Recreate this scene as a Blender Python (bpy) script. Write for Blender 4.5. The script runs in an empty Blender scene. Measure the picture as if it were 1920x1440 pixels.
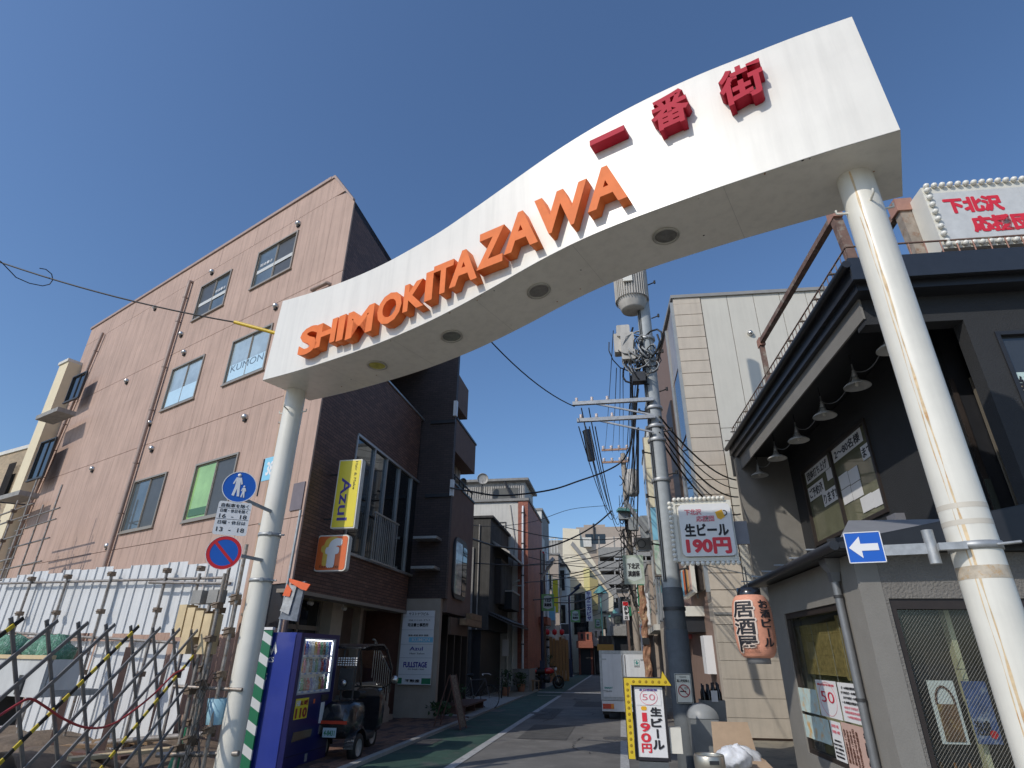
import bpy, bmesh, math, random
from mathutils import Vector, Matrix
random.seed(7)
R = math.radians
sc = bpy.context.scene
COL = sc.collection

# ------------------------------------------------------------------ camera
F, CX, CY, EYE = 1077.0, 960.0, 720.0, 1.55          # focal length in photo pixels, photo centre, eye height
_up = Vector((24, 2284, F)).normalized()             # world up seen in camera axes (right, up, forward)
_fw = (Vector((0, 0, 1)) - _up * _up.z).normalized()
_rt = _up.cross(_fw) * -1
if _rt.x < 0: _rt = -_rt
ROT = Matrix((_rt, _fw, _up))                        # (right, up, forward) -> world
cam_d = bpy.data.cameras.new('camera'); cam = bpy.data.objects.new('camera', cam_d); COL.objects.link(cam)
cam_d.sensor_width = 36; cam_d.sensor_fit = 'HORIZONTAL'; cam_d.lens = 36 * F / 1920
cam_d.clip_start = .05; cam_d.clip_end = 2000
_r = ROT @ Vector((1, 0, 0)); _u = ROT @ Vector((0, 1, 0)); _f = ROT @ Vector((0, 0, 1))
cam.matrix_world = Matrix(((_r.x, _u.x, -_f.x, 0), (_r.y, _u.y, -_f.y, 0), (_r.z, _u.z, -_f.z, EYE), (0, 0, 0, 1)))
sc.camera = cam

# ------------------------------------------------------------------ light
SUN_AZ, SUN_EL = 228.0, 38.0                         # azimuth clockwise from +Y
w = bpy.data.worlds.new('World'); sc.world = w; w.use_nodes = True
nt = w.node_tree; nt.nodes.clear()
sky = nt.nodes.new('ShaderNodeTexSky'); sky.sky_type = 'NISHITA'; sky.sun_disc = False
sky.sun_elevation = R(SUN_EL); sky.sun_rotation = R(SUN_AZ); sky.air_density = 1.15; sky.dust_density = 1.2; sky.ozone_density = 7.5; sky.altitude = 50
bg = nt.nodes.new('ShaderNodeBackground'); bg.inputs[1].default_value = .14
wo = nt.nodes.new('ShaderNodeOutputWorld')
nt.links.new(sky.outputs[0], bg.inputs[0]); nt.links.new(bg.outputs[0], wo.inputs[0])
sd = bpy.data.lights.new('sun', 'SUN'); sd.energy = 2.55; sd.angle = R(.53); sd.color = (1, .945, .86)
so = bpy.data.objects.new('sun', sd); COL.objects.link(so)
_s = Vector((math.sin(R(SUN_AZ)) * math.cos(R(SUN_EL)), math.cos(R(SUN_AZ)) * math.cos(R(SUN_EL)), math.sin(R(SUN_EL))))
so.rotation_euler = _s.to_track_quat('Z', 'Y').to_euler(); so.location = (-20, -20, 30)
sc.view_settings.view_transform = 'Standard'; sc.view_settings.look = 'None'
sc.view_settings.exposure = 0; sc.view_settings.gamma = 1; sc.view_settings.use_curve_mapping = False
sc.cycles.max_bounces = 6; sc.cycles.transparent_max_bounces = 12

# ------------------------------------------------------------------ materials
_M = {}
def mat(name, col, rough=.6, var=.12, scale=6, bump=0, bscale=60, metal=0, col2=None, streak=0, emit=0, coat=0, spec=.5, c2scale=None):
    """painted / plastered / metal surface: base colour, broad mottling, optional vertical streaks of dirt and fine relief"""
    if name in _M: return _M[name]
    m = bpy.data.materials.new(name); m.use_nodes = True; t = m.node_tree; n = t.nodes; b = n['Principled BSDF']
    b.inputs['Roughness'].default_value = rough; b.inputs['Metallic'].default_value = metal
    b.inputs['Specular IOR Level'].default_value = spec
    if coat: b.inputs['Coat Weight'].default_value = coat; b.inputs['Coat Roughness'].default_value = .08
    c = (*col, 1)
    tc = n.new('ShaderNodeTexCoord')
    nz = n.new('ShaderNodeTexNoise'); nz.inputs['Scale'].default_value = scale; nz.inputs['Detail'].default_value = 6; nz.inputs['Roughness'].default_value = .65
    t.links.new(tc.outputs['Object'], nz.inputs['Vector'])
    rp = n.new('ShaderNodeValToRGB'); rp.color_ramp.elements[0].position = .3; rp.color_ramp.elements[1].position = .7
    lo = tuple(max(0, x * (1 - var)) for x in col); hi = tuple(min(1, x * (1 + var * .7)) for x in col)
    rp.color_ramp.elements[0].color = (*lo, 1); rp.color_ramp.elements[1].color = (*hi, 1)
    t.links.new(nz.outputs[0], rp.inputs[0]); out = rp.outputs[0]
    if col2:
        n2 = n.new('ShaderNodeTexNoise'); n2.inputs['Scale'].default_value = c2scale or scale * 1.7; n2.inputs['Detail'].default_value = 8; n2.inputs['Roughness'].default_value = .7
        t.links.new(tc.outputs['Object'], n2.inputs['Vector'])
        r2 = n.new('ShaderNodeValToRGB'); r2.color_ramp.elements[0].position = .52; r2.color_ramp.elements[1].position = .66
        t.links.new(n2.outputs[0], r2.inputs[0]); mx = n.new('ShaderNodeMix'); mx.data_type = 'RGBA'
        t.links.new(r2.outputs[0], mx.inputs[0]); t.links.new(out, mx.inputs[6]); mx.inputs[7].default_value = (*col2, 1); out = mx.outputs[2]
    if streak:
        mp = n.new('ShaderNodeMapping'); mp.inputs['Scale'].default_value = (9, 9, .55)
        n3 = n.new('ShaderNodeTexNoise'); n3.inputs['Scale'].default_value = 1; n3.inputs['Detail'].default_value = 5; n3.inputs['Roughness'].default_value = .6
        t.links.new(tc.outputs['Object'], mp.inputs[0]); t.links.new(mp.outputs[0], n3.inputs['Vector'])
        r3 = n.new('ShaderNodeValToRGB'); r3.color_ramp.elements[0].position = .45; r3.color_ramp.elements[1].position = .8
        r3.color_ramp.elements[1].color = (streak, streak, streak, 1)
        t.links.new(n3.outputs[0], r3.inputs[0]); mx = n.new('ShaderNodeMix'); mx.data_type = 'RGBA'
        t.links.new(r3.outputs[0], mx.inputs[0]); t.links.new(out, mx.inputs[6]); mx.inputs[7].default_value = (*[x * .35 for x in col], 1); out = mx.outputs[2]
    t.links.new(out, b.inputs['Base Color'])
    if bump:
        n4 = n.new('ShaderNodeTexNoise'); n4.inputs['Scale'].default_value = bscale; n4.inputs['Detail'].default_value = 5
        t.links.new(tc.outputs['Object'], n4.inputs['Vector'])
        bp = n.new('ShaderNodeBump'); bp.inputs['Strength'].default_value = bump; bp.inputs['Distance'].default_value = .02
        t.links.new(n4.outputs[0], bp.inputs['Height']); t.links.new(bp.outputs[0], b.inputs['Normal'])
    if emit:
        t.links.new(out, b.inputs['Emission Color']); b.inputs['Emission Strength'].default_value = emit
    _M[name] = m; return m

def brickmat(name, col, mortar, bw=.21, bh=.075, gap=.012, rough=.6, bump=.5, var=.25):
    """small wall tiles: colour and fine relief in wall-plane coordinates (local X and Z)"""
    if name in _M: return _M[name]
    m = bpy.data.materials.new(name); m.use_nodes = True; t = m.node_tree; n = t.nodes; b = n['Principled BSDF']
    b.inputs['Roughness'].default_value = rough
    tc = n.new('ShaderNodeTexCoord'); sx = n.new('ShaderNodeSeparateXYZ'); cx = n.new('ShaderNodeCombineXYZ'); ad = n.new('ShaderNodeMath'); ad.operation = 'ADD'
    t.links.new(tc.outputs['Object'], sx.inputs[0]); t.links.new(sx.outputs[0], ad.inputs[0]); t.links.new(sx.outputs[1], ad.inputs[1])
    t.links.new(ad.outputs[0], cx.inputs[0]); t.links.new(sx.outputs[2], cx.inputs[1])
    br = n.new('ShaderNodeTexBrick'); br.inputs['Scale'].default_value = 1; br.inputs['Brick Width'].default_value = bw; br.inputs['Row Height'].default_value = bh
    br.inputs['Mortar Size'].default_value = gap / 2; br.inputs['Mortar Smooth'].default_value = .2
    br.inputs['Color1'].default_value = (*col, 1); br.inputs['Color2'].default_value = (*[x * (1 - var) for x in col], 1); br.inputs['Mortar'].default_value = (*mortar, 1)
    t.links.new(cx.outputs[0], br.inputs['Vector'])
    nz = n.new('ShaderNodeTexNoise'); nz.inputs['Scale'].default_value = .9; nz.inputs['Detail'].default_value = 7
    t.links.new(tc.outputs['Object'], nz.inputs['Vector'])
    mx = n.new('ShaderNodeMix'); mx.data_type = 'RGBA'; mx.blend_type = 'MULTIPLY'; mx.inputs[0].default_value = .6
    t.links.new(br.outputs['Color'], mx.inputs[6]); t.links.new(nz.outputs[0], mx.inputs[7])
    mu = n.new('ShaderNodeMix'); mu.data_type = 'RGBA'; mu.blend_type = 'MULTIPLY'; mu.inputs[0].default_value = 1; mu.inputs[7].default_value = (1.35, 1.35, 1.35, 1)
    t.links.new(mx.outputs[2], mu.inputs[6]); t.links.new(mu.outputs[2], b.inputs['Base Color'])
    bp = n.new('ShaderNodeBump'); bp.inputs['Strength'].default_value = bump; bp.inputs['Distance'].default_value = .01; bp.invert = True
    t.links.new(br.outputs['Fac'], bp.inputs['Height']); t.links.new(bp.outputs[0], b.inputs['Normal'])
    _M[name] = m; return m

def glassmat(name, tint=(.9, .93, .91), base=.05, rough=.02):
    """window pane: mirror reflection over clear glass"""
    if name in _M: return _M[name]
    m = bpy.data.materials.new(name); m.use_nodes = True; t = m.node_tree; n = t.nodes; n.clear()
    o = n.new('ShaderNodeOutputMaterial'); tr = n.new('ShaderNodeBsdfTransparent'); gl = n.new('ShaderNodeBsdfGlossy'); fr = n.new('ShaderNodeLayerWeight'); mx = n.new('ShaderNodeMixShader'); fr.inputs[0].default_value = .5
    tr.inputs[0].default_value = (*tint, 1); gl.inputs['Roughness'].default_value = rough
    pw = n.new('ShaderNodeMath'); pw.operation = 'POWER'; pw.inputs[1].default_value = 4.5
    ad = n.new('ShaderNodeMath'); ad.operation = 'ADD'; ad.inputs[1].default_value = base; ad.use_clamp = True
    t.links.new(fr.outputs[1], pw.inputs[0]); t.links.new(pw.outputs[0], ad.inputs[0]); t.links.new(ad.outputs[0], mx.inputs[0]); t.links.new(tr.outputs[0], mx.inputs[1]); t.links.new(gl.outputs[0], mx.inputs[2]); t.links.new(mx.outputs[0], o.inputs[0])
    _M[name] = m; return m

def stripemat(name, c1, c2, period, ang=0, duty=.5, rough=.5):
    """printed stripes along a direction in the local XZ plane"""
    if name in _M: return _M[name]
    m = bpy.data.materials.new(name); m.use_nodes = True; t = m.node_tree; n = t.nodes; b = n['Principled BSDF']; b.inputs['Roughness'].default_value = rough
    tc = n.new('ShaderNodeTexCoord'); dt = n.new('ShaderNodeVectorMath'); dt.operation = 'DOT_PRODUCT'; dt.inputs[1].default_value = (math.cos(ang) / period, 0, math.sin(ang) / period)
    fr = n.new('ShaderNodeMath'); fr.operation = 'FRACT'; gt = n.new('ShaderNodeMath'); gt.operation = 'GREATER_THAN'; gt.inputs[1].default_value = duty
    mx = n.new('ShaderNodeMix'); mx.data_type = 'RGBA'; mx.inputs[6].default_value = (*c1, 1); mx.inputs[7].default_value = (*c2, 1)
    t.links.new(tc.outputs['Object'], dt.inputs[0]); t.links.new(dt.outputs['Value'], fr.inputs[0]); t.links.new(fr.outputs[0], gt.inputs[0]); t.links.new(gt.outputs[0], mx.inputs[0]); t.links.new(mx.outputs[2], b.inputs['Base Color'])
    _M[name] = m; return m

WHITE = mat('white_enamel', (.78, .745, .67), .33, .05, 1.6, streak=.2, bump=.05, bscale=1.6)
PILLAR = mat('white_pillar_paint', (.76, .73, .64), .38, .06, 4, streak=.22)
RUST = mat('rust', (.36, .15, .05), .8, .4, 20)
RUSTRUN = mat('rust_stain', (.66, .5, .3), .6, .3, 9, col2=(.5, .27, .1), c2scale=5)
ORANGE = mat('orange_letter', (.82, .2, .05), .6, .12, 4, spec=.25, streak=.12)
CRIM = mat('crimson_letter', (.46, .018, .04), .6, .08, 5, spec=.2)
PINK = mat('pink_panel', (.485, .336, .266), .75, .13, .8, bump=.2, bscale=60, streak=.5)
PINKJ = mat('joint_sealant', (.25, .17, .135), .8, .1)
PINKT = mat('pink_coping', (.36, .26, .22), .6)
CREAM = mat('cream_render', (.72, .62, .43), .8, .06, 3, bump=.1, bscale=70)
SAND = brickmat('sand_brick', (.5, .37, .22), (.35, .28, .2))
BRICK = brickmat('dark_brown_tile', (.21, .105, .072), (.045, .03, .026), .23, .07, .014, var=.4, bump=1)
BRICKD = brickmat('black_brown_tile', (.075, .05, .045), (.025, .018, .016), .2, .07, .012, bump=.8)
REDB = brickmat('red_brick', (.4, .12, .07), (.3, .16, .12), .22, .08, .012)
BROWNW = mat('brown_wall', (.18, .12, .095), .8, .15, 3, bump=.3, bscale=50)
DKCON = mat('dark_concrete', (.06, .058, .056), .85, .25, 3, bump=.3, streak=.5)
CONC = mat('concrete', (.3, .29, .27), .85, .2, 4, bump=.3, streak=.35)
ALU = mat('aluminium', (.5, .5, .48), .4, .1, 20, metal=.7)
ALUB = mat('bronze_aluminium', (.33, .29, .24), .45, .1, 20, metal=.4)
GALV = mat('galvanised_steel', (.42, .43, .43), .5, .25, 14, metal=.5)
STEELD = mat('dark_steel', (.05, .05, .052), .5, .2, 14, metal=.3)
BLACK = mat('black_rubber', (.012, .012, .012), .6, .2)
BLACKP = mat('black_paint', (.014, .015, .018), .25, .1, coat=.6)
CABLE = mat('cable_sheath', (.015, .015, .016), .5, .1)
DGLASS = mat('dark_window_glass', (.012, .014, .015), .03, .3, .4, spec=.8)
BGLASS = mat('pale_window_film', (.5, .68, .78), .08, .06, spec=.6)
GGLASS = mat('green_blind', (.3, .62, .22), .1, .15, 2, spec=.6)
GLASS = glassmat('clear_glass')
PIPEP = mat('pink_pipe', (.36, .26, .21), .5, .1)
PIPEO = mat('buff_pipe', (.5, .33, .22), .5, .1)
PIPEB = mat('rusted_brown_pipe', (.2, .14, .11), .55, .3, 8, col2=(.3, .24, .2))
STEEL = mat('stainless', (.6, .58, .55), .28, .1, metal=.9)
SHEET = mat('white_hoarding_sheet', (.68, .68, .67), .45, .06, 2, streak=.25)
SCAF = mat('scaffold_tube', (.32, .29, .26), .5, .35, 10, metal=.5, col2=(.2, .13, .08))
CLAMP = mat('scaffold_clamp', (.2, .15, .11), .6, .4, 30, metal=.4)
ASPH = mat('asphalt', (.3, .27, .21), .88, .2, 1.6, bump=.5, bscale=120, col2=(.16, .15, .135))
GREENP = mat('worn_green_paint', (.038, .085, .062), .8, .3, 2, bump=.4, bscale=120, col2=(.1, .105, .095), c2scale=1.3)
ROADW = mat('road_white_paint', (.45, .45, .44), .7, .15, 8, col2=(.18, .18, .18), c2scale=14)
KERB = mat('kerb_stone', (.36, .35, .33), .8, .15, 9, bump=.3)
TILE = mat('brick_paver', (.2, .11, .075), .8, .3, 5, bump=.3)
TILED = mat('dark_brick_paver', (.1, .06, .05), .8, .3, 5, bump=.3)
DIRT = mat('dirt', (.17, .125, .085), .95, .4, 3, bump=.8, bscale=15)
GREY = mat('grey_render', (.2, .185, .165), .9, .1, 4, bump=1.0, bscale=38)
GREYS = mat('smooth_grey_render', (.24, .225, .2), .85, .08, 3, bump=.15)
DKWALL = mat('eave_shade_wall', (.03, .031, .033), .8, .1, 4, bump=.4, bscale=60)  # grey render with the shade under the eave put into its colour
DKTRIM = mat('charcoal_trim', (.025, .026, .03), .45, .15)
DKBR = mat('dark_brown_frame', (.035, .026, .022), .5, .15)
IVORY = mat('ivory_panel', (.64, .605, .52), .75, .04, 2, streak=.12, bump=.05)
STRIP = mat('buff_block', (.6, .52, .42), .8, .07, 3, bump=.15, streak=.2)
PAPER = mat('paper', (.78, .77, .76), .7, .03)
PAPERP = mat('pink_paper', (.6, .4, .33), .7, .04)
PAPERB = mat('pale_blue_menu', (.55, .68, .64), .6, .15, 9, col2=(.7, .42, .15), c2scale=5)
INK = mat('black_ink', (.015, .014, .018), .6, .05)
REDI = mat('red_ink', (.62, .02, .05), .5, .05)
PINKI = mat('pink_red_ink', (.68, .2, .24), .5, .1)
BLUEI = mat('violet_ink', (.05, .03, .28), .5)
YELI = mat('beer_yellow', (.8, .42, .02), .45, .1)
CREAMW = mat('cream_white_metal', (.74, .71, .62), .4, .05)
BULB = mat('frosted_bulb', (.82, .79, .7), .25, .03)
SIGNW = mat('sign_white', (.78, .77, .76), .35, .02)
SIGNB = mat('sign_blue', (.01, .11, .5), .35, .05)
SIGNR = mat('sign_red', (.62, .015, .02), .35, .05)
YELLOW = mat('yellow_sign', (.82, .68, .035), .4, .04)
YELTR = mat('yellow_trim', (.7, .5, .03), .3, .1)
ORSIGN = mat('orange_sign', (.78, .16, .035), .4, .04)
VBLUE = mat('vending_blue', (.028, .05, .3), .3, .06, coat=.4)
VDARK = mat('vending_navy', (.012, .014, .1), .35, .1)
GREEN = mat('green_plastic', (.02, .2, .09), .5, .1)
WOOD = mat('weathered_wood', (.28, .18, .1), .8, .3, 6, bump=.4)
WOODP = mat('pale_timber', (.62, .48, .28), .7, .15, 6)
WOODD = mat('dark_deck_timber', (.12, .055, .04), .6, .3, 8)
LANT = mat('lantern_paper', (.7, .31, .2), .65, .2, 9)
LANTW = mat('lantern_pale', (.74, .6, .5), .65, .06)
KEG = mat('keg_steel', (.5, .46, .38), .35, .15, 6, metal=.8)
CARD = mat('cardboard', (.42, .3, .2), .8, .1, 7)
BAG = mat('white_plastic_bag', (.75, .76, .78), .35, .06, 9, bump=.5, bscale=14)
BIN = mat('grey_plastic', (.22, .23, .23), .5, .12)
POLE = mat('zinc_grey_pole', (.36, .385, .39), .6, .12, 9, bump=.15, bscale=25)
POLEC = mat('concrete_pole', (.36, .31, .25), .85, .2, 5)
PCLAD = mat('grey_pole_cover', (.11, .12, .125), .7, .15, 9, bump=.2)
TRAFO = mat('transformer_paint', (.5, .47, .42), .6, .15, 5, streak=.5)
PORC = mat('porcelain', (.6, .5, .45), .3, .1)
TRUCKW = mat('truck_white', (.68, .69, .69), .35, .05, 3, streak=.2)
TLAMP = mat('red_lamp', (.55, .06, .03), .2, .1)
TLAMPO = mat('amber_lamp', (.75, .25, .04), .2, .1)
TEAL = mat('teal_ink', (.02, .25, .22), .5)
PLATE = mat('licence_plate', (.5, .62, .68), .4)
NAVYP = mat('navy_post', (.02, .03, .07), .4, .15)
LEAF = mat('leaf_green', (.045, .09, .03), .7, .4, 9)
BANNER = mat('banner_cloth', (.6, .66, .62), .8, .05)
BANNERG = mat('banner_green', (.2, .42, .16), .8, .15, 6)
REDM = mat('red_bodywork', (.5, .015, .015), .3, .1, coat=.5)
HOSE = mat('red_hose', (.4, .04, .045), .45, .1)
BAMBOO = mat('bamboo_blind_reed', (.6, .43, .17), .7, .45, 18)
INTER = mat('cream_interior', (.66, .6, .4), .8, .06)
BROWNP = mat('brown_painted_board', (.14, .06, .04), .6, .2)
TANW = mat('tan_wall', (.4, .33, .27), .8, .08, 2)
TANL = mat('pale_tan_wall', (.58, .5, .42), .8, .08, 2)
PALEW = mat('off_white_wall', (.66, .64, .58), .8, .08, 2, streak=.3)
YELW = mat('pale_yellow_wall', (.75, .66, .3), .8, .08)
STGALV = mat('weathered_corrugated', (.48, .45, .4), .6, .2, 4, streak=.7)
SKYBL = mat('sky_blue_sign', (.25, .58, .75), .4, .05)
GOLD = mat('amber_socket', (.35, .22, .01), .4, .2)
ROPEW = mat('pale_cord', (.5, .47, .42), .7)
CURTAIN = mat('curtain', (.55, .56, .55), .8, .1)

# ------------------------------------------------------------------ geometry helpers
class MB:
    """a mesh in the making"""
    def __init__(s): s.v = []; s.f = []; s.smooth = []
    def add(s, vs, fs, sm=False):
        o = len(s.v); s.v += [tuple(p) for p in vs]; s.f += [tuple(i + o for i in f) for f in fs]; s.smooth += [sm] * len(fs); return s
    def box(s, x0, x1, y0, y1, z0, z1):
        x0, x1 = sorted((x0, x1)); y0, y1 = sorted((y0, y1)); z0, z1 = sorted((z0, z1))
        return s.add([(x0, y0, z0), (x1, y0, z0), (x1, y1, z0), (x0, y1, z0), (x0, y0, z1), (x1, y0, z1), (x1, y1, z1), (x0, y1, z1)],
                     [(0, 3, 2, 1), (4, 5, 6, 7), (0, 1, 5, 4), (1, 2, 6, 5), (2, 3, 7, 6), (3, 0, 4, 7)])
    def bbox(s, x0, x1, y0, y1, z0, z1, b=.02):
        """box with its vertical-plane (XZ) outline rounded"""
        pts = []
        for cx, cz, a0 in ((x1 - b, z1 - b, 0), (x0 + b, z1 - b, 90), (x0 + b, z0 + b, 180), (x1 - b, z0 + b, 270)):
            for k in range(5): a = R(a0 + k * 22.5); pts.append((cx + b * math.cos(a), cz + b * math.sin(a)))
        return s.prism(pts, y0, y1)
    def prism(s, pts, y0, y1):
        """polygon in XZ pushed through Y"""
        n = len(pts); y0, y1 = sorted((y0, y1)); area = sum(pts[i][0] * pts[(i + 1) % n][1] - pts[(i + 1) % n][0] * pts[i][1] for i in range(n))
        if area < 0: pts = pts[::-1]
        return s.add([(x, y0, z) for x, z in pts] + [(x, y1, z) for x, z in pts], [tuple(range(n)), tuple(range(2 * n - 1, n - 1, -1))] + [(i, i + n, (i + 1) % n + n, (i + 1) % n) for i in range(n)])
    def slab(s, pts, z0, z1):
        n = len(pts); area = sum(pts[i][0] * pts[(i + 1) % n][1] - pts[(i + 1) % n][0] * pts[i][1] for i in range(n))
        if area < 0: pts = pts[::-1]
        return s.add([(x, y, z0) for x, y in pts] + [(x, y, z1) for x, y in pts], [tuple(range(n - 1, -1, -1)), tuple(range(n, 2 * n))] + [(i, (i + 1) % n, (i + 1) % n + n, i + n) for i in range(n)])
    def tube(s, pts, r, n=8, cap=True, r2=None):
        pts = [Vector(p) for p in pts]; rings = []; m = len(pts); r2 = r if r2 is None else r2
        prev = None
        for i, p in enumerate(pts):
            d = (pts[min(i + 1, m - 1)] - pts[max(i - 1, 0)]).normalized()
            a = prev if prev is not None else (Vector((0, 0, 1)) if abs(d.z) < .9 else Vector((1, 0, 0)))
            u = (a - d * a.dot(d))
            if u.length < 1e-4: u = Vector((1, 0, 0)) - d * d.x
            u.normalize(); prev = u; v = d.cross(u); rr = r + (r2 - r) * i / max(1, m - 1)
            rings.append([p + (u * math.cos(2 * math.pi * k / n) + v * math.sin(2 * math.pi * k / n)) * rr for k in range(n)])
        vs = [q for ring in rings for q in ring]
        fs = [(i * n + k, i * n + (k + 1) % n, (i + 1) * n + (k + 1) % n, (i + 1) * n + k) for i in range(m - 1) for k in range(n)]
        s.add(vs, fs, True)
        if cap: s.add(rings[0], [tuple(range(n - 1, -1, -1))]); s.add(rings[-1], [tuple(range(n))])
        return s
    def lathe(s, prof, n=20, c=(0, 0, 0), axis='z', cap=True):
        vs = []
        for r, z in prof:
            for k in range(n):
                a = 2 * math.pi * k / n; x, y = r * math.cos(a), r * math.sin(a)
                vs.append((c[0] + x, c[1] + y, c[2] + z) if axis == 'z' else (c[0] + x, c[1] - z, c[2] + y) if axis == 'y' else (c[0] + z, c[1] + x, c[2] + y))
        fs = [(i * n + k, i * n + (k + 1) % n, (i + 1) * n + (k + 1) % n, (i + 1) * n + k) for i in range(len(prof) - 1) for k in range(n)]
        s.add(vs, fs, True)
        if cap:
            m = (len(prof) - 1) * n
            if prof[0][0] > 1e-5: s.add(vs[:n], [tuple(range(n - 1, -1, -1))])
            if prof[-1][0] > 1e-5: s.add(vs[m:], [tuple(range(n))])
        return s
    def beam(s, a, b, w, h=None):
        a, b = Vector(a), Vector(b); h = h or w; d = (b - a).normalized(); up = Vector((0, 0, 1)) if abs(d.z) < .95 else Vector((0, 1, 0))
        u = d.cross(up).normalized() * w / 2; v = u.cross(d).normalized() * h / 2
        vs = [p + x * u + y * v for p in (a, b) for x, y in ((-1, -1), (1, -1), (1, 1), (-1, 1))]
        return s.add(vs, [(0, 1, 2, 3), (7, 6, 5, 4), (0, 4, 5, 1), (1, 5, 6, 2), (2, 6, 7, 3), (3, 7, 4, 0)])
    def mesh(s, name, m=None):
        me = bpy.data.meshes.new(name); me.from_pydata(s.v, [], s.f)
        for p, q in zip(me.polygons, s.smooth): p.use_smooth = q
        bm = bmesh.new(); bm.from_mesh(me); bmesh.ops.recalc_face_normals(bm, faces=bm.faces); bm.to_mesh(me); bm.free()
        if m: me.materials.append(m)
        return me
def B(*a): return MB().box(*a)

def link(name, me, parent=None):
    o = bpy.data.objects.new(name, me); COL.objects.link(o)
    if parent is not None: o.parent = parent
    return o
def part(par, name, mb, m, label=None, kind=None):
    o = link(name, mb.mesh(name, m) if isinstance(mb, MB) else mb, par)
    if not isinstance(mb, MB) and m and not mb.materials: mb.materials.append(m)
    if label: o['label'] = label
    if kind: o['kind'] = kind
    return o
def tag(o, label, cat, group=None):
    o['label'] = label; o['category'] = cat
    if group: o['group'] = group
    return o
def struct(name, mb, m):
    o = link(name, mb.mesh(name, m)); o['kind'] = 'structure'; return o
def dup(root, loc=None, rz=None, label=None):
    r = root.copy(); COL.objects.link(r)
    if loc is not None: r.location = loc
    if rz is not None: r.rotation_euler = (0, 0, rz)
    if label: r['label'] = label
    for ch in list(root.children):
        c = ch.copy(); COL.objects.link(c); c.parent = r
        for g in list(ch.children):
            d = g.copy(); COL.objects.link(d); d.parent = c
    return r

def ray(x, y): return ROT @ Vector((x - CX, CY - y, F))
def atz(x, y, z=0):
    d = ray(x, y); return Vector((0, 0, EYE)) + d * ((z - EYE) / d.z)
def atD(x, y, D):
    d = ray(x, y); return Vector((0, 0, EYE)) + d * (D / math.hypot(d.x, d.y))
def ST(v, t, z=0):
    """street coordinates (right of centre, along, up) -> world; the street runs at azimuth 10 degrees"""
    return Vector((v * .9848 + t * .17365, -v * .17365 + t * .9848, z))
class Fr:
    """a wall frame: X along the wall (to the right seen from outside), Y into the wall, Z up"""
    def __init__(s, p0, az):
        s.p = Vector((p0[0], p0[1], 0)); s.az = az; s.rz = R(90 - az); s.e = Vector((math.sin(R(az)), math.cos(R(az)), 0)); s.n = Vector((-math.cos(R(az)), math.sin(R(az)), 0))
    def px(s, x, y, d=0):
        q = ray(x, y); p = s.p - s.n * d; t = (p - Vector((0, 0, EYE))).dot(s.n) / q.dot(s.n); h = Vector((0, 0, EYE)) + q * t
        return (h - s.p).dot(s.e), h.z
    def W(s, X, Y, Z): return s.p + s.e * X + s.n * Y + Vector((0, 0, Z))
    def L(s, w): w = Vector(w); q = w - s.p; return Vector((q.dot(s.e), q.dot(s.n), w.z))
    def thing(s, name, label, cat, at=None, group=None):
        """Empty standing at local point `at` of the frame, parts are given in frame coordinates shifted to it"""
        o = bpy.data.objects.new(name, None); COL.objects.link(o); at = at or (0, 0, 0)
        o.location = s.W(*at); o.rotation_euler = (0, 0, s.rz); o.empty_display_size = .2
        return tag(o, label, cat, group)
def box4(fr, *pts, d=0):
    """bounding rectangle (x0,x1,z0,z1) on the wall of photo points"""
    q = [fr.px(x, y, d) for x, y in pts]; return q
def rect(fr, tl, tr, bl, br, d=0):
    a, b, c, e = (fr.px(*p, d) for p in (tl, tr, bl, br))
    return (a[0] + c[0]) / 2, (b[0] + e[0]) / 2, (c[1] + e[1]) / 2, (a[1] + b[1]) / 2

_TX = {}
def textmesh(body, w, h, bold=0, depth=.004, m=None, keep=False):
    fat = max(0, bold - .012) if depth < .05 else 0
    if fat: bold = .012
    key = (body, round(w, 3), round(h, 3), bold, round(fat, 4), depth, m.name if m else '', keep)
    if key in _TX: return _TX[key]
    c = bpy.data.curves.new('text', 'FONT'); c.body = body; c.size = 1; c.resolution_u = 3; c.offset = bold; c.extrude = .5; c.space_line = .95
    o = bpy.data.objects.new('text', c); COL.objects.link(o); bpy.context.view_layer.update()
    me = bpy.data.meshes.new_from_object(o.evaluated_get(bpy.context.evaluated_depsgraph_get())); bpy.data.objects.remove(o)
    xs = [v.co.x for v in me.vertices]; ys = [v.co.y for v in me.vertices]
    x0, x1, y0, y1 = min(xs), max(xs), min(ys), max(ys); sx = w / max(x1 - x0, 1e-6); sy = h / max(y1 - y0, 1e-6)
    if keep: sx = sy = min(sx, sy)
    for v in me.vertices:
        x = (v.co.x - (x0 + x1) / 2) * sx; y = (v.co.y - (y0 + y1) / 2) * sy; z = (v.co.z + .5) * depth
        v.co = (x, -z, y)                                   # lies in XZ, facing -Y
    if fat:
        sx_ = (w / max(x1 - x0, 1e-6) - fat * 2) / (w / max(x1 - x0, 1e-6)) if False else 1
        k = fat * min(sx, sy); bm = bmesh.new(); bm.from_mesh(me); src = [(f.verts[:]) for f in bm.faces]
        for i, (dx, dz) in enumerate(((1, 0), (-1, 0), (0, 1), (0, -1), (.7, .7), (-.7, .7), (.7, -.7), (-.7, -.7))):
            mp = {}
            for vs in src:
                for v in vs:
                    if v not in mp: mp[v] = bm.verts.new((v.co.x + dx * k, v.co.y - (i + 1) * .00012, v.co.z + dz * k))
                bm.faces.new([mp[v] for v in vs])
        bm.to_mesh(me); bm.free()
    me.name = 'lettering'; me.materials.clear()
    if m: me.materials.append(m)
    _TX[key] = me; return me
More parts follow.
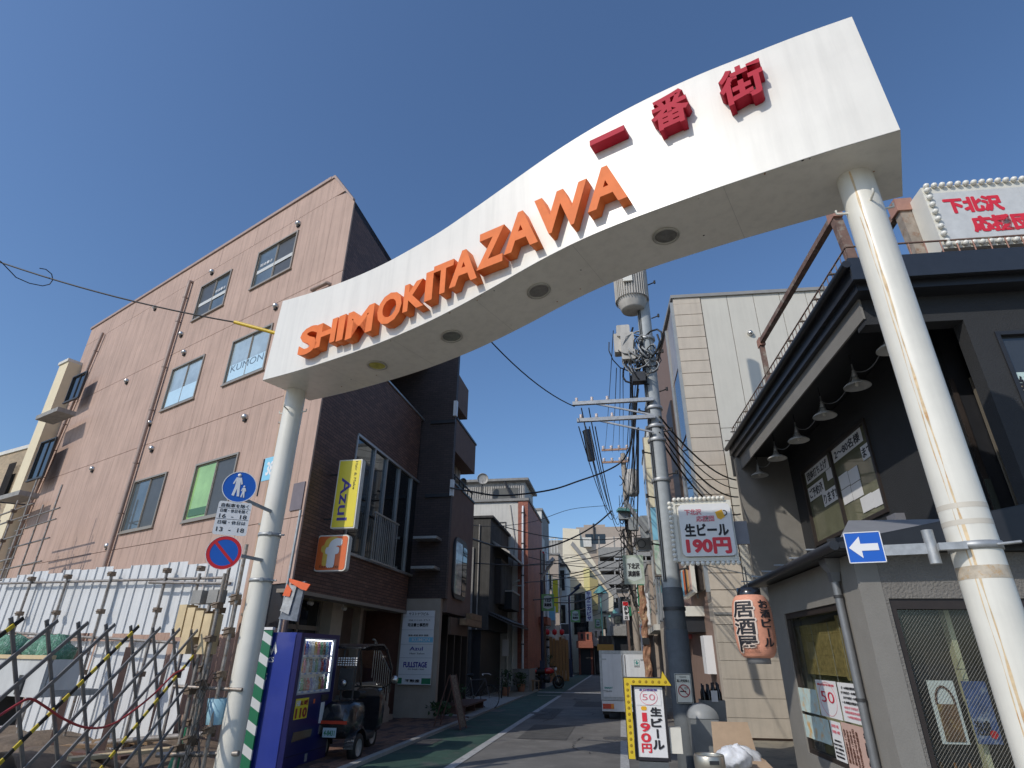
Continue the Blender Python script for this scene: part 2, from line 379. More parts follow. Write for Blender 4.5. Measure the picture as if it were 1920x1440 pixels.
def text(par, body, cx, y, cz, w, h, m, bold=0, depth=.003, name='lettering', rot=0, keep=False, label=None):
    """flat lettering centred at (cx, cz) just proud of the face at y"""
    o = link(name, textmesh(body, w, h, bold, depth, m, keep), par); o.location = (cx, y, cz); o.rotation_euler = (0, rot, 0)
    if label: o['label'] = label
    return o
def ring(mb, cx, cz, rx, rz, t, y0, y1, n=32, a0=0, a1=360):
    full = a1 - a0 >= 360; k = n if full else n + 1; vs = []
    for i in range(k):
        a = R(a0 + (a1 - a0) * i / n)
        for r_ in (0, t):
            for y in (y0, y1): vs.append((cx + (rx - r_) * math.cos(a), y, cz + (rz - r_) * math.sin(a)))
    fs = []
    for i in range(n):
        j = (i + 1) % k; a, b = i * 4, j * 4
        fs += [(a, b, b + 2, a + 2), (a + 1, a + 3, b + 3, b + 1), (a, a + 1, b + 1, b), (a + 2, b + 2, b + 3, a + 3)]
    return mb.add(vs, fs, False)
def disc(mb, cx, cz, r, y0, y1, n=32): return mb.prism([(cx + r * math.cos(2 * math.pi * i / n), cz + r * math.sin(2 * math.pi * i / n)) for i in range(n)], y0, y1)
def subtract(rects, hole):
    out = []; a0, a1, b0, b1 = hole
    for x0, x1, z0, z1 in rects:
        if a0 >= x1 or a1 <= x0 or b0 >= z1 or b1 <= z0: out.append((x0, x1, z0, z1)); continue
        if b1 < z1: out.append((x0, x1, b1, z1))
        if b0 > z0: out.append((x0, x1, z0, b0))
        m0, m1 = max(z0, b0), min(z1, b1)
        if a0 > x0: out.append((x0, a0, m0, m1))
        if a1 < x1: out.append((a1, x1, m0, m1))
    return out
def wallwith(x0, x1, z0, z1, y0, y1, holes):
    rs = [(x0, x1, z0, z1)]
    for h in holes: rs = subtract(rs, h)
    mb = MB()
    for r_ in rs: mb.box(r_[0], r_[1], y0, y1, r_[2], r_[3])
    return mb
def window(par, x0, x1, z0, z1, y, frame, pane, mull=1, fw=.045, dep=.09, panes=None, sill=True):
    """sliding window: frame, sashes and one pane per leaf; y is the wall face"""
    mb = MB()
    mb.box(x0, x1, y - .03, y + dep, z1 - fw, z1); mb.box(x0, x1, y - .03, y + dep, z0, z0 + fw); mb.box(x0, x0 + fw, y - .03, y + dep, z0 + fw, z1 - fw); mb.box(x1 - fw, x1, y - .03, y + dep, z0 + fw, z1 - fw)
    f = part(par, 'window', mb, frame); n = mull + 1; wx = (x1 - x0 - 2 * fw) / n
    for i in range(n):
        a = x0 + fw + i * wx; b = a + wx; o = .012 * (i % 2); s = fw * .55
        sm = MB().box(a, b, y + .01 + o, y + .04 + o, z1 - fw - s, z1 - fw).box(a, b, y + .01 + o, y + .04 + o, z0 + fw, z0 + fw + s).box(a, a + s, y + .01 + o, y + .04 + o, z0 + fw + s, z1 - fw - s).box(b - s, b, y + .01 + o, y + .04 + o, z0 + fw + s, z1 - fw - s)
        part(f, 'sash', sm, frame)
        part(f, 'pane', B(a + s, b - s, y + .026 + o, y + .032 + o, z0 + fw + s, z1 - fw - s), (panes[i] if panes else pane))
    if sill: part(f, 'sill', B(x0 - .03, x1 + .03, y - .05, y + .02, z0 - .035, z0 - .002), frame)
    return f
def flatten(sub):
    par = sub.parent; M = sub.matrix_basis.copy()
    for ch in list(sub.children):
        m = M @ ch.matrix_basis; ch.parent = par; ch.matrix_basis = m
    bpy.data.objects.remove(sub)
def subempty(par, fr, base):
    e = bpy.data.objects.new('side', None); COL.objects.link(e); e.parent = par; l = base.L(fr.p); e.location = (l.x, l.y, 0); e.rotation_euler = (0, 0, fr.rz - base.rz); return e
def sag(a, b, drop, n=14):
    a, b = Vector(a), Vector(b); return [a.lerp(b, i / n) - Vector((0, 0, drop * 4 * (i / n) * (1 - i / n))) for i in range(n + 1)]
def wire(name, pts, r, label, group=None, m=CABLE, n=5):
    mb = MB().tube(pts, r, n); o = link(name, mb.mesh(name, m)); return tag(o, label, 'cable' if 'cable' in name or 'wire' in name else name.replace('_', ' '), group)

# ================================================================== SETTING
struct('ground', MB().box(-400, 400, -200, 600, -.5, 0), ASPH)
def strip(name, v0, v1, t0, t1, z, m, n=1):
    mb = MB()
    for i in range(n):
        a = t0 + (t1 - t0) * i / n; b = t0 + (t1 - t0) * (i + 1) / n; q = [ST(v0, a, z), ST(v1, a, z), ST(v1, b, z), ST(v0, b, z)]; mb.add(q, [(0, 1, 2, 3)])
    return struct(name, mb, m)
strip('road', -4.0, 1.25, 6, 120, .004, mat('road_asphalt', (.17, .162, .15), .88, .3, .9, bump=.5, bscale=130, col2=(.22, .208, .19), c2scale=1.6))
strip('green_lane', -4.0, -2.72, 6, 120, .008, GREENP)
strip('road_line', -2.72, -2.57, 6.5, 27.3, .012, ROADW)
strip('road_line', -2.72, -2.58, 32, 75, .012, ROADW)
strip('road_line', -.12, .02, 7, 60, .012, ROADW)
mbx = MB(); q = [ST(-3.9, 29.6, .012), ST(.6, 29.6, .012), ST(.6, 30.1, .012), ST(-3.9, 30.1, .012)]; mbx.add(q, [(0, 1, 2, 3)]); struct('road_line', mbx, ROADW)
mbx = MB(); q = [ST(-3.6, 27.3, .0121), ST(-2.57, 27.3, .0121), ST(-2.57, 27.5, .0121), ST(-3.6, 27.5, .0121)]; mbx.add(q, [(0, 1, 2, 3)]); struct('road_line', mbx, ROADW)
# kerb stones and pavers of the left pavement
pave = bpy.data.objects.new('pavement', None); COL.objects.link(pave); pave['kind'] = 'structure'; pave.location = ST(-4.0, 9); pave.rotation_euler = (0, 0, R(80))
# local X along the street, local Y to the left
part(pave, 'paver_bed', B(-.5, 8.3, .13, 2.9, 0.0, .046), TILED)
me = B(0.006, .994, 0, .12, 0, .062).mesh('kerb_stone', KERB)
for i in range(8): o = part(pave, 'kerb_stone', me, None); o.location = (i - .3, 0, 0)
meA = B(.004, .296, .004, .146, .03, .058).mesh('paver', TILE); meB = B(.004, .296, .004, .146, .03, .058).mesh('paver', TILED)
for i in range(25):
    for j in range(10):
        if i < 1: continue
        o = part(pave, 'paver', meB if random.random() < .25 else meA, None); o.location = (i * .3 + (j % 2) * .15, .14 + j * .15, random.uniform(-.003, .003))
fr = bpy.data.objects.new('pavement', None); COL.objects.link(fr); fr['kind'] = 'structure'; fr.location = ST(-4.0, 17.3); fr.rotation_euler = (0, 0, R(80))
part(fr, 'paving_slab', B(0, 2.9, .1, 1.7, 0, .05), CONC); part(fr, 'paving_slab', B(2.91, 8, .1, 1.7, 0, .05), CONC)
me = B(0.006, 1.49, 0, .1, 0, .055).mesh('kerb_stone', CONC)
for i in range(6): o = part(fr, 'kerb_stone', me, None); o.location = (i * 1.5, 0, 0)
# dirt of the building lot, heaped a little
mb = MB(); N = 26
for i in range(N + 1):
    for j in range(N + 1):
        x = -13 + 9.0 * i / N; y = 4.5 + 9.5 * j / N; e = min(i, j, N - i, N - j) / 5; z = .02 + min(1, e) * (.1 + .16 * math.sin(x * 2.3 + 1) * math.cos(y * 1.7) + random.uniform(0, .09))
        mb.v.append((x, y, max(z, .006)))
mb.f += [(i * (N + 1) + j, (i + 1) * (N + 1) + j, (i + 1) * (N + 1) + j + 1, i * (N + 1) + j + 1) for i in range(N) for j in range(N)]; mb.smooth += [True] * (N * N)
o = struct('dirt_ground', mb, DIRT)

# ================================================================== ARCH
AR = Fr((3.156, 3.351), 122.8)
arch = AR.thing('street_arch', 'big white arch with a wavy beam, orange letters and two round pillars', 'arch', (-4, .45, 0))
SX = 4.0; SY = -.45                                             # frame -> thing local shift
def A_(mb): 
    mb.v = [(x + SX, y + SY, z) for x, y, z in mb.v]; return mb
topc = [(-8.13, 6.63), (-7.37, 6.53), (-6.6, 6.47), (-5.95, 6.47), (-5.42, 6.52), (-4.89, 6.6), (-4.4, 6.72), (-3.92, 6.85), (-3.37, 7.0), (-2.89, 7.1), (-2.4, 7.16), (-1.9, 7.18), (-1.4, 7.16), (-.9, 7.1), (-.45, 7.04), (-.03, 6.96)]
botc = [(-8.21, 5.24), (-7.42, 5.19), (-6.56, 5.165), (-5.8, 5.17), (-5.11, 5.215), (-4.6, 5.28), (-4.1, 5.37), (-3.62, 5.47), (-3.22, 5.54), (-2.82, 5.585), (-2.34, 5.6), (-1.62, 5.585), (-1.13, 5.56), (-.54, 5.52), (0, 5.46)]
def cr(P, m=5):
    out = []
    for i in range(len(P) - 1):
        p0, p1, p2, p3 = P[max(i - 1, 0)], P[i], P[i + 1], P[min(i + 2, len(P) - 1)]
        for k in range(m):
            t = k / m; out.append(tuple(.5 * (2 * b + (c - a) * t + (2 * a - 5 * b + 4 * c - d) * t * t + (3 * b - a - 3 * c + d) * t ** 3) for a, b, c, d in zip(p0, p1, p2, p3)))
    return out + [P[-1]]
T, Bo = cr(topc), cr(botc)
def at(P, x):
    for a, b in zip(P, P[1:]):
        if a[0] <= x <= b[0]: return a[1] + (b[1] - a[1]) * (x - a[0]) / (b[0] - a[0])
    return P[0][1] if x < P[0][0] else P[-1][1]
NS = 70; DEP = .88; xs = [i / NS for i in range(NS + 1)]
mb = MB(); vs = []
for u in xs:
    xb = -8.21 + 8.21 * u; xt = -8.13 + 8.10 * u
    vs += [(xb, 0, at(Bo, xb)), (xt, 0, at(T, xt)), (xt, DEP, at(T, xt)), (xb, DEP, at(Bo, xb))]
fs = [(0, 1, 2, 3), (NS * 4 + 3, NS * 4 + 2, NS * 4 + 1, NS * 4)]
mb.add(vs, fs)
for k in range(4):
    fsm = [(i * 4 + k, i * 4 + (k + 1) % 4, (i + 1) * 4 + (k + 1) % 4, (i + 1) * 4 + k) for i in range(NS)]
    mb.add([v for v in vs], fsm, k in (1, 3))
part(arch, 'beam', A_(mb), WHITE)
# thin folded edge along the lower front and sheet seams
mb = MB(); mb.tube([(x, -.004, at(Bo, x) + .004) for x in [-8.2 + 8.2 * i / 60 for i in range(61)]], .006, 5)
part(arch, 'edge_trim', A_(mb), mat('trim_grey', (.5, .48, .44), .5))  # even warm grey, used again for the soffit seams
DL = [(-6.25, 'yellow'), (-4.95, ''), (-3.66, ''), (-2.1, '')]
dglass = mat('downlight_glass', (.2, .19, .17), .08, .3, 12, coat=1)
for x, c in DL:
    z = at(Bo, x) - .002; s_ = (at(Bo, x + .1) - at(Bo, x - .1)) / .2
    rgm = MB(); pr = [(.135, 0), (.142, -.012), (.118, -.02), (.112, -.004)]
    n = 28; vv = []
    for r_, dz in pr:
        for k in range(n):
            a = 2 * math.pi * k / n; vv.append((x + r_ * math.cos(a), .42 + r_ * math.sin(a), z + dz + s_ * r_ * math.cos(a)))
    rgm.add(vv, [(i * n + k, i * n + (k + 1) % n, (i + 1) * n + (k + 1) % n, (i + 1) * n + k) for i in range(3) for k in range(n)], True)
    d = part(arch, 'downlight', A_(rgm), mat('downlight_rim', (.5, .48, .42), .35, metal=.5))
    vv = [(x + .113 * math.cos(2 * math.pi * k / n), .42 + .113 * math.sin(2 * math.pi * k / n), z - .006 + s_ * .113 * math.cos(2 * math.pi * k / n)) for k in range(n)]
    part(d, 'lens', A_(MB().add(vv, [tuple(range(n))])), mat('downlight_glass_reflection', (.55, .5, .12), .15, .3, 12, coat=.5) if c else dglass)  # first lens: reflection of the yellow sign painted into its colour
# weathering on the beam: rust specks under the lower front edge, small screws in the soffit
random.seed(5)
for k in range(22):
    x = random.uniform(-4.5, -.1) if k < 15 else random.uniform(-7.9, -4); y = random.uniform(.0, .05) if k % 2 else random.uniform(.1, .8); z = at(Bo, x) - .0015; r_ = random.uniform(.004, .012)
    part(arch, 'rust_speck', A_(MB().add([(x + r_ * random.uniform(.6, 1.6) * math.cos(a), y + r_ * math.sin(a), z) for a in (0, 1, 2, 3, 4, 5)], [(0, 1, 2, 3, 4, 5)])), RUST if k % 3 else DKBR)
for x in (-6.9, -5.6, -4.3, -3.0, -1.4): 
    part(arch, 'soffit_seam', A_(MB().add([(x - .002, .01, at(Bo, x) - .001), (x + .002, .01, at(Bo, x) - .001), (x + .002, DEP - .01, at(Bo, x) - .001), (x - .002, DEP - .01, at(Bo, x) - .001)], [(0, 1, 2, 3)])), mat('trim_grey', (.5, .48, .44), .5))
# pillars
PR = .144
for wx, wy, zt in ((-3.357, 8.162, 5.29), (3.102, 3.922, 5.54)):
    l = AR.L((wx, wy, 0)); x, y = l.x, l.y
    mb = MB().lathe([(PR, 0), (PR, zt + .05)], 40, (x, y, 0), cap=False); p = part(arch, 'pillar', A_(mb), PILLAR)
    part(p, 'collar', A_(MB().lathe([(PR + .03, zt - .02), (PR + .028, zt + .01), (PR, zt - .012)], 32, (x, y, 0), cap=False)), RUSTRUN)
    for a in (200, 290, 20, 110):
        for zz in ((zt - .42,) if zt < 5.4 else (zt - .42,)):
            c, s_ = math.cos(R(a)), math.sin(R(a)); A = (x + c * PR * .95, y + s_ * PR * .95, zz); Bq = (x + c * (PR + .085), y + s_ * (PR + .085), zz + .012)
            part(p, 'hook_bolt', A_(MB().tube([A, Bq, (Bq[0], Bq[1], Bq[2] + .035)], .011, 7)), CREAMW)
    if zt > 5.4:
        # rust runs down the face towards the crossing street: thin stains that wander
        for ph, w_, dz in ((-.07, .012, 0), (.12, .005, .5)):
            vv = []; nn = 90; a0 = R(238) + ph - R(90) * 0
            for i in range(nn + 1):
                zz = zt - .05 - dz - (zt - dz - .3) * i / nn; a = R(252) - ph + .03 * math.sin(i * .13) + .012 * math.sin(i * .6) - i * .0006
                ww = w_ * (1 + .5 * math.sin(i * .37) + .3 * math.sin(i * 1.3)) / PR * .5
                for da in (-ww, ww): vv.append((x + (PR + .0006) * math.cos(a + da), y + (PR + .0006) * math.sin(a + da), zz))
            part(p, 'rust_run', A_(MB().add(vv, [(2 * i, 2 * i + 1, 2 * i + 3, 2 * i + 2) for i in range(nn)])), RUSTRUN)
        part(p, 'tape_band', A_(MB().lathe([(PR + .0012, 2.02), (PR + .0012, 2.1)], 40, (x, y, 0), cap=False)), mat('old_tape', (.55, .47, .36), .5, .3, 12, col2=(.5, .3, .12)))
        for zz in (2.36, 2.47): part(p, 'paint_band', A_(MB().lathe([(PR + .001, zz), (PR + .001, zz + .035)], 40, (x, y, 0), cap=False)), mat('old_paint_ring', (.6, .55, .46), .6, .1))
# raised letters
LET = [('S', -7.26, -6.9, 5.29, 5.72), ('H', -6.9, -6.53, 5.33, 5.69), ('I', -6.47, -6.37, 5.31, 5.69), ('M', -6.29, -5.83, 5.28, 5.68), ('O', -5.73, -5.34, 5.29, 5.74), ('K', -5.28, -4.97, 5.37, 5.76), ('I', -4.93, -4.84, 5.41, 5.82), ('T', -4.81, -4.53, 5.44, 5.87),
       ('A', -4.55, -4.17, 5.47, 5.94), ('Z', -4.15, -3.8, 5.57, 6.07), ('A', -3.77, -3.35, 5.64, 6.16), ('W', -3.36, -2.73, 5.69, 6.22), ('A', -2.71, -2.29, 5.76, 6.28)]
for ch, x0, x1, z0, z1 in LET:
    o = link('letter', textmesh(ch, x1 - x0 + .03, z1 - z0 + .02, .035, .135, ORANGE), arch); o.location = ((x0 + x1) / 2 + SX - .012, SY - .003, (z0 + z1) / 2 + .035)
KAN = [('一', -2.65, -2.24, 6.675, 6.755), ('番', -1.94, -1.54, 6.43, 6.91), ('街', -1.24, -.83, 6.35, 6.83)]
for ch, x0, x1, z0, z1 in KAN:
    o = link('letter', textmesh(ch, x1 - x0, z1 - z0, .028 if ch != '一' else .01, .135, CRIM), arch); o.location = ((x0 + x1) / 2 + SX - .012, SY - .003, (z0 + z1) / 2 + .035)

# cable coming to the arch from the left, with a slack loop and a yellow sleeve
pE = AR.W(-8.17, .3, 6.12); pI = atD(440, 604, 9.3); pS = atD(-60, 470, 12.0)
wire('overhead_cable', sag(pS, pI, .12), .013, 'thick black cable coming from the left edge to the yellow sleeve at the arch end')
wire('overhead_cable', [atD(x, y, 11.0) for x, y in ((0, 489), (10, 499), (30, 520), (55, 531), (80, 536), (93, 533), (99, 525), (97, 514), (86, 505), (74, 503))], .008, 'slack loop of thin black wire hanging off the left cable')
wire('cable_sleeve', [pI, pE], .03, 'yellow tube over the cable where it meets the left end of the arch', m=mat('yellow_sleeve', (.75, .5, .03), .4), n=10)

# ---------------------------------------------------------------- road signs on the left pillar
Lp = Vector((-3.357, 8.162, 0))
SG = Fr(Lp, 68.0)                                       # plates face the viewer
def clampring(par, x, y, z, r=PR + .006, h=.045):
    part(par, 'clamp', MB().lathe([(r, z), (r + .004, z), (r + .004, z + h), (r, z + h)], 32, (x, y, 0), cap=False).box(x - .02, x + .02, y - r - .05, y - r, z, z + h).tube([(x + r * .7, y - r * .6, z + h / 2), (x + r * 1.25, y - r * .9, z + h / 2)], .012, 6), GALV)
def roadsign(name, label, cx, cy, z0, D):
    p = atD(cx, cy, D); g = Fr((p.x, p.y), SG.az); t = g.thing(name, label, 'road sign', (0, 0, p.z)); return g, t, p
g, t, p = roadsign('pedestrian_sign', 'round blue sign with white adult and child figures, topmost on the left pillar', 449, 913, 0, 8.35)
rr = .21
part(t, 'face', disc(MB(), 0, 0, rr, 0, .006), SIGNB); part(t, 'rim', ring(MB(), 0, 0, rr, rr, .01, -.004, 0), SIGNW)
fig = MB()
def figure(mb, cx, cz, s):
    mb.lathe([(0, .004), (.022 * s, .004), (.022 * s, 0)], 14, (cx, -.001, cz + .12 * s), 'y', cap=False)
    mb.prism([(cx - .03 * s, cz + .09 * s), (cx + .03 * s, cz + .09 * s), (cx + .055 * s, cz + .01 * s), (cx + .038 * s, cz), (cx + .026 * s, cz + .05 * s), (cx + .03 * s, cz - .04 * s), (cx + .042 * s, cz - .15 * s), (cx + .014 * s, cz - .15 * s), (cx, cz - .05 * s), (cx - .02 * s, cz - .15 * s), (cx - .048 * s, cz - .14 * s), (cx - .028 * s, cz - .03 * s), (cx - .026 * s, cz + .05 * s), (cx - .045 * s, cz), (cx - .06 * s, cz + .008 * s)], -.005, -.001)
figure(fig, -.025, .03, 1.05); figure(fig, .06, -.055, .55)
part(t, 'pictogram', fig, SIGNW)
l = Lp - p; 
part(t, 'bracket', MB().beam((.0, .03, -.12), (g.L(Lp).x - .0, g.L(Lp).y - .1, -.22), .03, .04), GALV)
g, t, p = roadsign('time_plate', 'white plate with black Japanese hours 16 - 18 and 13 - 18 under the blue round sign', 436, 972, 0, 8.35)
part(t, 'plate', MB().bbox(-.2, .2, 0, .006, -.215, .215, .03), SIGNW)
for s_, z, h in (('自転車を除く', .165, .05), ('日曜・休日を除く', .095, .045), ('16  -  18', .025, .052), ('日曜・休日は', -.055, .048), ('13  -  18', -.145, .055)):
    text(t, s_, 0, 0, z, .33, h, INK, .012, .003)
part(t, 'divider', B(-.19, .19, -.002, 0, -.015, -.011).box(-.19, .19, -.002, 0, .126, .13), INK)
g, t, p = roadsign('no_parking_sign', 'round no parking sign, blue with red ring and slash, lowest on the left pillar', 420, 1036, 0, 8.35)
part(t, 'face', disc(MB(), 0, 0, .2, 0, .006), SIGNB); part(t, 'rim', ring(MB(), 0, 0, .205, .205, .042, -.003, 0), SIGNR)
part(t, 'slash', MB().beam((-.115, -.003, .115), (.115, -.003, -.115), .003, .034), SIGNR); part(t, 'edge', ring(MB(), 0, 0, .21, .21, .006, -.005, .003), SIGNW)
part(t, 'bracket', MB().beam((.05, .03, 0), (g.L(Lp).x, g.L(Lp).y - .1, -.02), .03, .04), GALV)
g = Fr(Lp, 68); t = g.thing('sign_clamps', 'pair of galvanised band clamps holding the round signs to the left pillar', 'clamp', (0, 0, 0))
clampring(t, 0, 0, 2.98 + .02); clampring(t, 0, 0, 2.4)

# ---------------------------------------------------------------- one-way sign on the right pillar
Rp = Vector((3.102, 3.922, 0)); g = Fr(Rp, 112.0)
q = g.px(1621, 1026, .1); tl = g.px(1583, 1006, .1); tr = g.px(1648, 988, .1); bl = g.px(1597, 1064, .1); br_ = g.px(1664, 1046, .1)
t = g.thing('one_way_sign', 'blue one way sign with white left arrow on the right pillar', 'road sign', (q[0], -.1, q[1])); hw = ((tr[0] - tl[0]) + (br_[0] - bl[0])) / 4; hh = ((tl[1] - bl[1]) + (tr[1] - br_[1])) / 4
part(t, 'face', MB().bbox(-hw, hw, 0, .006, -hh, hh, .015), SIGNB); 
part(t, 'border', MB().box(-hw, hw, -.002, 0, hh - .006, hh).box(-hw, hw, -.002, 0, -hh, -hh + .006).box(-hw, -hw + .006, -.002, 0, -hh, hh).box(hw - .006, hw, -.002, 0, -hh, hh), SIGNW)
a = hw * .85; b_ = hh * .7
part(t, 'arrow', MB().prism([(-a, 0), (-a * .22, b_), (-a * .22, b_ * .32), (a * .88, b_ * .32), (a * .88, -b_ * .32), (-a * .22, -b_ * .32), (-a * .22, -b_)], -.003, 0), SIGNW)
cl = g.px(1805, 1028, .1); sx = cl[0] - q[0]; sz = cl[1] - q[1]
px_ = g.px(1752, 1025, .15); pxs = px_[0] - q[0]; pzs = px_[1] - q[1]
part(t, 'arm', MB().box(hw * .4, pxs - .03, .008, .03, pzs - .035, pzs + .035), GALV)
part(t, 'socket_pipe', MB().tube([(pxs, .02, pzs - .1), (pxs, .02, pzs + .12)], .035, 14), GALV)
cp = g.L((Rp.x, Rp.y, 0)); cx_ = cp.x - q[0]; cy_ = cp.y + .1
band = MB().lathe([(PR + .004, pzs - .02), (PR + .01, pzs - .02), (PR + .01, pzs + .03), (PR + .004, pzs + .03)], 36, (cx_, cy_, 0), cap=False)
band.box(pxs + .02, cx_ - PR * .6, cy_ - PR - .035, cy_ - PR + .02, pzs - .025, pzs + .02); band.tube([(cx_ + PR * .6, cy_ - PR * .9, pzs), (cx_ + PR * 1.5, cy_ - PR * .9, pzs + .01)], .01, 7)
part(t, 'band_clamp', band, GALV)

# ================================================================== BROWN CORNER BUILDING (left)
C0 = (-4.026, 11.171)
FA = Fr(C0, 124.5); FB = Fr(C0, 11.5)
bld = FA.thing('brown_corner_building', 'four storey corner building with pink panelled side wall and dark brown tiled street front', 'building', (0, 0, 0))
ZT = 13.2; XE = -15.6; KX = -1.0
P = lambda X, Y, Z: tuple(FA.L(FB.W(X, Y, Z)))           # FB frame -> building local
LB = 5.9
# body: side wall, slanted top near the street, set back behind the street front skin
b0 = .3
inA = lambda X, Y: (X, Y)
# solid core behind the front recesses (a prism through plan polygon)
def ins(x): return FA.L(FB.W(*x, 0))
pA0 = (0, .02); q1 = P(.85, 1.3, 0); q2 = P(LB, 1.3, 0); q3 = P(LB, 9.5, 0)
core = MB()
# side skin wall (the pink wall), thickness .25, top edge follows the roof slope
core.prism([(XE, 0), (-.045, 0), (-.045, 11.9), (KX, ZT), (XE, ZT)], .03, .1)
part(bld, 'side_wall', core, PINKJ)
core = MB(); xk = q1[0]
core.slab([(XE, .3), (q1[0] - .12, .3), (q1[0], q1[1]), (q2[0], q2[1]), (q3[0], q3[1]), (XE, 7)], 0, ZT - .05); part(bld, 'core', core, BRICKD)
part(bld, 'coping', MB().prism([(XE - .05, ZT + .002), (KX - .12, ZT + .002), (KX - .12, ZT + .1), (XE - .05, ZT + .1)], -.05, .34), PINKT); part(bld, 'coping', MB().prism([(KX - .118, ZT), (KX, ZT), (-.02, 11.9), (-.02, 11.97), (KX + .02, ZT + .08), (KX - .118, ZT + .08)], -.04, .03), PINKT)
sl = MB(); e0 = P(0, 0, 11.9); e1 = P(LB, 0, 11.9); e2 = P(LB, .9, ZT); e3 = P(.42, .9, ZT)
sl.add([e0, e1, e2, e3, tuple(Vector(e0) - Vector((0, 0, .2))), tuple(Vector(e1) - Vector((0, 0, .2))), tuple(Vector(e2) - Vector((0, 0, .2))), tuple(Vector(e3) - Vector((0, 0, .2)))], [(0, 1, 2, 3), (7, 6, 5, 4), (0, 4, 5, 1), (1, 5, 6, 2), (2, 6, 7, 3), (3, 7, 4, 0)])
part(bld, 'sloped_roof', sl, DKTRIM)
# windows of the side wall, from the corner outwards
def c1(*p): return [(x / 2.5946, y / 2.5946 + 320) for x, y in p]
def c0(*p): return [(x / 2.25, y / 2.25 + 800) for x, y in p]
WN = [rect(FA, *c1((1268, 400), (1465, 285), (1215, 585), (1410, 480))), rect(FA, *c1((990, 565), (1140, 475), (930, 740), (1085, 655))),
      rect(FA, *c1((1150, 830), (1345, 735), (1075, 1050), (1275, 975))), rect(FA, *c1((850, 965), (1010, 890), (780, 1175), (940, 1110))),
      rect(FA, *c0((580, 230), (718, 188), (503, 452), (640, 425))), rect(FA, *c0((840, 160), (1020, 105), (765, 405), (950, 372)))]
DG2 = mat('grey_screen', (.07, .072, .07), .35, .15); BL2 = mat('pale_blue_glass', (.36, .45, .5), .05, .3, 1.2, spec=.8)
mid = mat('blue_grey_glass', (.1, .13, .15), .03, .4, .8, spec=.8)
pp = [[mid, DG2], [DG2, mid], [BL2, BL2], [BL2, BL2], [mid, DG2], [mat('green_blind_glass', (.3, .5, .2), .08, .25, 1.5), DG2]]
for k, (w4, pn) in enumerate(zip(WN, pp)):
    f = window(bld, *w4, -.012, ALUB, None, panes=pn, dep=.06)
    x0, x1, z0, z1 = w4; xm = (x0 + x1) / 2
    if k in (2, 3): part(f, 'window_film', B(x0 + .1, x1 - .1, .004, .009, z0 + .1, z0 + (z1 - z0) * .42), BGLASS)
    if k == 2: text(f, 'KUMON', xm, .003, z0 + (z1 - z0) * .33, (x1 - x0) * .8, .2, mat('slate_ink', (.12, .17, .22), .5), 0, .002)
    if k == 5: part(f, 'sash_mark', B(x0 + .12, xm - .02, .0, .006, z0 + .12, z0 + .3), mat('dark_green_glass', (.06, .14, .05), .2))
    if k in (0, 1): 
        part(f, 'paper_strip', B(x0 + .1, x1 - .08, .004, .009, z0 + (z1 - z0) * .38, z0 + (z1 - z0) * .47), CURTAIN)
        text(f, '司法書士', (x0 + (x1 - x0) * .27) if k == 0 else (x0 + (x1 - x0) * .72), .003, z0 + (z1 - z0) * .58, (x1 - x0) * .32, .1, PAPER, .01, .002)
# wall panels: vertical siding boards between the joints, cut round the windows
PW = .462; bands = [(-.02, .95), (.962, 3.94), (3.955, 6.83), (6.845, 9.74), (9.755, 12.45)]
rects = []
i = 0; x = XE
while x < -.01:
    xe = min(x + PW, 0)
    for z0, z1 in bands: rects.append((x + .003, xe - .003, z0, z1))
    x = xe
top = []
x = XE
while x < KX - .2: xe = min(x + 1.86, KX); top.append((x + .005, xe - .005, 12.462, ZT)); x = xe
rects += top
for x0, x1, z0, z1 in WN: rects2 = subtract(rects, (x0 - .006, x1 + .006, z0 - .04, z1 + .006)); rects = rects2
DARKREC = (-1.35, -.12, 1.95, 2.72)
rects = subtract(rects, DARKREC)
n = 0
for x0, x1, z0, z1 in rects:
    if x1 - x0 < .03 or z1 - z0 < .03: continue
    if x1 <= -.01 or True:
        zt0 = ZT if x1 < KX else 11.9 + (ZT - 11.9) * (-x1 / -KX) if x1 > KX else ZT
        if z1 > 11.7 and x1 > KX:
            za = 11.9 + (ZT - 11.9) * min(1, (-x0) / -KX) - .02; zb = 11.9 + (ZT - 11.9) * min(1, (-x1) / -KX) - .02
            if z0 > 12: continue
            part(bld, 'panel', MB().prism([(x0, z0), (x1, z0), (x1, min(z1, zb)), (x0, min(z1, za))], -.006, .03), PINK)
        else: part(bld, 'panel', B(x0, x1, -.006, .03, z0, z1), PINK)
    n += 1
part(bld, 'panel', MB().prism([(KX, 12.462), (-.44, 12.462), (KX, ZT)], -.006, .03), PINK)
part(bld, 'dark_recess', B(DARKREC[0], DARKREC[1], .02, .028, DARKREC[2], DARKREC[3]), DKTRIM)
part(bld, 'grey_panel', B(-.42, -.06, -.03, -.008, *sorted((FA.px(565, 955)[1], FA.px(565, 905)[1]))), mat('slate_grey_sheet', (.17, .145, .16), .6))
def pipe(fr, par, pts, r, m, name='drain_pipe', off=.1, clips=True):
    q = [fr.px(x, y, off) for x, y in pts]; P3 = [(a, -off, b) for a, b in q]
    o = part(par, name, MB().tube(P3, r, 10), m)
    (x0, z0), (x1, z1) = q[0], q[-1]
    if clips:
        k = 0; z = min(z0, z1) + .4
        while z < max(z0, z1) - .3:
            u = (z - z0) / (z1 - z0); x = x0 + (x1 - x0) * u
            part(o, 'pipe_clip', MB().lathe([(r + .012, -.015), (r + .012, .015)], 10, (x, -off, z)).box(x - .012, x + .012, -off, 0, z - .012, z + .012), m); z += .95
    return q
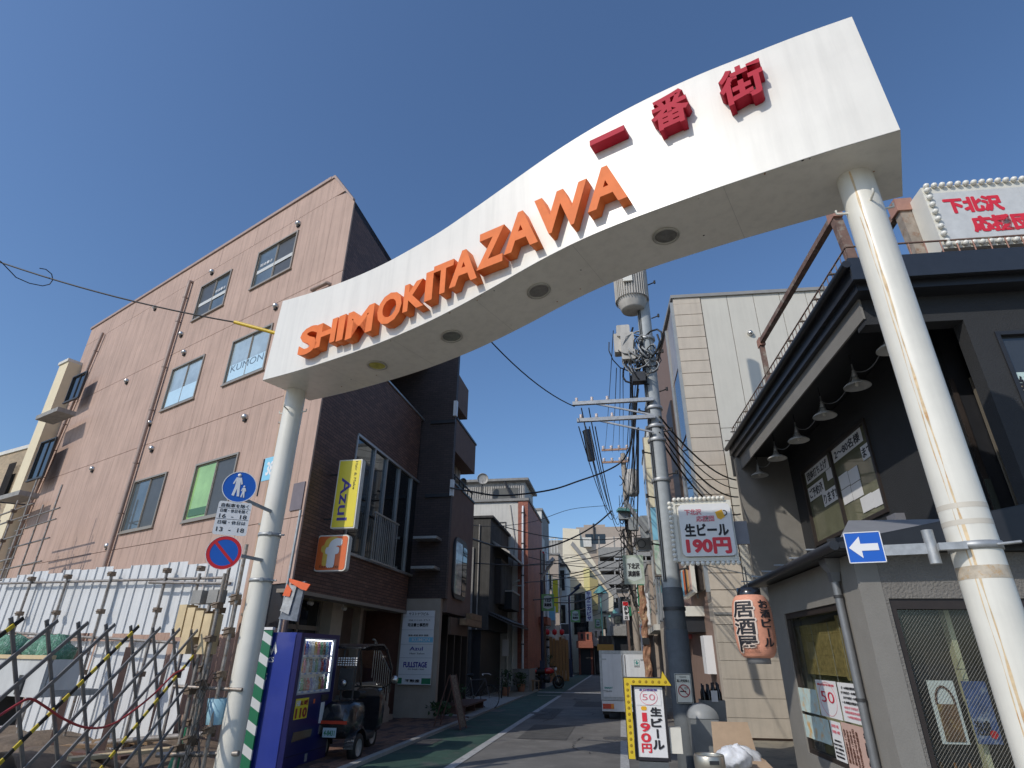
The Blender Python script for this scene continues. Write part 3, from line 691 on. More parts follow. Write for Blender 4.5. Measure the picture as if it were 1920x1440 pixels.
q = FA.px(193, 624, .1); pipe(FA, bld, [(193, 624), (40, 985), (0, 1080)], .05, PIPEP)
xx = FA.px(358, 521, .1)
for pts, r_, m_, nm in (([(xx[0], 12.4), (xx[0], .3)], .055, PIPEP, 1),):
    o = part(bld, 'drain_pipe', MB().tube([(xx[0] + .02, .02, 12.42), (xx[0], -.1, 12.42), (xx[0], -.1, 12.3), (xx[0], -.1, .1)], r_, 10), m_)
    for z in (1.5, 3.1, 4.9, 6.3, 7.9, 9.3, 10.9, 11.8): part(o, 'pipe_clip', MB().lathe([(r_ + .012, -.02), (r_ + .012, .02)], 10, (xx[0], -.1, z)).box(xx[0] - .012, xx[0] + .012, -.1, 0, z - .012, z + .012), m_)
x3 = FA.px(536, 745, .08)[0]
o = part(bld, 'drain_pipe', MB().tube([(x3, -.08, 9.2), (x3, -.08, 3.4), (x3 - .02, -.08, .1)], .045, 10), PIPEO)
for z in (2.2, 3.9, 4.9, 6.1, 6.9, 7.7): part(o, 'pipe_clip', MB().lathe([(.055, -.02), (.055, .02)], 10, (x3, -.08, z)).box(x3 - .01, x3 + .01, -.08, 0, z - .01, z + .01), ALUB)
ub = FA.px(1600 / 2.5946, 550 / 2.5946 + 320, .05); ua = FA.px(1525 / 2.5946, 585 / 2.5946 + 320, .05)
part(bld, 'duct_hood', MB().tube([(ua[0], .0, ua[1]), (ua[0], -.1, ua[1]), (ub[0], -.1, ub[1]), (ub[0], 0, ub[1])], .05, 10), PIPEP)
vents = c1((1450, 255), (1030, 490), (753, 665), (1340, 657), (880, 793), (895, 882), (615, 1022), (728, 1225), (1190, 1197), (737, 1350)) + c0((638, 88), (388, 177), (452, 503))[1:]
vh = MB().lathe([(.0, .11), (.05, .1), (.075, .06), (.08, 0)], 14, (0, 0, 0), 'y', cap=False).mesh('vent_hood', STEEL)
vb = MB(); vb.add([(.07 * math.cos(R(a)), -.025, .07 * math.sin(R(a)) - .02) for a in range(0, 360, 30)], [tuple(range(12))])
vbm = B(-.055, .055, -.05, .0, -.11, -.03).mesh('vent_mouth', BLACK)
for x, y in vents:
    X, Z = FA.px(x, y, .05); o = part(bld, 'vent_hood', vh, None); o.location = (X, -.006, Z); o2 = part(o, 'vent_mouth', vbm, None)

# --- street front of the same building (frame FB, parts converted by a sub-empty rotation)
front = subempty(bld, FB, FA)
zs = 2.62; xb0, zb0 = FB.px(660, 1043); xb1, zb1 = FB.px(790, 907); z_lo = FB.px(660, 1043)[1]; z_hi = FB.px(660, 803)[1]
xL = FB.px(660, 900)[0]; xR = FB.px(785, 1000)[0]
rc0 = FB.px(806.7, 735)[0]; rz0 = FB.px(802, 798)[1]; rz1 = FB.px(806.5, 696)[1]
WINB = (xL, xR, z_lo, z_hi); REC = (1.7, rc0 - .08, rz0, rz1)
part(front, 'front_wall', wallwith(.05, LB, zs, 11.9, 0, .12, [WINB, REC]), BRICK)
part(front, 'rain_strip', B(.02, LB, -.03, .3, zs - .07, zs - .003), ALUB)
part(front, 'recess_coping', B(REC[0], REC[1], -.04, .28, REC[2] - .0, REC[2] + .05), ALU)
part(front, 'recess_frame', B(REC[0], REC[1], -.02, .02, REC[3] - .05, REC[3]).box(REC[1] - .04, REC[1], -.02, .02, REC[2] + .05, REC[3] - .05), STEELD)
part(front, 'balcony_ceiling', B(REC[0] - .1, REC[1] + .1, .29, 1.29, REC[3] + .003, REC[3] + .1), BROWNW); part(front, 'balcony_floor', B(REC[0] - .1, REC[1] + .1, .29, 1.29, REC[2] - .9, REC[2] - .8), BROWNW)
# the first-floor window band
x0, x1, z0, z1 = WINB; cuts = [0, .19, .42, .63, .82, 1.0]
cuts = [0] + [max(.02, (FB.px(a, b)[0] - x0) / (x1 - x0)) for a, b in ((697, 900), (722, 900), (745, 930), (767, 960))] + [1]
f = part(front, 'window', MB().box(x0, x1, -.03, .1, z1 - .06, z1).box(x0, x1, -.05, .1, z0 - .0, z0 + .06), ALU)
for i, c in enumerate(cuts):
    X = x0 + (x1 - x0) * c; part(f, 'mullion', B(X - .03, X + .03, -.025, .08, z0 + .06, z1 - .06), ALU)
for a, b in zip(cuts, cuts[1:]): part(f, 'pane', B(x0 + (x1 - x0) * a + .031, x0 + (x1 - x0) * b - .031, .03, .04, z0 + .06, z1 - .06), DGLASS)
rl = part(front, 'window_rail', B(x0 + (x1 - x0) * cuts[1] + .12, x0 + (x1 - x0) * cuts[3] - .05, -.16, -.12, z0 + 1.12, z0 + 1.16), ALU); part(rl, 'bottom_rail', B(x0 + (x1 - x0) * cuts[1] + .12, x0 + (x1 - x0) * cuts[3] - .05, -.16, -.12, z0 + .0, z0 + .04), ALU)
k = x0 + (x1 - x0) * cuts[1] + .14
while k < x0 + (x1 - x0) * cuts[3] - .06: part(rl, 'baluster', B(k, k + .022, -.15, -.13, z0 + .04, z0 + 1.12), ALU); k += .12
# ground floor shop: recessed front, door, windows
GY = .95
part(front, 'shop_ceiling', B(.62, LB, .02, GY + .3, zs + .003, zs + .05), INTER)
sh = MB().box(.6, 1.0, GY, GY + .1, 0, zs).box(1.0, 1.1, GY - .04, GY + .1, 0, zs).box(1.95, 2.03, GY - .04, GY + .06, 0, zs).box(2.85, 2.95, GY - .04, GY + .1, 0, zs).box(1.1, 2.85, GY - .04, GY + .06, 2.0, 2.09)
part(front, 'shop_frame', sh, ALUB)
part(front, 'shop_glass', B(1.1, 1.95, GY, GY + .01, .1, 2.0), DGLASS); part(front, 'shop_glass', B(2.03, 2.85, GY, GY + .01, .9, 2.0), DGLASS); part(front, 'shop_glass', B(1.1, 2.85, GY, GY + .01, 2.09, zs - .03), DGLASS)
part(front, 'door_handle', MB().tube([(1.86, GY - .08, .8), (1.86, GY - .08, 1.5)], .015, 8), STEEL)
part(front, 'shop_dado', B(2.03, 2.85, GY - .02, GY + .05, .05, .9), ALUB)
for k in range(6):
    part(front, 'notice', B(2.12 + (k % 3) * .2, 2.29 + (k % 3) * .2, GY - .012, GY - .004, .98 + (k // 3) * .28, 1.22 + (k // 3) * .28), PAPER)
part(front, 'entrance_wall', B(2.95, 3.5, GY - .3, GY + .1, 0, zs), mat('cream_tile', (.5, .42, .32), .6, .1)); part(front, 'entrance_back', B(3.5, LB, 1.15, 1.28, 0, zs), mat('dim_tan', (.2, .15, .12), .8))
part(front, 'entrance_post', B(4.35, 4.5, .6, .8, 0, zs), mat('tan_post', (.35, .27, .2), .7)); part(front, 'entrance_door', B(3.6, 4.2, 1.1, 1.14, .45, 2.4), DKBR)
for X in (1.6, 3.15):
    s_ = part(front, 'spot_lamp', MB().tube([(X, .5, zs - .0), (X, .5, zs - .08)], .012, 6).lathe([(.035, -.08), (.05, .06)], 12, (X, .47, zs - .13), 'x'), CREAMW)
# stair, side wall and rail of the entrance
part(front, 'stair_side_wall', MB().prism([(3.1, 0), (5.2, 0), (5.2, .32), (4.2, .95), (3.1, .95)], -.05, .06), mat('cream_stone', (.36, .3, .24), .7, .1, 3))
for k in range(4): part(front, 'step', B(4.95 - k * .28, 5.75 - k * .28 if k == 0 else 5.0 - k * .28 + .23, .06, .9, 0, .16 + k * .16), mat('cream_stone', (.36, .3, .24)))
rl = part(front, 'handrail', MB().tube([(5.15, 0, .35), (5.15, 0, 1.12), (4.0, 0, 1.85), (3.9, 0, 1.85)], .022, 8), STEEL)
for k in range(9): X = 4.05 + k * .13; part(rl, 'baluster', MB().tube([(X, 0, .32 + (5.2 - X) * .62), (X, 0, 1.12 + (5.15 - X) * .63)], .009, 6), STEEL)

flatten(front)
# ---- conduits and small things on the pink wall behind the left pillar
part(bld, 'conduit', MB().tube([(-.62, -.06, .1), (-.62, -.06, 3.2)], .028, 8), GALV)
ad_ = FA.thing('address_plate', 'pale blue street number plate half hidden behind the left pillar', 'sign', (0, 0, 0))
a0, b0_ = FA.px(490, 903, .3); a1, b1_ = FA.px(517, 855, .3)
part(ad_, 'plate', B(a0, a1 + .12, -.31, -.29, b0_, b1_), SKYBL); text(ad_, '38', (a0 + a1) / 2 + .06, -.311, (b0_ + b1_) / 2, .22, .28, PAPER, .04); part(ad_, 'bracket', MB().tube([(a0 - .05, -.3, b1_ - .05), (a0 - .05, -.0, b1_ - .05)], .012, 6).tube([(a0 - .05, -.3, b1_), (a0 - .05, -.3, b0_ - .3)], .016, 6), STEELD)

# ---- projecting signs
g = Fr(FB.W(.8, -.1, 0), 101.5)                              # faces along the street towards the viewer
def signbox(name, label, pts, dep, face, frame, out=.12):
    # pts TL TR BL BR photo corners of the face
    x0, x1, z0, z1 = rect(g, *pts); t = g.thing(name, label, 'sign', ((x0 + x1) / 2, 0, z0)); w = (x1 - x0) / 2; h = z1 - z0
    part(t, 'box', MB().bbox(-w, w, 0, dep, 0, h, .02 if h > w * 3 else .07), frame)
    fp = part(t, 'face', MB().bbox(-w + .025, w - .025, -.006, -.0005, .025, h - .025, .015 if h > w * 3 else .055), face)
    return t, w, h
def z6(*p): return [(x / 5.76 + 540, y / 5.76 + 850) for x, y in p]
g = Fr(FB.W(FB.px(608, 940)[0], 0, 0), 101.5)
t, w, h = signbox('hair_salon_sign', 'tall yellow sign reading Azul sideways, above the orange sign on the brown wall', z6((570, 70), (820, 65), (445, 810), (700, 812)), .16, YELLOW, CREAMW)
text(t, 'Azul', -.04 * w / .3, -.008, h * .42, h * .62, w * .85, BLUEI, .012, .003, rot=R(90)); text(t, 'Hair & Make', w * .55, -.008, h * .76, h * .42, .05, INK, -.0, .002, rot=R(90))
part(t, 'arm', MB().beam((-w, .1, h * .8), (-w - .25, .1, h * .8), .03), STEELD); part(t, 'arm', MB().beam((-w, .1, h * .15), (-w - .25, .1, h * .15), .03), STEELD)
t, w, h = signbox('orange_f_sign', 'square orange sign with a white and yellow letter f under the yellow sign', z6((335, 885), (670, 880), (262, 1270), (612, 1278)), .14, ORSIGN, CREAMW)
text(t, 'f', -.06, -.0075, h * .55, w * .8, h * .72, mat('gold_letter', (.75, .5, .08), .5), .06, .003, keep=False); text(t, 'f', .04, -.011, h * .5, w * .8, h * .72, SIGNW, .06, .003); text(t, 'famille', -.02, -.0125, h * .13, w * 1.2, .06, mat('brown_ink', (.25, .08, .03), .5), 0, .002)
part(t, 'arm', MB().beam((-w, .08, h * .5), (-w - .5, .08, h * .5), .04), STEELD)
# ---- directory board on the pier beyond the entrance
g2 = Fr(FB.W(5.95, 0, 0), 101.5)
def z5(*p): return [(x / 3.6 + 500, y / 3.6 + 1040) for x, y in p]
x0, x1, z0, z1 = rect(g2, *z5((930, 378), (1130, 378), (875, 875), (1110, 880)))
t = g2.thing('tenant_directory', 'white building directory board with blue KUMON line beside the entrance stair', 'sign', ((x0 + x1) / 2, 0, z0)); w = (x1 - x0) / 2; h = z1 - z0
part(t, 'board', B(-w, w, 0, .05, 0, h), SIGNW)
for i, (s_, zz, hh, ww, m_, b_) in enumerate((('サストナワビル', .955, .045, .7, INK, .01), ('LEGAL ソーシャル・オフィス', .865, .028, .75, INK, .01), ('司法書士事務所', .8, .05, .72, INK, .03), ('算数 英語 数学 国語', .655, .025, .7, INK, .01), ('Azul', .475, .05, .45, BLUEI, .02), ('Hair Salon', .41, .022, .5, INK, 0), ('FULLSTAGE', .26, .07, .8, BLUEI, .04), ('03-3468-1900', .2, .018, .55, INK, 0))):
    text(t, s_, .03 * (i % 2), -.002, zz * h, ww * 2 * w * .9, hh * h, m_, b_, .003)
part(t, 'blue_band', B(-w * .5, w, -.004, -.0005, h * .56, h * .63), SKYBL); text(t, 'KUMON', w * .25, -.006, h * .595, w * 1.1, h * .045, PAPER, .01)
part(t, 'green_band', B(w * .45, w, -.004, -.0005, h * .01, h * .085), GREEN).data; part(t, 'green_band', B(-w, -w * .75, -.004, -.0005, h * .01, h * .085), GREEN); text(t, '不動産', -.05, -.006, h * .05, w * .9, h * .04, INK, .03)
for zz in (.91, .73, .53, .35, .13): part(t, 'divider', B(-w, w, -.004, -.0006, h * zz, h * zz + .006), mat('grey_line', (.3, .3, .32), .6))
g2b = g2
pier = (x0, x1)

# ================================================================== DARK SECOND PART (stair tower) and balconies, house B2
SL = Fr(ST(-5.45, 0), 10)                                       # street line of the left row: X = distance along
g3 = Fr(FB.W(6.0, 0, 0), 101.5)
tw = g3.thing('dark_stair_tower', 'black-brown tiled tower block with wall clamps between the corner building and balcony block', 'building', (0, 0, 0))
xw0 = g3.px(811, 900)[0]; xw1 = g3.px(846, 900)[0]; ztw = 13.6
part(tw, 'tower_wall', B(xw0 - 2.0, xw1, .05, .245, 2.95, ztw), BRICKD); part(tw, 'pier', B(x0 - .1, x1 + .12, .06, .24, 0, 2.945), mat('cream_stone', (.36, .3, .24)))
part(tw, 'ledge', B(xw0 - .2, xw1 + .02, -.0, .05, g3.px(835, 790)[1] - .05, g3.px(835, 790)[1] + .05), DKTRIM); part(tw, 'ledge', B(xw0 - .2, xw1 + .02, -.0, .05, g3.px(835, 928)[1] - .05, g3.px(835, 928)[1] + .05), DKTRIM)
part(tw, 'sheet_plate', B(xw1 - .02, xw1 + .08, -.03, .1, g3.px(835, 930)[1], g3.px(835, 900)[1]), SIGNW); part(tw, 'sheet_plate', B(xw1 - .05, xw1 + .06, -.03, .1, g3.px(850, 780)[1], g3.px(850, 752)[1]), SIGNW)
for yy in ((1015, 1042), (1070, 1095)):
    zz = g3.px(800, yy[0])[1]; part(tw, 'canopy', MB().add([(xw0 - .3, -.45, zz), (xw1 - .2, -.45, zz - .0), (xw1 - .2, 0.05, zz), (xw0 - .3, 0.05, zz), (xw0 - .3, -.45, zz + .07), (xw1 - .2, -.45, zz + .07), (xw1 - .2, 0.05, zz + .07), (xw0 - .3, .05, zz + .07)], [(0, 3, 2, 1), (4, 5, 6, 7), (0, 1, 5, 4), (1, 2, 6, 5), (2, 3, 7, 6), (3, 0, 4, 7)]), ALU)
# balcony block B2 : street wall in frame S2
tx = tw; p2 = g3.W(xw1, .25, 0); S2 = Fr((p2.x, p2.y), 10.5)
b2 = S2.thing('balcony_block', 'brown wall block with overhanging balconies and a round cornered window past the stair tower', 'building', (0, 0, 0))
LE = S2.px(885, 1050)[0]
wx0 = max(S2.px(830, 1010)[0], .3); wx1 = S2.px(872, 1080)[0]; wzt = S2.px(850, 1003)[1]; wzb = S2.px(868, 1128)[1]
WH = (wx0, wx1, wzb, wzt); zpar = S2.px(842, 898)[1]
part(b2, 'street_wall', B(0, LE, 0, 5, 2.6, zpar), BROWNW); part(b2, 'recess_wall', B(0, S2.px(884, 900)[0], 1.0, 5, zpar + .002, S2.px(889, 888)[1]), BROWNW); part(b2, 'recess_wall', B(0, S2.px(866, 760)[0], 1.0, 4, S2.px(889, 888)[1] + .002, S2.px(872, 731)[1]), BROWNW); part(b2, 'parapet_cap', B(0, LE, -.03, .2, zpar + .002, zpar + .06), DKTRIM)
part(b2, 'window', MB().bbox(WH[0], WH[1], -.06, -.001, WH[2], WH[3], .35), DKTRIM); f = b2.children[-1]
xq = WH[0] + (WH[1] - WH[0]) * .55
part(f, 'pane', MB().bbox(WH[0] + .1, xq, -.08, -.062, WH[2] + .12, WH[3] - .15, .1), mat('reflecting_pane', (.42, .4, .37), .06, .4, 2)); part(f, 'pane', MB().bbox(xq + .07, WH[1] - .15, -.08, -.062, WH[2] + .12, WH[3] - .2, .1), DGLASS)
bx1 = S2.px(891, 860)[0]; za0 = S2.px(853, 783)[1]; za1 = S2.px(889, 888)[1]
za0 = S2.px(893, 837)[1]
part(b2, 'balcony', B(.0, bx1, 0, 1.0, za1, za0), BROWNW); part(b2, 'balcony_cap', B(-.02, bx1 + .04, -.03, .2, za0 + .002, za0 + .07), DKTRIM)
ux1 = S2.px(878, 745)[0]; part(b2, 'upper_parapet', B(0.0, ux1, 0, 1.0, S2.px(875, 785)[1], S2.px(878, 731)[1]), BROWNW)
def ac(par, fr, x, y, d):
    X, Z = fr.px(x, y, d); o = part(par, 'air_conditioner', MB().box(X - .38, X + .38, -d, -d + .3, Z, Z + .55), mat('aged_cream_metal', (.38, .35, .29), .5)); part(o, 'fan_grille', ring(MB(), X - .08, Z + .28, .22, .22, .02, -d - .01, -d), STEELD); part(o, 'end_grille', B(X - .385, X - .381, -d + .04, -d + .26, Z + .08, Z + .46), STEELD)
ac(b2, S2, 866, 778, -.35); ac(b2, S2, 857, 900, -.4)
part(b2, 'balcony_rail', MB().tube([(.1, .02, zpar + .3), (LE - .2, .02, zpar + .3)], .03, 6), STEELD)
for k in range(5): part(b2, 'rail_post', MB().tube([(.2 + k * (LE - .5) / 4, .02, zpar + .06), (.2 + k * (LE - .5) / 4, .02, zpar + .3)], .025, 6), STEELD)
# house ground floor under B2: timber panel sign, dark doorway
part(b2, 'ground_wall', B(0, LE, .5, 5, 0, 2.6), BROWNP)
part(b2, 'timber_panel', B(.3, 2.2, -.05, .02, 2.05, 2.5), mat('dark_timber', (.12, .075, .05), .7)); part(b2, 'timber_block', B(LE - 1.6, LE + .4, -.3, -.1, 2.32, 2.5), WOOD).data; part(b2, 'timber_block', B(LE - .9, LE + .4, -.3, -.1, 2.51, 2.68), WOOD)
for k in range(5): part(b2, 'door_post', B(.4 + k * .8, .5 + k * .8, .3, .5, 0, 2.6), DKBR)
# satellite dishes
for k, (x, y, lab) in enumerate(((869, 908, 'small satellite dish on the balcony block, left of the two'), (905, 898, 'small grey satellite dish by the white rooftop hut'))):
    p = atD(x, y, 19.5 if k == 0 else 33); s_ = 1 if k == 0 else 1.6; g4 = Fr((p.x, p.y), 130 if k == 0 else 80); t = g4.thing('satellite_dish', lab, 'satellite dish', (0, 0, p.z - .3 * s_))
    part(t, 'dish', MB().lathe([(.0, .0), (.12 * s_, .015), (.21 * s_, .05), (.2 * s_, .055)], 20, (0, 0, .3 * s_), 'y', cap=False), STGALV); part(t, 'mast', MB().tube([(0, .03, .3 * s_), (0, .08, -.3 * s_)], .018 * s_, 6), STEELD); part(t, 'feed_arm', MB().tube([(0, .02, .14 * s_), (0, -.2 * s_, .22 * s_)], .01, 5), STEELD)

# ================================================================== BUILDINGS FAR LEFT
def simple_block(fr, name, label, x0, x1, y0, y1, z1, m, at=(0, 0, 0)):
    t = fr.thing(name, label, 'building', at); part(t, 'wall', B(x0, x1, y0, y1, 0, z1), m); return t
# cream building behind the pink one
FG = Fr(FA.W(-16.4, -.5, 0), 122)
x1_ = FG.px(170, 672)[0]; zc = FG.px(140, 672)[1]
xl = FG.px(128, 700)[0] - .0
xl = FG.px(100, 800)[0]; 
t = FG.thing('cream_building', 'cream rendered building with small barred windows behind the left edge of the pink wall', 'building', (0, 0, 0))
c = [FG.px(135, 670), FG.px(48, 830), FG.px(0, 950)]
XL = sum(a for a, b in c) / 3; ZC = FG.px(140, 672)[1]
part(t, 'wall', B(XL, 1.2, 0, 6, 0, ZC), CREAM); part(t, 'roof_edge', B(XL - .05, 1.2, -.05, 6, ZC + .002, ZC + .12), PALEW)
e = FG.px(60, 825); part(t, 'roof_slab', B(XL - 2.2, XL, 1, 3, e[1] - .1, e[1] + .15), PALEW)
for (a, b) in (((133, 735), (150, 718)), ((65, 880), (92, 843))):
    q0 = FG.px(*a); q1_ = FG.px(*b); w = window(t, q0[0] - .2, q1_[0] + .35, q0[1] - .4, q1_[1] + .4, -.01, STEELD, DGLASS, dep=.02)
    part(t, 'window_ledge', B(q0[0] - .5, q1_[0] + .6, -.55, 0, q0[1] - 1.15, q0[1] - 1.0), CONC)
FH = Fr(FG.W(XL - 1.5, 2.5, 0), 118); zt = FH.px(20, 850)[1]; XR_ = FH.px(52, 855)[0]
t = FH.thing('sand_brick_building', 'low sand coloured brick building with a barred window at the left edge', 'building', (0, 0, 0)); part(t, 'wall', B(XR_ - 14, XR_, 0, 6, 0, zt), SAND); part(t, 'coping', B(XR_ - 14, XR_ + .05, -.06, 6, zt + .002, zt + .18), PALEW)
q0 = FH.px(2, 932); q1_ = FH.px(30, 888); w = part(t, 'window', B(q0[0], q1_[0], -.03, .02, q0[1], q1_[1]), DGLASS)
for k in range(6): X = q0[0] + (q1_[0] - q0[0]) * k / 5; part(w, 'bar', MB().tube([(X, -.15, q0[1] - .1), (X, -.15, q1_[1] + .5)], .025, 5), DKBR)

# ================================================================== HOARDING AND SCAFFOLD (left)
hp = atz(391, 1053, 3.0); HD = Fr((hp.x, hp.y), 180 - 66.6)
hz = lambda x, y: HD.px(x, y)
hd = HD.thing('site_hoarding', 'white ribbed steel sheet hoarding around the building lot in front of the pink wall', 'fence', (0, 0, 0))
XH0 = -9.5; XH1 = hz(436, 1062)[0]; zb = hz(260, 1190)[1]
xx_ = XH0; k = 0
rib = lambda w_, z0, z1: MB().add([(a, y, z) for z in (z0, z1) for a, y in ((0, 0), (.01, 0), (.014, -.026), (.034, -.026), (.038, 0), (w_ * .5, 0), (w_ * .5 + .004, -.026), (w_ * .5 + .024, -.026), (w_ * .5 + .028, 0), (w_, 0))], [(i, i + 1, i + 11, i + 10) for i in range(9)])
sw = .5; rm = [rib(sw - .01, 0, 3.0 - zb).mesh('hoarding_sheet', SHEET)]
while xx_ < XH1 - .1:
    dz = [0, .03, -.03, .02][k % 4] if xx_ > -5.2 else -.12 + .05 * (k % 3)
    o = part(hd, 'hoarding_sheet', rm[0], None); o.location = (xx_, random.uniform(-.01, .01), zb + dz); xx_ += sw; k += 1
# lower, leaning tier of sheets
rm2 = rib(sw - .01, 0, zb - .1).mesh('hoarding_sheet', SHEET)
for k in range(18):
    if k in (3, 9): continue
    o = part(hd, 'hoarding_sheet', rm2, None); o.location = (XH0 + .2 + k * .505, .16 + random.uniform(0, .12), .0); o.rotation_euler = (R(random.uniform(-4, 1)), 0, R(random.uniform(-2, 2)))
def scaf(name, label, a, b, r=.024, m=SCAF, cat='pole'):
    o = link(name, MB().tube([a, b], r, 8).mesh(name, m)); tag(o, label, cat, None); return o
sg = HD.thing('tube_scaffold', 'rusty tube scaffold with clamps standing against the white hoarding', 'scaffold', (0, 0, 0))
def tb(a, b, r=.024): return part(sg, 'tube', MB().tube([a, b], r, 8), SCAF)
def hb(x0, y0, x1, y1, d): p0 = HD.px(x0, y0, d); p1 = HD.px(x1, y1, d); return (p0[0], -d, p0[1]), (p1[0], -d, p1[1])
tb(*hb(0, 1094, 428, 1083, .12)); tb(*hb(280, 1092, 432, 1094, .2)); tb(*hb(0, 1185, 330, 1205, .12)); tb(*hb(100, 1400, 400, 1375, .14), r=.04)
for x0, y0, x1, y1 in ((315, 1065, 170, 1500), (210, 1075, 60, 1500), (128, 1080, 10, 1400), (375, 1075, 260, 1440), (60, 1085, -40, 1330)):
    a, b = hb(x0, y0, x1, y1, .16); tb(a, (a[0], a[1], 0.02))
    for z in (2.86, 2.2, 1.2): part(sg, 'clamp', MB().box(a[0] - .05, a[0] + .05, a[1] - .05, a[1] + .05, z - .04, z + .04).tube([(a[0], a[1] - .09, z), (a[0] + .06, a[1] - .05, z)], .012, 6), CLAMP)
# taller scaffold tower at the far left beside the pink wall
st = Fr(FA.W(-10.6, -1.6, 0), 124.5).thing('scaffold_tower', 'slim scaffold tower of brown tubes by the left end of the pink wall', 'scaffold', (0, 0, 0))
for X in (-.9, 0, .9):
    for Y in (0, .6): part(st, 'tube', MB().tube([(X, Y, 0), (X, Y, 5.3 + X * .5)], .024, 6), SCAF)
for z in (2.4, 3.1, 3.6, 4.2, 4.7, 5.0):
    for Y in (0, .6): part(st, 'tube', MB().tube([(-1.5, Y, z), (1.3, Y, z + .05)], .024, 6), SCAF)
    part(st, 'clamp', B(-.06, .06, -.07, .05, z - .04, z + .04), CLAMP)
t = Fr(FA.W(-11.0, -1.9, 0), 124.5).thing('work_lamp', 'round white work lamp clipped high on the left scaffold tower', 'lamp', (0, 0, 0)); z = FA.px(55, 928, 1.9)[1]
part(t, 'shade', MB().lathe([(.05, .12), (.15, .05), (.2, -.08), (.19, -.1)], 16, (0, -.1, z)), STEEL); part(t, 'clip', MB().tube([(0, 0, z + .1), (0, .6, z + .15)], .02, 6), STEELD)
# scaffold uprights at the right end of the hoarding, next to the pillar
PD = 8.9
cl_ = Fr(atD(400, 1240, PD)[:2], 114); t = cl_.thing('corner_scaffold', 'cluster of rusty uprights, clamps and pale timber blocks left of the arch pillar', 'scaffold', (0, 0, 0))
for k, (dx, dy, h) in enumerate(((-.28, 0, 2.3), (-.17, .1, 2.75), (-.06, -.05, 2.5), (.06, .12, 2.9), (.16, .02, 2.2), (-.35, .15, 2.05))):
    u = part(t, 'upright', MB().tube([(dx, dy, 0), (dx + random.uniform(-.03, .03), dy, h)], .024, 8), SCAF)
    for z in (.5, 1.1, 1.6, 2.0): part(u, 'clamp', MB().box(dx - .045, dx + .045, dy - .06, dy + .04, z + k * .05 - .035, z + k * .05 + .035).tube([(dx - .07, dy - .06, z + k * .05), (dx + .07, dy - .06, z + k * .05 + .03)], .012, 6), CLAMP)
for k in range(4): part(t, 'timber_block', B(-.75 + k * .17, -.61 + k * .17, -.08, .1, 1.72 - (k % 2) * .2, 2.12 - k * .04), WOODP)
for k in range(2): part(t, 'grey_block', B(-.6 + k * .3, -.42 + k * .3, -.05, .1, 2.13, 2.3), CONC)
for k in range(5): part(t, 'loose_wire', MB().tube([(.1 + .12 * math.cos(a * .9 + k), -.12, 1.3 - a * .12 + .05 * math.sin(a * 2.1 + k)) for a in range(9)], .004, 4), CABLE)
part(t, 'cross_tube', MB().tube([(-.5, -.08, 1.15), (.45, .12, 1.13)], .022, 8), SCAF); part(t, 'cross_tube', MB().tube([(-.5, -.1, .42), (.5, .2, .46)], .03, 8), SCAF); part(t, 'blue_bucket', MB().lathe([(.1, .0), (.13, .28), (.125, .28), (.095, .02)], 16, (.12, .1, .75)), mat('pale_blue_plastic', (.3, .5, .58), .4))
# expanding lattice gate
tips = [(25, 1158), (80, 1162), (135, 1166), (190, 1168), (232, 1172), (277, 1175), (320, 1179), (360, 1181)]
g0 = atz(*tips[0], 1.8); g1 = atz(*tips[-1], 1.8); azg = math.degrees(math.atan2(g1.x - g0.x, g1.y - g0.y)); GT = Fr((g0.x, g0.y), azg)
gate = GT.thing('lattice_gate', 'expanding lattice gate of dark grey bars with black and yellow striped bars', 'gate', (0, 0, 0))
HAZ = stripemat('hazard_stripe', (.6, .45, .03), (.015, .015, .015), .17, R(47), .45)
BARM = mat('gate_bar_grey', (.2, .195, .19), .45, .2, 10, metal=.3)
Lg = (g1 - g0).to_2d().length if hasattr(g1, 'to_2d') else 2; pitch = Lg / 7
meF = MB().box(-.016, .016, -.009, .009, 0, 1).mesh('gate_bar', BARM); 
slope = R(25)
def bar(x0, z0, x1, z1, y, m):
    mbb = MB(); d = Vector((x1 - x0, 0, z1 - z0)); n_ = Vector((-d.z, 0, d.x)).normalized() * .018; a = Vector((x0, y, z0)); b = a + d
    mbb.add([a + n_, a - n_, b - n_, b + n_] + [v + Vector((0, .012, 0)) for v in (a + n_, a - n_, b - n_, b + n_)], [(0, 1, 2, 3), (7, 6, 5, 4), (0, 4, 5, 1), (1, 5, 6, 2), (2, 6, 7, 3), (3, 7, 4, 0)])
    return part(gate, 'gate_bar', mbb, m)
for k in range(-9, 9):
    xt = k * pitch; dx = pitch * 4.3
    if xt < Lg + .2: bar(xt - .04, 1.8, xt + pitch * 1.55 * 1.6 - .04, .08, -.02, BARM)        # leaning one way (behind)
for k in range(-8, 16):
    xt = k * pitch
    x0, z0, x1, z1 = xt + .06, 1.8, xt + .06 - pitch * 5.2, .08
    if x0 > Lg + .1: u = (x0 - Lg - .1) / (x0 - x1); x0, z0 = x0 + (x1 - x0) * u, z0 + (z1 - z0) * u
    if z0 - z1 > .25: bar(x0, z0, x1, z1, -.045, HAZ if k % 4 == 0 else BARM)
hs = [(-10, 1348), (40, 1316), (60, 1311), (85, 1325), (120, 1348), (160, 1364), (200, 1362), (240, 1340), (290, 1300), (325, 1265), (345, 1255)]
pt = [GT.W(*((lambda q: (q[0], -.08, q[1]))(GT.px(x, y, .08)))) for x, y in hs]; pt2 = [tuple(p) for p in cr([tuple(p) for p in pt], 4)]
o = wire('red_hose', pt2, .011, 'thin red hose slung through the lattice gate', m=HOSE, n=7)
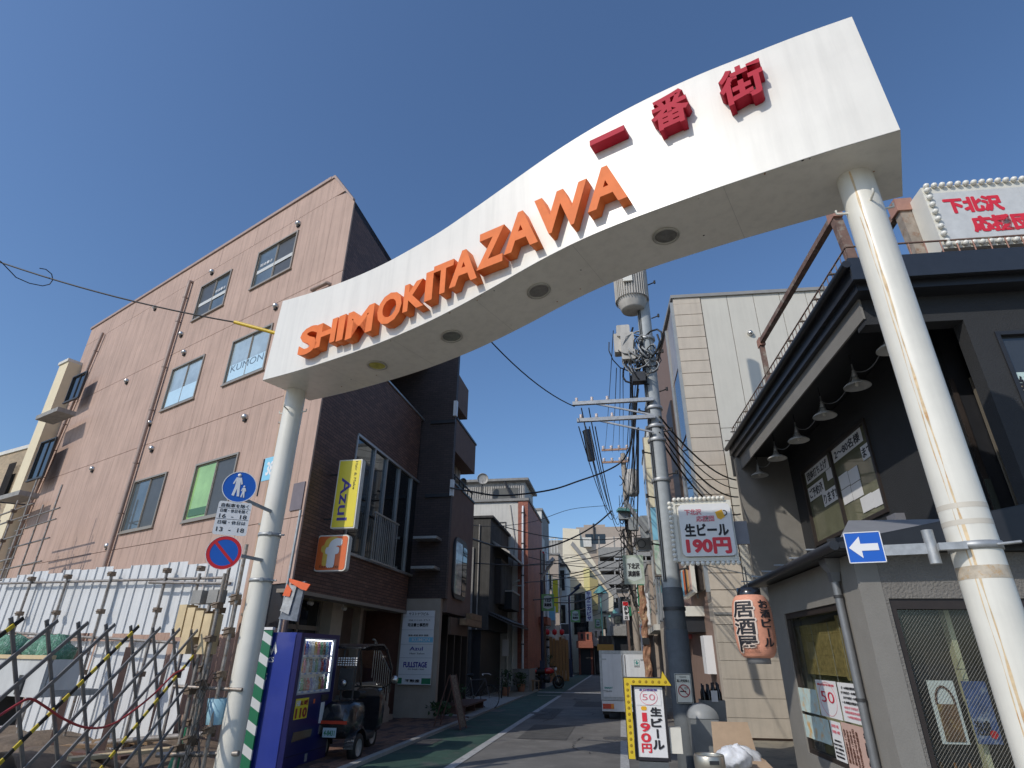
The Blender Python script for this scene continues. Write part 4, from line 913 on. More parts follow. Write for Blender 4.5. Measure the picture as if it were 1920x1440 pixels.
# parked flatbed behind the gate, with green netted sacks
fp_ = atz(60, 1290, .75); p = atD(84, 1260, 8.2); FT0 = Fr((p.x, p.y), 116)
t = FT0.thing('flatbed_truck', 'white tipper bed of a small truck parked behind the lattice gate', 'truck', (0, 0, 0))
zt = FT0.px(60, 1236)[1]; zb2 = FT0.px(60, 1308)[1]
part(t, 'bed_side', B(-3.2, 0, 0, .04, zb2, zt), mat('grey_white_paint', (.55, .55, .53), .5, .1, 3, streak=.3)); part(t, 'bed_floor', B(-3.2, 0, .04, .6, zb2, zb2 + .06), GALV); part(t, 'tailgate', B(-.04, 0, .05, .35, zb2, zt), SHEET); part(t, 'top_rail', B(-3.2, .01, -.02, .06, zt + .002, zt + .04), WOODP)
for k in range(3): part(t, 'hinge', B(-2.6 + k * 1.1, -2.5 + k * 1.1, -.02, 0, zb2 + .02, zb2 + .2), STEELD)
for X in (-2.4, -.9): w = part(t, 'wheel', MB().lathe([(.0, -.1), (.24, -.1), (.27, -.06), (.27, .06), (.24, .1), (0, .1)], 20, (X, .3, .28), 'y'), BLACK); part(w, 'rim', MB().lathe([(0, .11), (.14, .11), (.15, .1)], 14, (X, .3, .28), 'y'), STEEL)
part(t, 'chassis', B(-3.1, -.9, .1, .35, .8, zb2), STEELD)
NET = mat('green_net', (.13, .3, .2), .7, .5, 22, bump=1, bscale=60, col2=(.4, .5, .42), c2scale=30)
for k in range(7):
    mb = MB(); r0 = .2
    n1, n2 = 10, 7; vv = []
    for i in range(n2 + 1):
        th = math.pi * i / n2
        for j in range(n1):
            ph = 2 * math.pi * j / n1; rr_ = r0 * random.uniform(.8, 1.12); vv.append((-2.9 + k * .43 + rr_ * math.sin(th) * math.cos(ph), .2 + (k % 2) * .12 + rr_ * math.sin(th) * math.sin(ph), zt + .06 + rr_ * .95 * math.cos(th)))
    mb.add(vv, [(i * n1 + j, i * n1 + (j + 1) % n1, (i + 1) * n1 + (j + 1) % n1, (i + 1) * n1 + j) for i in range(n2) for j in range(n1)], True)
    o = link('netted_sack', mb.mesh('netted_sack', NET)); o.location = FT0.p; o.rotation_euler = (0, 0, FT0.rz); tag(o, 'green netted sack heaped on the flatbed behind the lattice gate', 'sack', 'green sacks on the flatbed')
# planks, steel posts and rubble on the lot
for k, (x, y, L_, az_, m_, lab) in enumerate(((90, 1395, 2.4, 75, WOOD, 'long weathered plank lying across the dirt, leftmost'), (180, 1372, 1.8, 60, WOODP, 'pale timber plank propped low on the dirt heap'), (260, 1392, 1.6, 100, WOOD, 'weathered plank on the dirt near the green cone'), (140, 1415, 2.0, 110, WOODD, 'dark timber baulk on the dirt behind the gate'), (230, 1420, 1.3, 40, WOODP, 'short pale plank in front of the dark baulk'))):
    p = atz(x, y, .2); f_ = Fr((p.x, p.y), az_); t = f_.thing('plank', lab, 'plank', (0, 0, .14 + .02 * k)); part(t, 'board', B(-L_ / 2, L_ / 2, -.09, .09, 0, .045), m_)
for k, (x, lab) in enumerate(((128, 'brown rusted steel post leaning on the hoarding, left one'), (222, 'brown rusted steel post leaning on the hoarding, right one'))):
    a = HD.px(x + 20, 1215, .3); b = HD.px(x - 25, 1380, .7); o = link('steel_post', MB().beam(HD.W(a[0], -.3, a[1]), HD.W(b[0], -.7, .1), .1, .06).mesh('steel_post', mat('rust_brown_steel', (.1, .055, .04), .7, .3, 8))); tag(o, lab, 'post')
p = atz(332, 1440, .25); t = Fr((p.x, p.y), 100).thing('traffic_cone', 'green traffic cone poking up at the foot of the lattice gate', 'cone', (0, 0, .05)); part(t, 'cone', MB().lathe([(.15, 0), (.14, .03), (.03, .62), (.02, .63)], 20), GREEN); part(t, 'base', B(-.19, .19, -.19, .19, -.03, 0), GREEN)
# striped plank beside the vending machine
FV = Fr((-3.16, 9.56), 11.5)
q0 = atz(492, 1440, .02); 
GS = stripemat('green_white_stripe', (.012, .16, .075), (.62, .63, .62), .26, R(62), .58)
t = Fr(FV.W(-.07, .46, 0), 101.5).thing('striped_barrier_board', 'upright green board with white slanted stripes at the vending machine side', 'barrier', (0, 0, 0)); part(t, 'board', MB().box(-.36, .0, 0, .03, 0, 1.86), GS); part(t, 'edge_batten', B(-.405, -.363, -.02, .05, 0, 1.88), mat('pale_grey_green', (.4, .42, .36), .7)); part(t, 'top_bracket', B(-.15, .0, -.01, .06, 1.862, 1.9), SIGNW)
# post with the orange flag and hanging sheet
p = atD(552, 1160, 10.6); f_ = Fr((p.x, p.y), 104); t = f_.thing('folded_parasol', 'half folded grey plastic sheet with orange straps on a leaning pole above the machine', 'parasol', (0, 0, 0))
def fz(x, y): return f_.px(x, y)
a, b, c, d_ = fz(570, 1092), fz(552, 1100), fz(522, 1160), fz(556, 1165)
part(t, 'sheet', MB().prism([(a[0] - .12, a[1]), (a[0] + .02, a[1] + .02), (d_[0], d_[1]), (c[0], c[1])], .0, .05), mat('grey_tarp', (.17, .19, .22), .3, .4, 7, bump=.6, bscale=10)); part(t, 'clear_sheet', MB().prism([(b[0] - .06, b[1] + .02), (b[0] + .06, b[1] + .02), (d_[0] - .15, d_[1] + .1), (c[0] + .02, c[1] + .12)], -.03, -.01), mat('milky_plastic', (.45, .45, .44), .2, .4, 8, bump=.6, bscale=12))
o1, o2, o3 = fz(545, 1085), fz(585, 1095), fz(577, 1108)
OR = mat('orange_strap', (.8, .13, .03), .5)
part(t, 'orange_strap', MB().prism([(o1[0], o1[1]), (o2[0] - .08, o2[1] + .01), (o2[0], o2[1] - .01), (o3[0], o3[1]), (o3[0] - .09, o3[1] + .02), (o1[0] + .02, o1[1] - .06)], -.05, -.02), OR); o4 = fz(540, 1105); part(t, 'orange_strap', MB().prism([(o4[0], o4[1] + .08), (o4[0] + .1, o4[1] - .02), (o4[0] + .08, o4[1] - .12), (o4[0] - .05, o4[1] - .1)], -.05, -.03), OR)
part(t, 'pole', MB().tube([(fz(561, 955)[0], .05, fz(561, 955)[1]), (fz(520, 1180)[0], .05, fz(520, 1180)[1]), (fz(500, 1290)[0] - .05, .05, .0)], .024, 8), GALV)

# ================================================================== VENDING MACHINE
W_, D_, H_ = 1.05, .72, 1.83
vm = FV.thing('vending_machine', 'blue drink vending machine with yellow 110 sticker beside the striped board', 'vending machine', (0, 0, 0))
part(vm, 'cabinet', B(0, W_, .09, D_, .04, H_), VBLUE); part(vm, 'door', wallwith(0.003, W_ - .003, .05, H_ - .004, -.0, .088, [(.1, .87, 1.0, 1.74)]), VDARK)
part(vm, 'display_back', B(.1, .87, .075, .087, 1.0, 1.74), PAPER); part(vm, 'display_frame', MB().box(.08, .1, -.012, .04, .98, 1.76).box(.87, .93, -.012, .04, .98, 1.76).box(.1, .87, -.012, .04, 1.74, 1.76).box(.1, .87, -.012, .04, .98, 1.0), mat('vm_frame_grey', (.42, .44, .48), .3))
CC = [(.5, .03, .03), (.65, .65, .6), (.08, .3, .12), (.05, .1, .4), (.6, .35, .05), (.25, .12, .06), (.5, .55, .65), (.7, .2, .25), (.1, .35, .5)]
cm = [mat('drink_label_%d' % i, c, .3, .5, 30, col2=(.6, .6, .6)) for i, c in enumerate(CC)]
for r_, (z, hh) in enumerate(((1.52, .19), (1.275, .19), (1.03, .17))):
    part(vm, 'shelf', B(.1, .87, .0, .074, z - .03, z - .004), PAPER)
    for k in range(10):
        o = part(vm, 'drink_can', MB().lathe([(.03, 0), (.032, .01), (.032, hh * .72), (.014, hh * .85), (.014, hh)], 10, (.14 + k * .0765, .035, z)), cm[(k * 3 + r_ * 4 + k // 3) % 9])
    for k in range(10): part(vm, 'button', B(.118 + k * .0765, .158 + k * .0765, -.006, -.0, z - .026, z - .008), mat('button_blue', (.25, .35, .6), .3) if k % 2 else SIGNW)
TUBE = mat('display_tube_light', (.9, .93, 1), .5, 0, emit=6)
part(vm, 'display_light', B(.12, .85, .004, .014, 1.722, 1.734), TUBE); part(vm, 'display_light', B(.104, .112, .004, .012, 1.02, 1.71), TUBE); part(vm, 'display_light', B(.858, .866, .004, .012, 1.02, 1.71), TUBE)
VG = glassmat('thin_acrylic', (.96, .97, .97), .01); part(vm, 'display_glass', B(.1, .87, -.004, -.001, 1.0, 1.74), VG)
part(vm, 'price_sticker', B(.09, .4, -.006, -.001, .66, .93), YELLOW); text(vm, '110', .245, -.008, .74, .26, .12, mat('maroon_ink', (.3, .03, .03), .5), .05); text(vm, 'Hi!', .15, -.008, .87, .09, .07, SIGNW, .04); text(vm, 'ALL 100円', .29, -.008, .87, .18, .07, mat('maroon_ink', (.3, .03, .03), .5), .03)
part(vm, 'coin_panel', B(.74, .83, -.012, -.001, .55, .84), PAPER); part(vm, 'coin_slot', B(.72, .9, -.02, -.001, .86, .95), STEELD); part(vm, 'return_cup', B(.78, .86, -.012, -.001, .4, .52), STEEL); part(vm, 'small_sticker', B(.53, .57, -.004, -.001, .84, .9), ORSIGN)
part(vm, 'pickup_flap', MB().prism([(.12, .38), (.55, .4), (.57, .5), (.14, .5)], -.02, -.001), mat('smoked_bronze_flap', (.16, .11, .07), .2)); part(vm, 'lower_groove', B(.02, W_ - .02, -.004, -.001, .2, .205), BLACK); part(vm, 'vent_sticker', B(.5, .56, -.004, -.001, .08, .18), GALV)
for X in (.1, .8): part(vm, 'foot', B(X - .03, X + .03, .1, .6, 0, .04), STEELD)
e = bpy.data.objects.new('side', None); COL.objects.link(e); e.parent = vm; e.location = (0, 0, 0); e.rotation_euler = (0, 0, R(-90))
# side face text: local X of sub = towards street? (sub X = -Y of machine)
text(e, 'KS', -.46, -.003, 1.45, .12, .07, PAPER, .02, .002); text(e, 'S', -.5, -.003, 1.22, .07, .1, PAPER, .03, .002)
part(e, 'logo', MB().prism([(-.54, 1.52), (-.5, 1.66), (-.46, 1.56), (-.42, 1.7), (-.37, 1.56), (-.39, 1.52), (-.42, 1.6), (-.46, 1.51), (-.5, 1.6)], -.003, -.0005), PAPER)
part(e, 'side_seam', B(-.1, -.092, -.003, -.0005, .06, 1.8), VDARK)
flatten(e)

vm.scale = (1.2, 1, 1)
# ================================================================== CANOPY SCOOTER
sp = ST(-4.62 + .05, 10.55); S0 = Fr((-2.72, 10.75), 100)
t = S0.thing('canopy_scooter', 'black three wheeled delivery scooter with roof parked past the vending machine', 'scooter', (0, 0, 0))
def wheel3(X, Y, r, w_, nm='wheel'):
    o = part(t, nm, MB().lathe([(r * .6, -w_), (r * .93, -w_), (r, -w_ * .5), (r, w_ * .5), (r * .93, w_), (r * .6, w_)], 24, (X, Y, r), 'x', cap=False), BLACK)
    part(o, 'rim', MB().lathe([(.0, w_ * .5), (r * .3, w_ * .7), (r * .6, w_ * .95), (r * .62, w_), (r * .62, -w_), (.0, -w_ * .4)], 18, (X, Y, r), 'x', cap=False), GALV); return o
wheel3(.3, .0, .2, .06); wheel3(-.28, .0, .2, .06); wheel3(0, 1.32, .22, .05)
for s_ in (-1, 1): part(t, 'fender', MB().add([(s_ * .29 + sx * .08, .26 * math.cos(R(a)), .2 + .26 * math.sin(R(a))) for a in range(0, 181, 15) for sx in (-1, 1)], [(2 * i, 2 * i + 1, 2 * i + 3, 2 * i + 2) for i in range(12)], True), BLACKP)
def loft(secs, m, nm):
    """rounded body from cross sections (y, half width, z0, z1)"""
    mb = MB(); n = 16; vv = []
    for y, hw_, z0, z1 in secs:
        for k in range(n):
            a = 2 * math.pi * k / n; c, s_ = math.cos(a), math.sin(a); ex = .55
            vv.append((hw_ * abs(c) ** ex * (1 if c > 0 else -1), y, (z0 + z1) / 2 + (z1 - z0) / 2 * abs(s_) ** ex * (1 if s_ > 0 else -1)))
    mb.add(vv, [(i * n + k, i * n + (k + 1) % n, (i + 1) * n + (k + 1) % n, (i + 1) * n + k) for i in range(len(secs) - 1) for k in range(n)] , True); mb.add(vv[:n], [tuple(range(n))]); mb.add(vv[-n:], [tuple(range(n))])
    return part(t, nm, mb, m)
loft([(-.28, .2, .42, .62), (-.24, .27, .34, .8), (0, .28, .3, .86), (.35, .26, .35, .84), (.5, .2, .4, .78)], BLACKP, 'trunk_body')
loft([(.45, .15, .25, .62), (.7, .2, .2, .34), (1.0, .2, .2, .34), (1.1, .18, .22, .5)], STEELD, 'floor_board')
loft([(1.0, .26, .3, .98), (1.12, .3, .28, 1.02), (1.25, .2, .35, .95), (1.42, .1, .5, .75)], BLACKP, 'front_shield')
loft([(.3, .16, .86, .98), (.62, .15, .84, .96)], BLACK, 'seat')
part(t, 'tail_lamp_bar', B(-.24, .24, -.31, -.285, .54, .585), TLAMP); part(t, 'number_plate', B(-.13, .09, -.32, -.31, .36, .49), PLATE); text(t, '4-8431', -.02, -.323, .42, .18, .07, GREEN, .02, .002)
part(t, 'roof', MB().add([(x, y, z) for y, z in ((.05, 1.62), (.3, 1.67), (.9, 1.68), (1.1, 1.6)) for x in (-.27, .27)] + [(x, y, z + .03) for y, z in ((.05, 1.62), (.3, 1.67), (.9, 1.68), (1.1, 1.6)) for x in (-.27, .27)], [(2 * i, 2 * i + 1, 2 * i + 3, 2 * i + 2) for i in range(3)] + [(8 + 2 * i, 10 + 2 * i, 11 + 2 * i, 9 + 2 * i) for i in range(3)] + [(0, 8, 9, 1), (6, 7, 15, 14)] + [(2 * i, 2 * i + 2, 10 + 2 * i, 8 + 2 * i) for i in range(3)] + [(2 * i + 1, 9 + 2 * i, 11 + 2 * i, 2 * i + 3) for i in range(3)]), BLACKP)
part(t, 'roof_post', MB().tube([(-.1, .12, .85), (-.12, .1, 1.3), (-.13, .15, 1.63)], .018, 8), STEELD); part(t, 'roof_post', MB().tube([(.1, .12, .85), (.12, .1, 1.3), (.13, .15, 1.63)], .018, 8), STEELD)
part(t, 'back_rack', MB().box(-.13, .13, .02, .06, 1.0, 1.32), STEELD); 
cg = MB()
for i in range(8):
    for j in range(4): cg.box(-.17 + i * .045, -.145 + i * .045, .0, .015, 1.36 + j * .035, 1.38 + j * .035)
part(t, 'rack_studs', cg, SIGNW, kind='stuff')
part(t, 'mirror_flash', MB().lathe([(0, .02), (.05, .015), (.05, 0)], 12, (-.02, -.01, 1.1), 'y'), STEEL)
for s_ in (-1, 1): part(t, 'windscreen_post', MB().tube([(s_ * .26, 1.1, 1.62), (s_ * .3, 1.32, 1.3), (s_ * .28, 1.35, .9)], .02, 8), BLACKP)
part(t, 'windscreen', MB().add([(-.26, 1.11, 1.6), (.26, 1.11, 1.6), (.29, 1.33, 1.3), (.27, 1.36, .95), (-.27, 1.36, .95), (-.29, 1.33, 1.3)], [(0, 1, 2, 5), (5, 2, 3, 4)]), GLASS)
for s_ in (-1, 1): o = part(t, 'mirror', MB().lathe([(0, .03), (.06, .02), (.07, 0), (0, -.02)], 12, (s_ * .42, 1.2, 1.12), 'y'), STEEL); part(o, 'mirror_arm', MB().tube([(s_ * .22, 1.2, .98), (s_ * .42, 1.2, 1.1)], .01, 6), BLACK)
part(t, 'handlebar', MB().tube([(-.3, 1.05, 1.0), (0, 1.1, 1.02), (.3, 1.05, 1.0)], .015, 6), BLACK)

# ================================================================== BICYCLE, A-BOARD, DECK, PLANTS
def bike(loc, az, label):
    f_ = Fr(loc, az); t = f_.thing('bicycle', label, 'bicycle', (0, 0, 0)); r = .335
    for X in (0, 1.02):
        w = part(t, 'wheel', MB().tube([(X + r * math.cos(2 * math.pi * k / 28), 0, r + r * math.sin(2 * math.pi * k / 28)) for k in range(29)], .014, 6, cap=False), BLACK)
        sp_ = MB()
        for k in range(10): a = math.pi * k / 10; sp_.tube([(X + r * math.cos(a), 0, r + r * math.sin(a)), (X - r * math.cos(a), 0, r - r * math.sin(a))], .0018, 3)
        part(w, 'spokes', sp_, STEEL, kind='stuff'); part(w, 'hub', MB().lathe([(.02, -.04), (.02, .04)], 8, (X, 0, r), 'y'), STEEL)
    FRM = mat('bike_frame_black', (.1, .1, .11), .3)
    A, Bq, C_, D2, E2 = (0, 0, r), (.42, 0, .28), (.3, 0, .8), (.84, 0, .84), (1.02, 0, r)
    part(t, 'frame', MB().tube([A, Bq], .012, 6).tube([Bq, C_], .016, 6).tube([A, C_], .01, 6).tube([Bq, D2], .017, 6).tube([C_, D2], .014, 6), FRM); part(t, 'fork', MB().tube([D2, (.9, 0, .65), E2], .013, 6), FRM)
    part(t, 'saddle', MB().lathe([(.0, -.12), (.04, -.1), (.07, .08), (.03, .13), (0, .14)], 10, (.26, 0, .93), 'x'), BLACK); part(t, 'seat_post', MB().tube([C_, (.27, 0, .92)], .013, 6), STEEL)
    part(t, 'handlebar', MB().tube([(.9, -.25, .95), (.84, -.2, .99), (.82, 0, .99), (.84, .2, .99), (.9, .25, .95)], .012, 6), STEEL); part(t, 'chainring', ring(MB(), .42, .28, .09, .09, .015, -.03, -.02, 18), STEEL); part(t, 'crank', MB().tube([(.42, -.05, .28), (.34, -.05, .14)], .01, 5).box(.3, .38, -.1, -.05, .12, .145), STEEL)
    return t
p = atz(918, 1330, 0); bike((p.x - .9, p.y + .48), 118, 'black road bicycle leaning at the dark shop front on the left pavement')
p = atz(845, 1367, 0); f_ = Fr((p.x, p.y), 14); t = f_.thing('a_board', 'narrow folding menu board standing at the left kerb by the wooden deck', 'sign', (0, 0, 0))
part(t, 'menu_face', MB().add([(-.2, -.3, .05), (.2, -.3, .05), (.2, 0, 1.1), (-.2, 0, 1.1), (-.2, -.28, .05), (.2, -.28, .05), (.2, .02, 1.1), (-.2, .02, 1.1)], [(0, 1, 2, 3), (7, 6, 5, 4), (0, 4, 5, 1), (1, 5, 6, 2), (2, 6, 7, 3), (3, 7, 4, 0)]), mat('menu_brown', (.16, .12, .09), .7, .4, 14, col2=(.3, .27, .22), c2scale=25))
for X in (-.21, .21): part(t, 'frame_leg', MB().beam((X, -.31, 0), (X, .01, 1.12), .03), WOODD); part(t, 'back_leg', MB().beam((X, .35, 0), (X, .02, 1.1), .025), WOODD)
f_ = SL; t = f_.thing('wooden_deck', 'low dark brown wooden deck in front of the timber signed shop', 'deck', (17.6, -1.2, 0))
for k in range(9): part(t, 'deck_board', B(0, 2.6, .02 + k * .12, .13 + k * .12, .24, .28), WOODD)
for X in (.1, 1.3, 2.45): part(t, 'deck_leg', B(X, X + .08, .1, 1.0, .05, .24), WOODD)
def bush(name, label, loc, r, h, n=120, m=LEAF, pot=None, group=None):
    t = bpy.data.objects.new(name, None); COL.objects.link(t); t.location = loc; tag(t, label, 'plant', group); mb = MB()
    for i in range(n):
        c = Vector((random.gauss(0, r * .45), random.gauss(0, r * .45), h * random.uniform(.25, 1))); a = Vector((random.uniform(-1, 1), random.uniform(-1, 1), random.uniform(-.4, 1))).normalized(); b = a.cross(Vector((random.uniform(-1, 1), random.uniform(-1, 1), random.uniform(-1, 1)))).normalized(); s_ = random.uniform(.03, .07) * (1 + r)
        mb.add([c - a * s_, c + b * s_ * .45, c + a * s_, c - b * s_ * .45], [(0, 1, 2, 3)])
    part(t, 'foliage', mb, m, kind='stuff'); part(t, 'stem', MB().tube([(0, 0, 0), (.02, .01, h * .7)], .012, 5), WOODD)
    if pot: part(t, 'pot', MB().lathe([(pot * .7, 0), (pot, pot * 1.6), (pot * .9, pot * 1.6)], 14), pot and mat('terracotta', (.3, .13, .07), .8))
    return t
p = ST(-4.6, 16.2); bush('fern_plant', 'low leafy plant on the ground beside the folding menu board', (p.x, p.y, .05), .3, .4)
p = ST(-4.7, 18.2); bush('potted_shrub', 'small potted shrub in the doorway behind the menu board', (p.x, p.y, .05), .2, .7, pot=.13)

# ================================================================== HOUSES FURTHER DOWN THE LEFT SIDE
def row(xn, v=-5.45): f_ = Fr(ST(v, 0), 10); return f_, f_.px(xn, 1150)[0]
def winrow(par, x0, x1, z0, z1, y, n, fm, pm, gap=.3):
    w_ = (x1 - x0 - gap * (n - 1)) / n
    for i in range(n):
        a = x0 + i * (w_ + gap); f = part(par, 'window', wallwith(a, a + w_, z0, z1, y - .04, y - .002, [(a + .06, a + w_ - .06, z0 + .06, z1 - .06)]), fm); part(f, 'pane', B(a + .06, a + w_ - .06, y - .02, y - .005, z0 + .06, z1 - .06), pm)
# old dark house
f3, ta = row(916); tb_ = f3.px(953, 1050)[0]; g3b = Fr(f3.W(ta, 0, 0), 100); zt3 = g3b.px(916, 971)[1]
t = g3b.thing('old_grey_house', 'old dark grey two storey house with tiled lean-to roof and window grille', 'house', (0, 0, 0)); Ld = tb_ - ta
W3 = mat('sooty_render', (.075, .072, .066), .9, .35, 1.6, bump=.3, streak=.6)
part(t, 'wall', B(-3, 0, 0, Ld, 2.5, zt3), W3); part(t, 'parapet_cap', B(-3.0, .12, -.06, Ld + .1, zt3 + .002, zt3 + .1), DKCON); part(t, 'shop_front', B(-3, -.35, .2, Ld, 0, 2.5), DKTRIM); part(t, 'corner_post', B(-.9, -.7, -.02, .16, 0, 2.5), DKCON); part(t, 'corner_pier', B(-1.05, -.72, -.08, .0, 2.5, zt3 - 1.3), CONC)
# lean-to roofs with rows of tiles
TIL = mat('grey_roof_tile', (.08, .08, .082), .6, .3, 8)
zr = f3.px(935, 1175)[1]
tile = MB().add([(x + .0, y, z) for z in (0, .03) for x, y in ((0, 0), (.9, 0), (.9, .3), (0, .3))], [(0, 3, 2, 1), (4, 5, 6, 7), (0, 1, 5, 4), (1, 2, 6, 5), (2, 3, 7, 6), (3, 0, 4, 7)]).mesh('roof_tile', TIL)
for zz, n_, nm in ((zr, int(Ld / .31), 'lean_to'), ):
    r_ = part(t, 'lean_to_roof', MB().add([(0, -.1, zz + .45), (1.05, -.1, zz), (1.05, Ld, zz), (0, Ld, zz + .45), (0, -.1, zz + .38), (1.05, -.1, zz - .06), (1.05, Ld, zz - .06), (0, Ld, zz + .38)], [(0, 1, 2, 3), (7, 6, 5, 4), (0, 4, 5, 1), (1, 5, 6, 2), (2, 6, 7, 3), (3, 7, 4, 0)]), DKCON)
    for k in range(n_):
        for q_ in range(3):
            o = part(r_, 'roof_tile', tile, None); o.location = (.02 + q_ * .34, -.1 + k * .31, zz + .48 - q_ * .145); o.rotation_euler = (0, R(23), 0); o.scale = (.4, 1, 1)
zr2 = f3.px(950, 1060)[1]
part(t, 'upper_eave', MB().add([(0, .5, zr2 + .6), (.8, .5, zr2 + .1), (.8, Ld, zr2 + .1), (0, Ld, zr2 + .6), (0, .5, zr2 + .5), (.8, .5, zr2), (.8, Ld, zr2), (0, Ld, zr2 + .5)], [(0, 1, 2, 3), (7, 6, 5, 4), (0, 4, 5, 1), (1, 5, 6, 2), (2, 6, 7, 3), (3, 7, 4, 0)]), STGALV)
w = part(t, 'window', B(.0, .28, 1.2, Ld - .4, zr + .9, zr2 - .1), DKBR)
for k in range(9): part(w, 'shutter_board', B(.28, .3, 1.25 + k * .4, 1.6 + k * .4, zr + .95, zr2 - .2), W3) if 1.6 + k * .4 < Ld - .4 else 0
part(t, 'window_box', B(.0, .62, 2.2, Ld - .3, zr + .75, zr + 1.5), BLACK); part(t, 'window_box_rim', B(.0, .66, 2.15, Ld - .25, zr + 1.5, zr + 1.56), STGALV)
part(t, 'pipe', MB().tube([(-.5, -.06, 2.5), (-.5, -.06, zt3 - .3)], .03, 6), STGALV)
part(t, 'notice', B(.02, .3, Ld - 1.4, Ld - 1.35, 1.5, 2.2), PAPER)
# white and red brick building
f4, tc_ = row(993); pB = atz(991, 1296); f4 = Fr((pB.x, pB.y), 10); g4 = Fr((pB.x, pB.y), 100); z4 = g4.px(993, 939)[1]
xb = g4.px(971, 1100)[0]; Le = f4.px(1016, 1050)[0]
t = g4.thing('red_brick_white_building', 'white rendered three storey building with red brick corner, drainpipe and rooftop hut', 'building', (0, 0, 0))
part(t, 'white_wall', B(-9, xb, 0, 12, 0, z4), PALEW); part(t, 'brick_corner', B(xb, 0, -.06, 6, .95, z4), REDB); part(t, 'street_wall', B(xb, -.02, 6.002, Le, 0, z4 - .05), BROWNW); part(t, 'parapet', B(-9.05, .06, -.12, Le, z4 + .002, z4 + .14), CONC); part(t, 'plinth', B(xb - .3, .06, -.14, 3, 0, .945), CONC)
xp = g4.px(981, 1000)[0]; pz = part(t, 'drain_pipe', MB().tube([(xp, -.08, z4 - .3), (xp, -.14, z4 - .6), (xp, -.14, .95)], .06, 8), SIGNW)
for k in range(5): part(pz, 'pipe_clip', B(xp - .08, xp + .08, -.21, -.06, 2 + k * 1.6, 2.05 + k * 1.6), STEELD)
w4 = rect(g4, (928, 980), (950, 978), (928, 1015), (950, 1003)); xw = g4.px(925, 1000)[0]; xw2 = g4.px(949, 1000)[0]; zwt = g4.px(940, 979)[1]; window(t, xw, xw2, zwt - 1.7, zwt, -.0, STEELD, BL2, dep=.0)
part(t, 'cable_run', MB().tube([(xw2 + .2, -.04, z4 - .2), (xw2 + .5, -.05, z4 - 2.2), (xw2 + .3, -.05, z4 - 4)], .03, 5), STGALV)
for dx in (0, .25): part(t, 'drain_pipe', MB().tube([(xb + .1 + dx, -.1, z4 * .55 - dx), (xb - .5 + dx, -.1, z4 * .55 - .3), (xb - .5 + dx, -.1, .2)], .05, 7), PALEW)
for (za, zb_) in ((z4 - 4.3, z4 - 1.8), (z4 - 8.3, z4 - 5.8)): part(t, 'window', B(-.0, .05, 6.5, Le - .8, za, zb_), DKBR); part(t, 'window_reveal', B(-.0, .12, 6.3, 6.5, za, zb_), BROWNW)
part(t, 'shop_dark', B(-.01, .04, 5.2, Le - .1, 0, 3.0), DKTRIM); part(t, 'shop_sign_band', B(.0, .5, 4, Le - .1, 3.1, 3.5), REDB)
hut = Fr(g4.W(0, 2.5, 0), 100); xh0, xh1 = hut.px(858, 920)[0], hut.px(984, 920)[0]; zh0, zh1 = z4, hut.px(940, 904)[1]
h_ = part(t, 'rooftop_hut', B(xh0, xh1, 2.5, 6, z4 + .145, zh1), STGALV)
for k in range(30): X = xh0 + (xh1 - xh0) * (k + .5) / 30; part(h_, 'corrugation', B(X - .07, X, 2.44, 2.5, z4 + .15, zh1 - .25), STGALV)
part(h_, 'hut_roof', B(xh0 - .2, xh1 + .25, 2.2, 6.2, zh1 + .002, zh1 + .14), CONC); part(h_, 'hut_door', B(xh1 - 1.9, xh1 - .4, 2.4, 2.46, z4 + .15, zh1 - .4), mat('dark_grey_door', (.13, .13, .12), .8)); part(h_, 'hut_stay', MB().beam((xh1 - 1.2, 2.3, zh1), (xh1 - .4, 1.4, z4 + .15), .1), STEELD); part(h_, 'hut_vent', B(xh1 - 4.4, xh1 - 3.2, 2.38, 2.44, z4 + .2, z4 + .9), DKTRIM)  # hut door in one even dark grey
# generic far houses
def house(xn, xf, ytop, name, label, mw, ms=None, v=-5.2, depth=8, ym=1150, wins=2, dark=True, cat='building', top=None):
    f_ = Fr(ST(v, 0), 10); t0 = f_.px(xn, ym)[0]; t1 = f_.px(xf, ym)[0]; g_ = Fr(f_.W(t0, 0, 0), 100); zt = g_.px(xn, ytop)[1]; L_ = t1 - t0
    t = g_.thing(name, label, cat, (0, 0, 0)); part(t, 'front_wall', B(-depth, 0, 0, .3, 0, zt), mw); part(t, 'street_wall', B(-depth, -.01, .302, L_, 0, zt - .03), ms or mw); part(t, 'roof_cap', B(-depth - .05, .08, -.08, L_, zt + .002, zt + .16), top or CONC)
    n = max(1, int(zt / 3.1))
    for k in range(1, n):
        z = k * 3.0 + .9
        part(t, 'window', B(-.0, .04, 1, max(1.5, L_ - 1), z, z + 1.5), DGLASS)
        if wins: winrow(t, -depth * .5, -.6, z, z + 1.4, 0, wins, ALU, DGLASS, .6)
    if dark: part(t, 'shop_front', B(-.9, .05, -.04, L_ - .1, 0, 2.7), DKTRIM); part(t, 'shop_fascia', B(-1.0, .35, -.06, L_ - .1, 2.75, 3.1), mw)
    return t, g_, zt, L_
house(1017, 1031, 957, 'white_narrow_building', 'tall narrow white building behind the red brick one', PALEW, CONC, wins=0, ym=1100)
t, g_, zt, L_ = house(1048, 1064, 1040, 'tan_balcony_building', 'tan building with white rooftop railing and grey drain pipes beyond the white one', TANW, TANW, depth=9, ym=1100)
for k in range(22): part(t, 'rail_post', B(-6 + k * .28, -5.94 + k * .28, .1, .15, zt + .16, zt + 1.5), PALEW)
part(t, 'rail_top', B(-6, .1, .1, .16, zt + 1.5, zt + 1.58), PALEW)
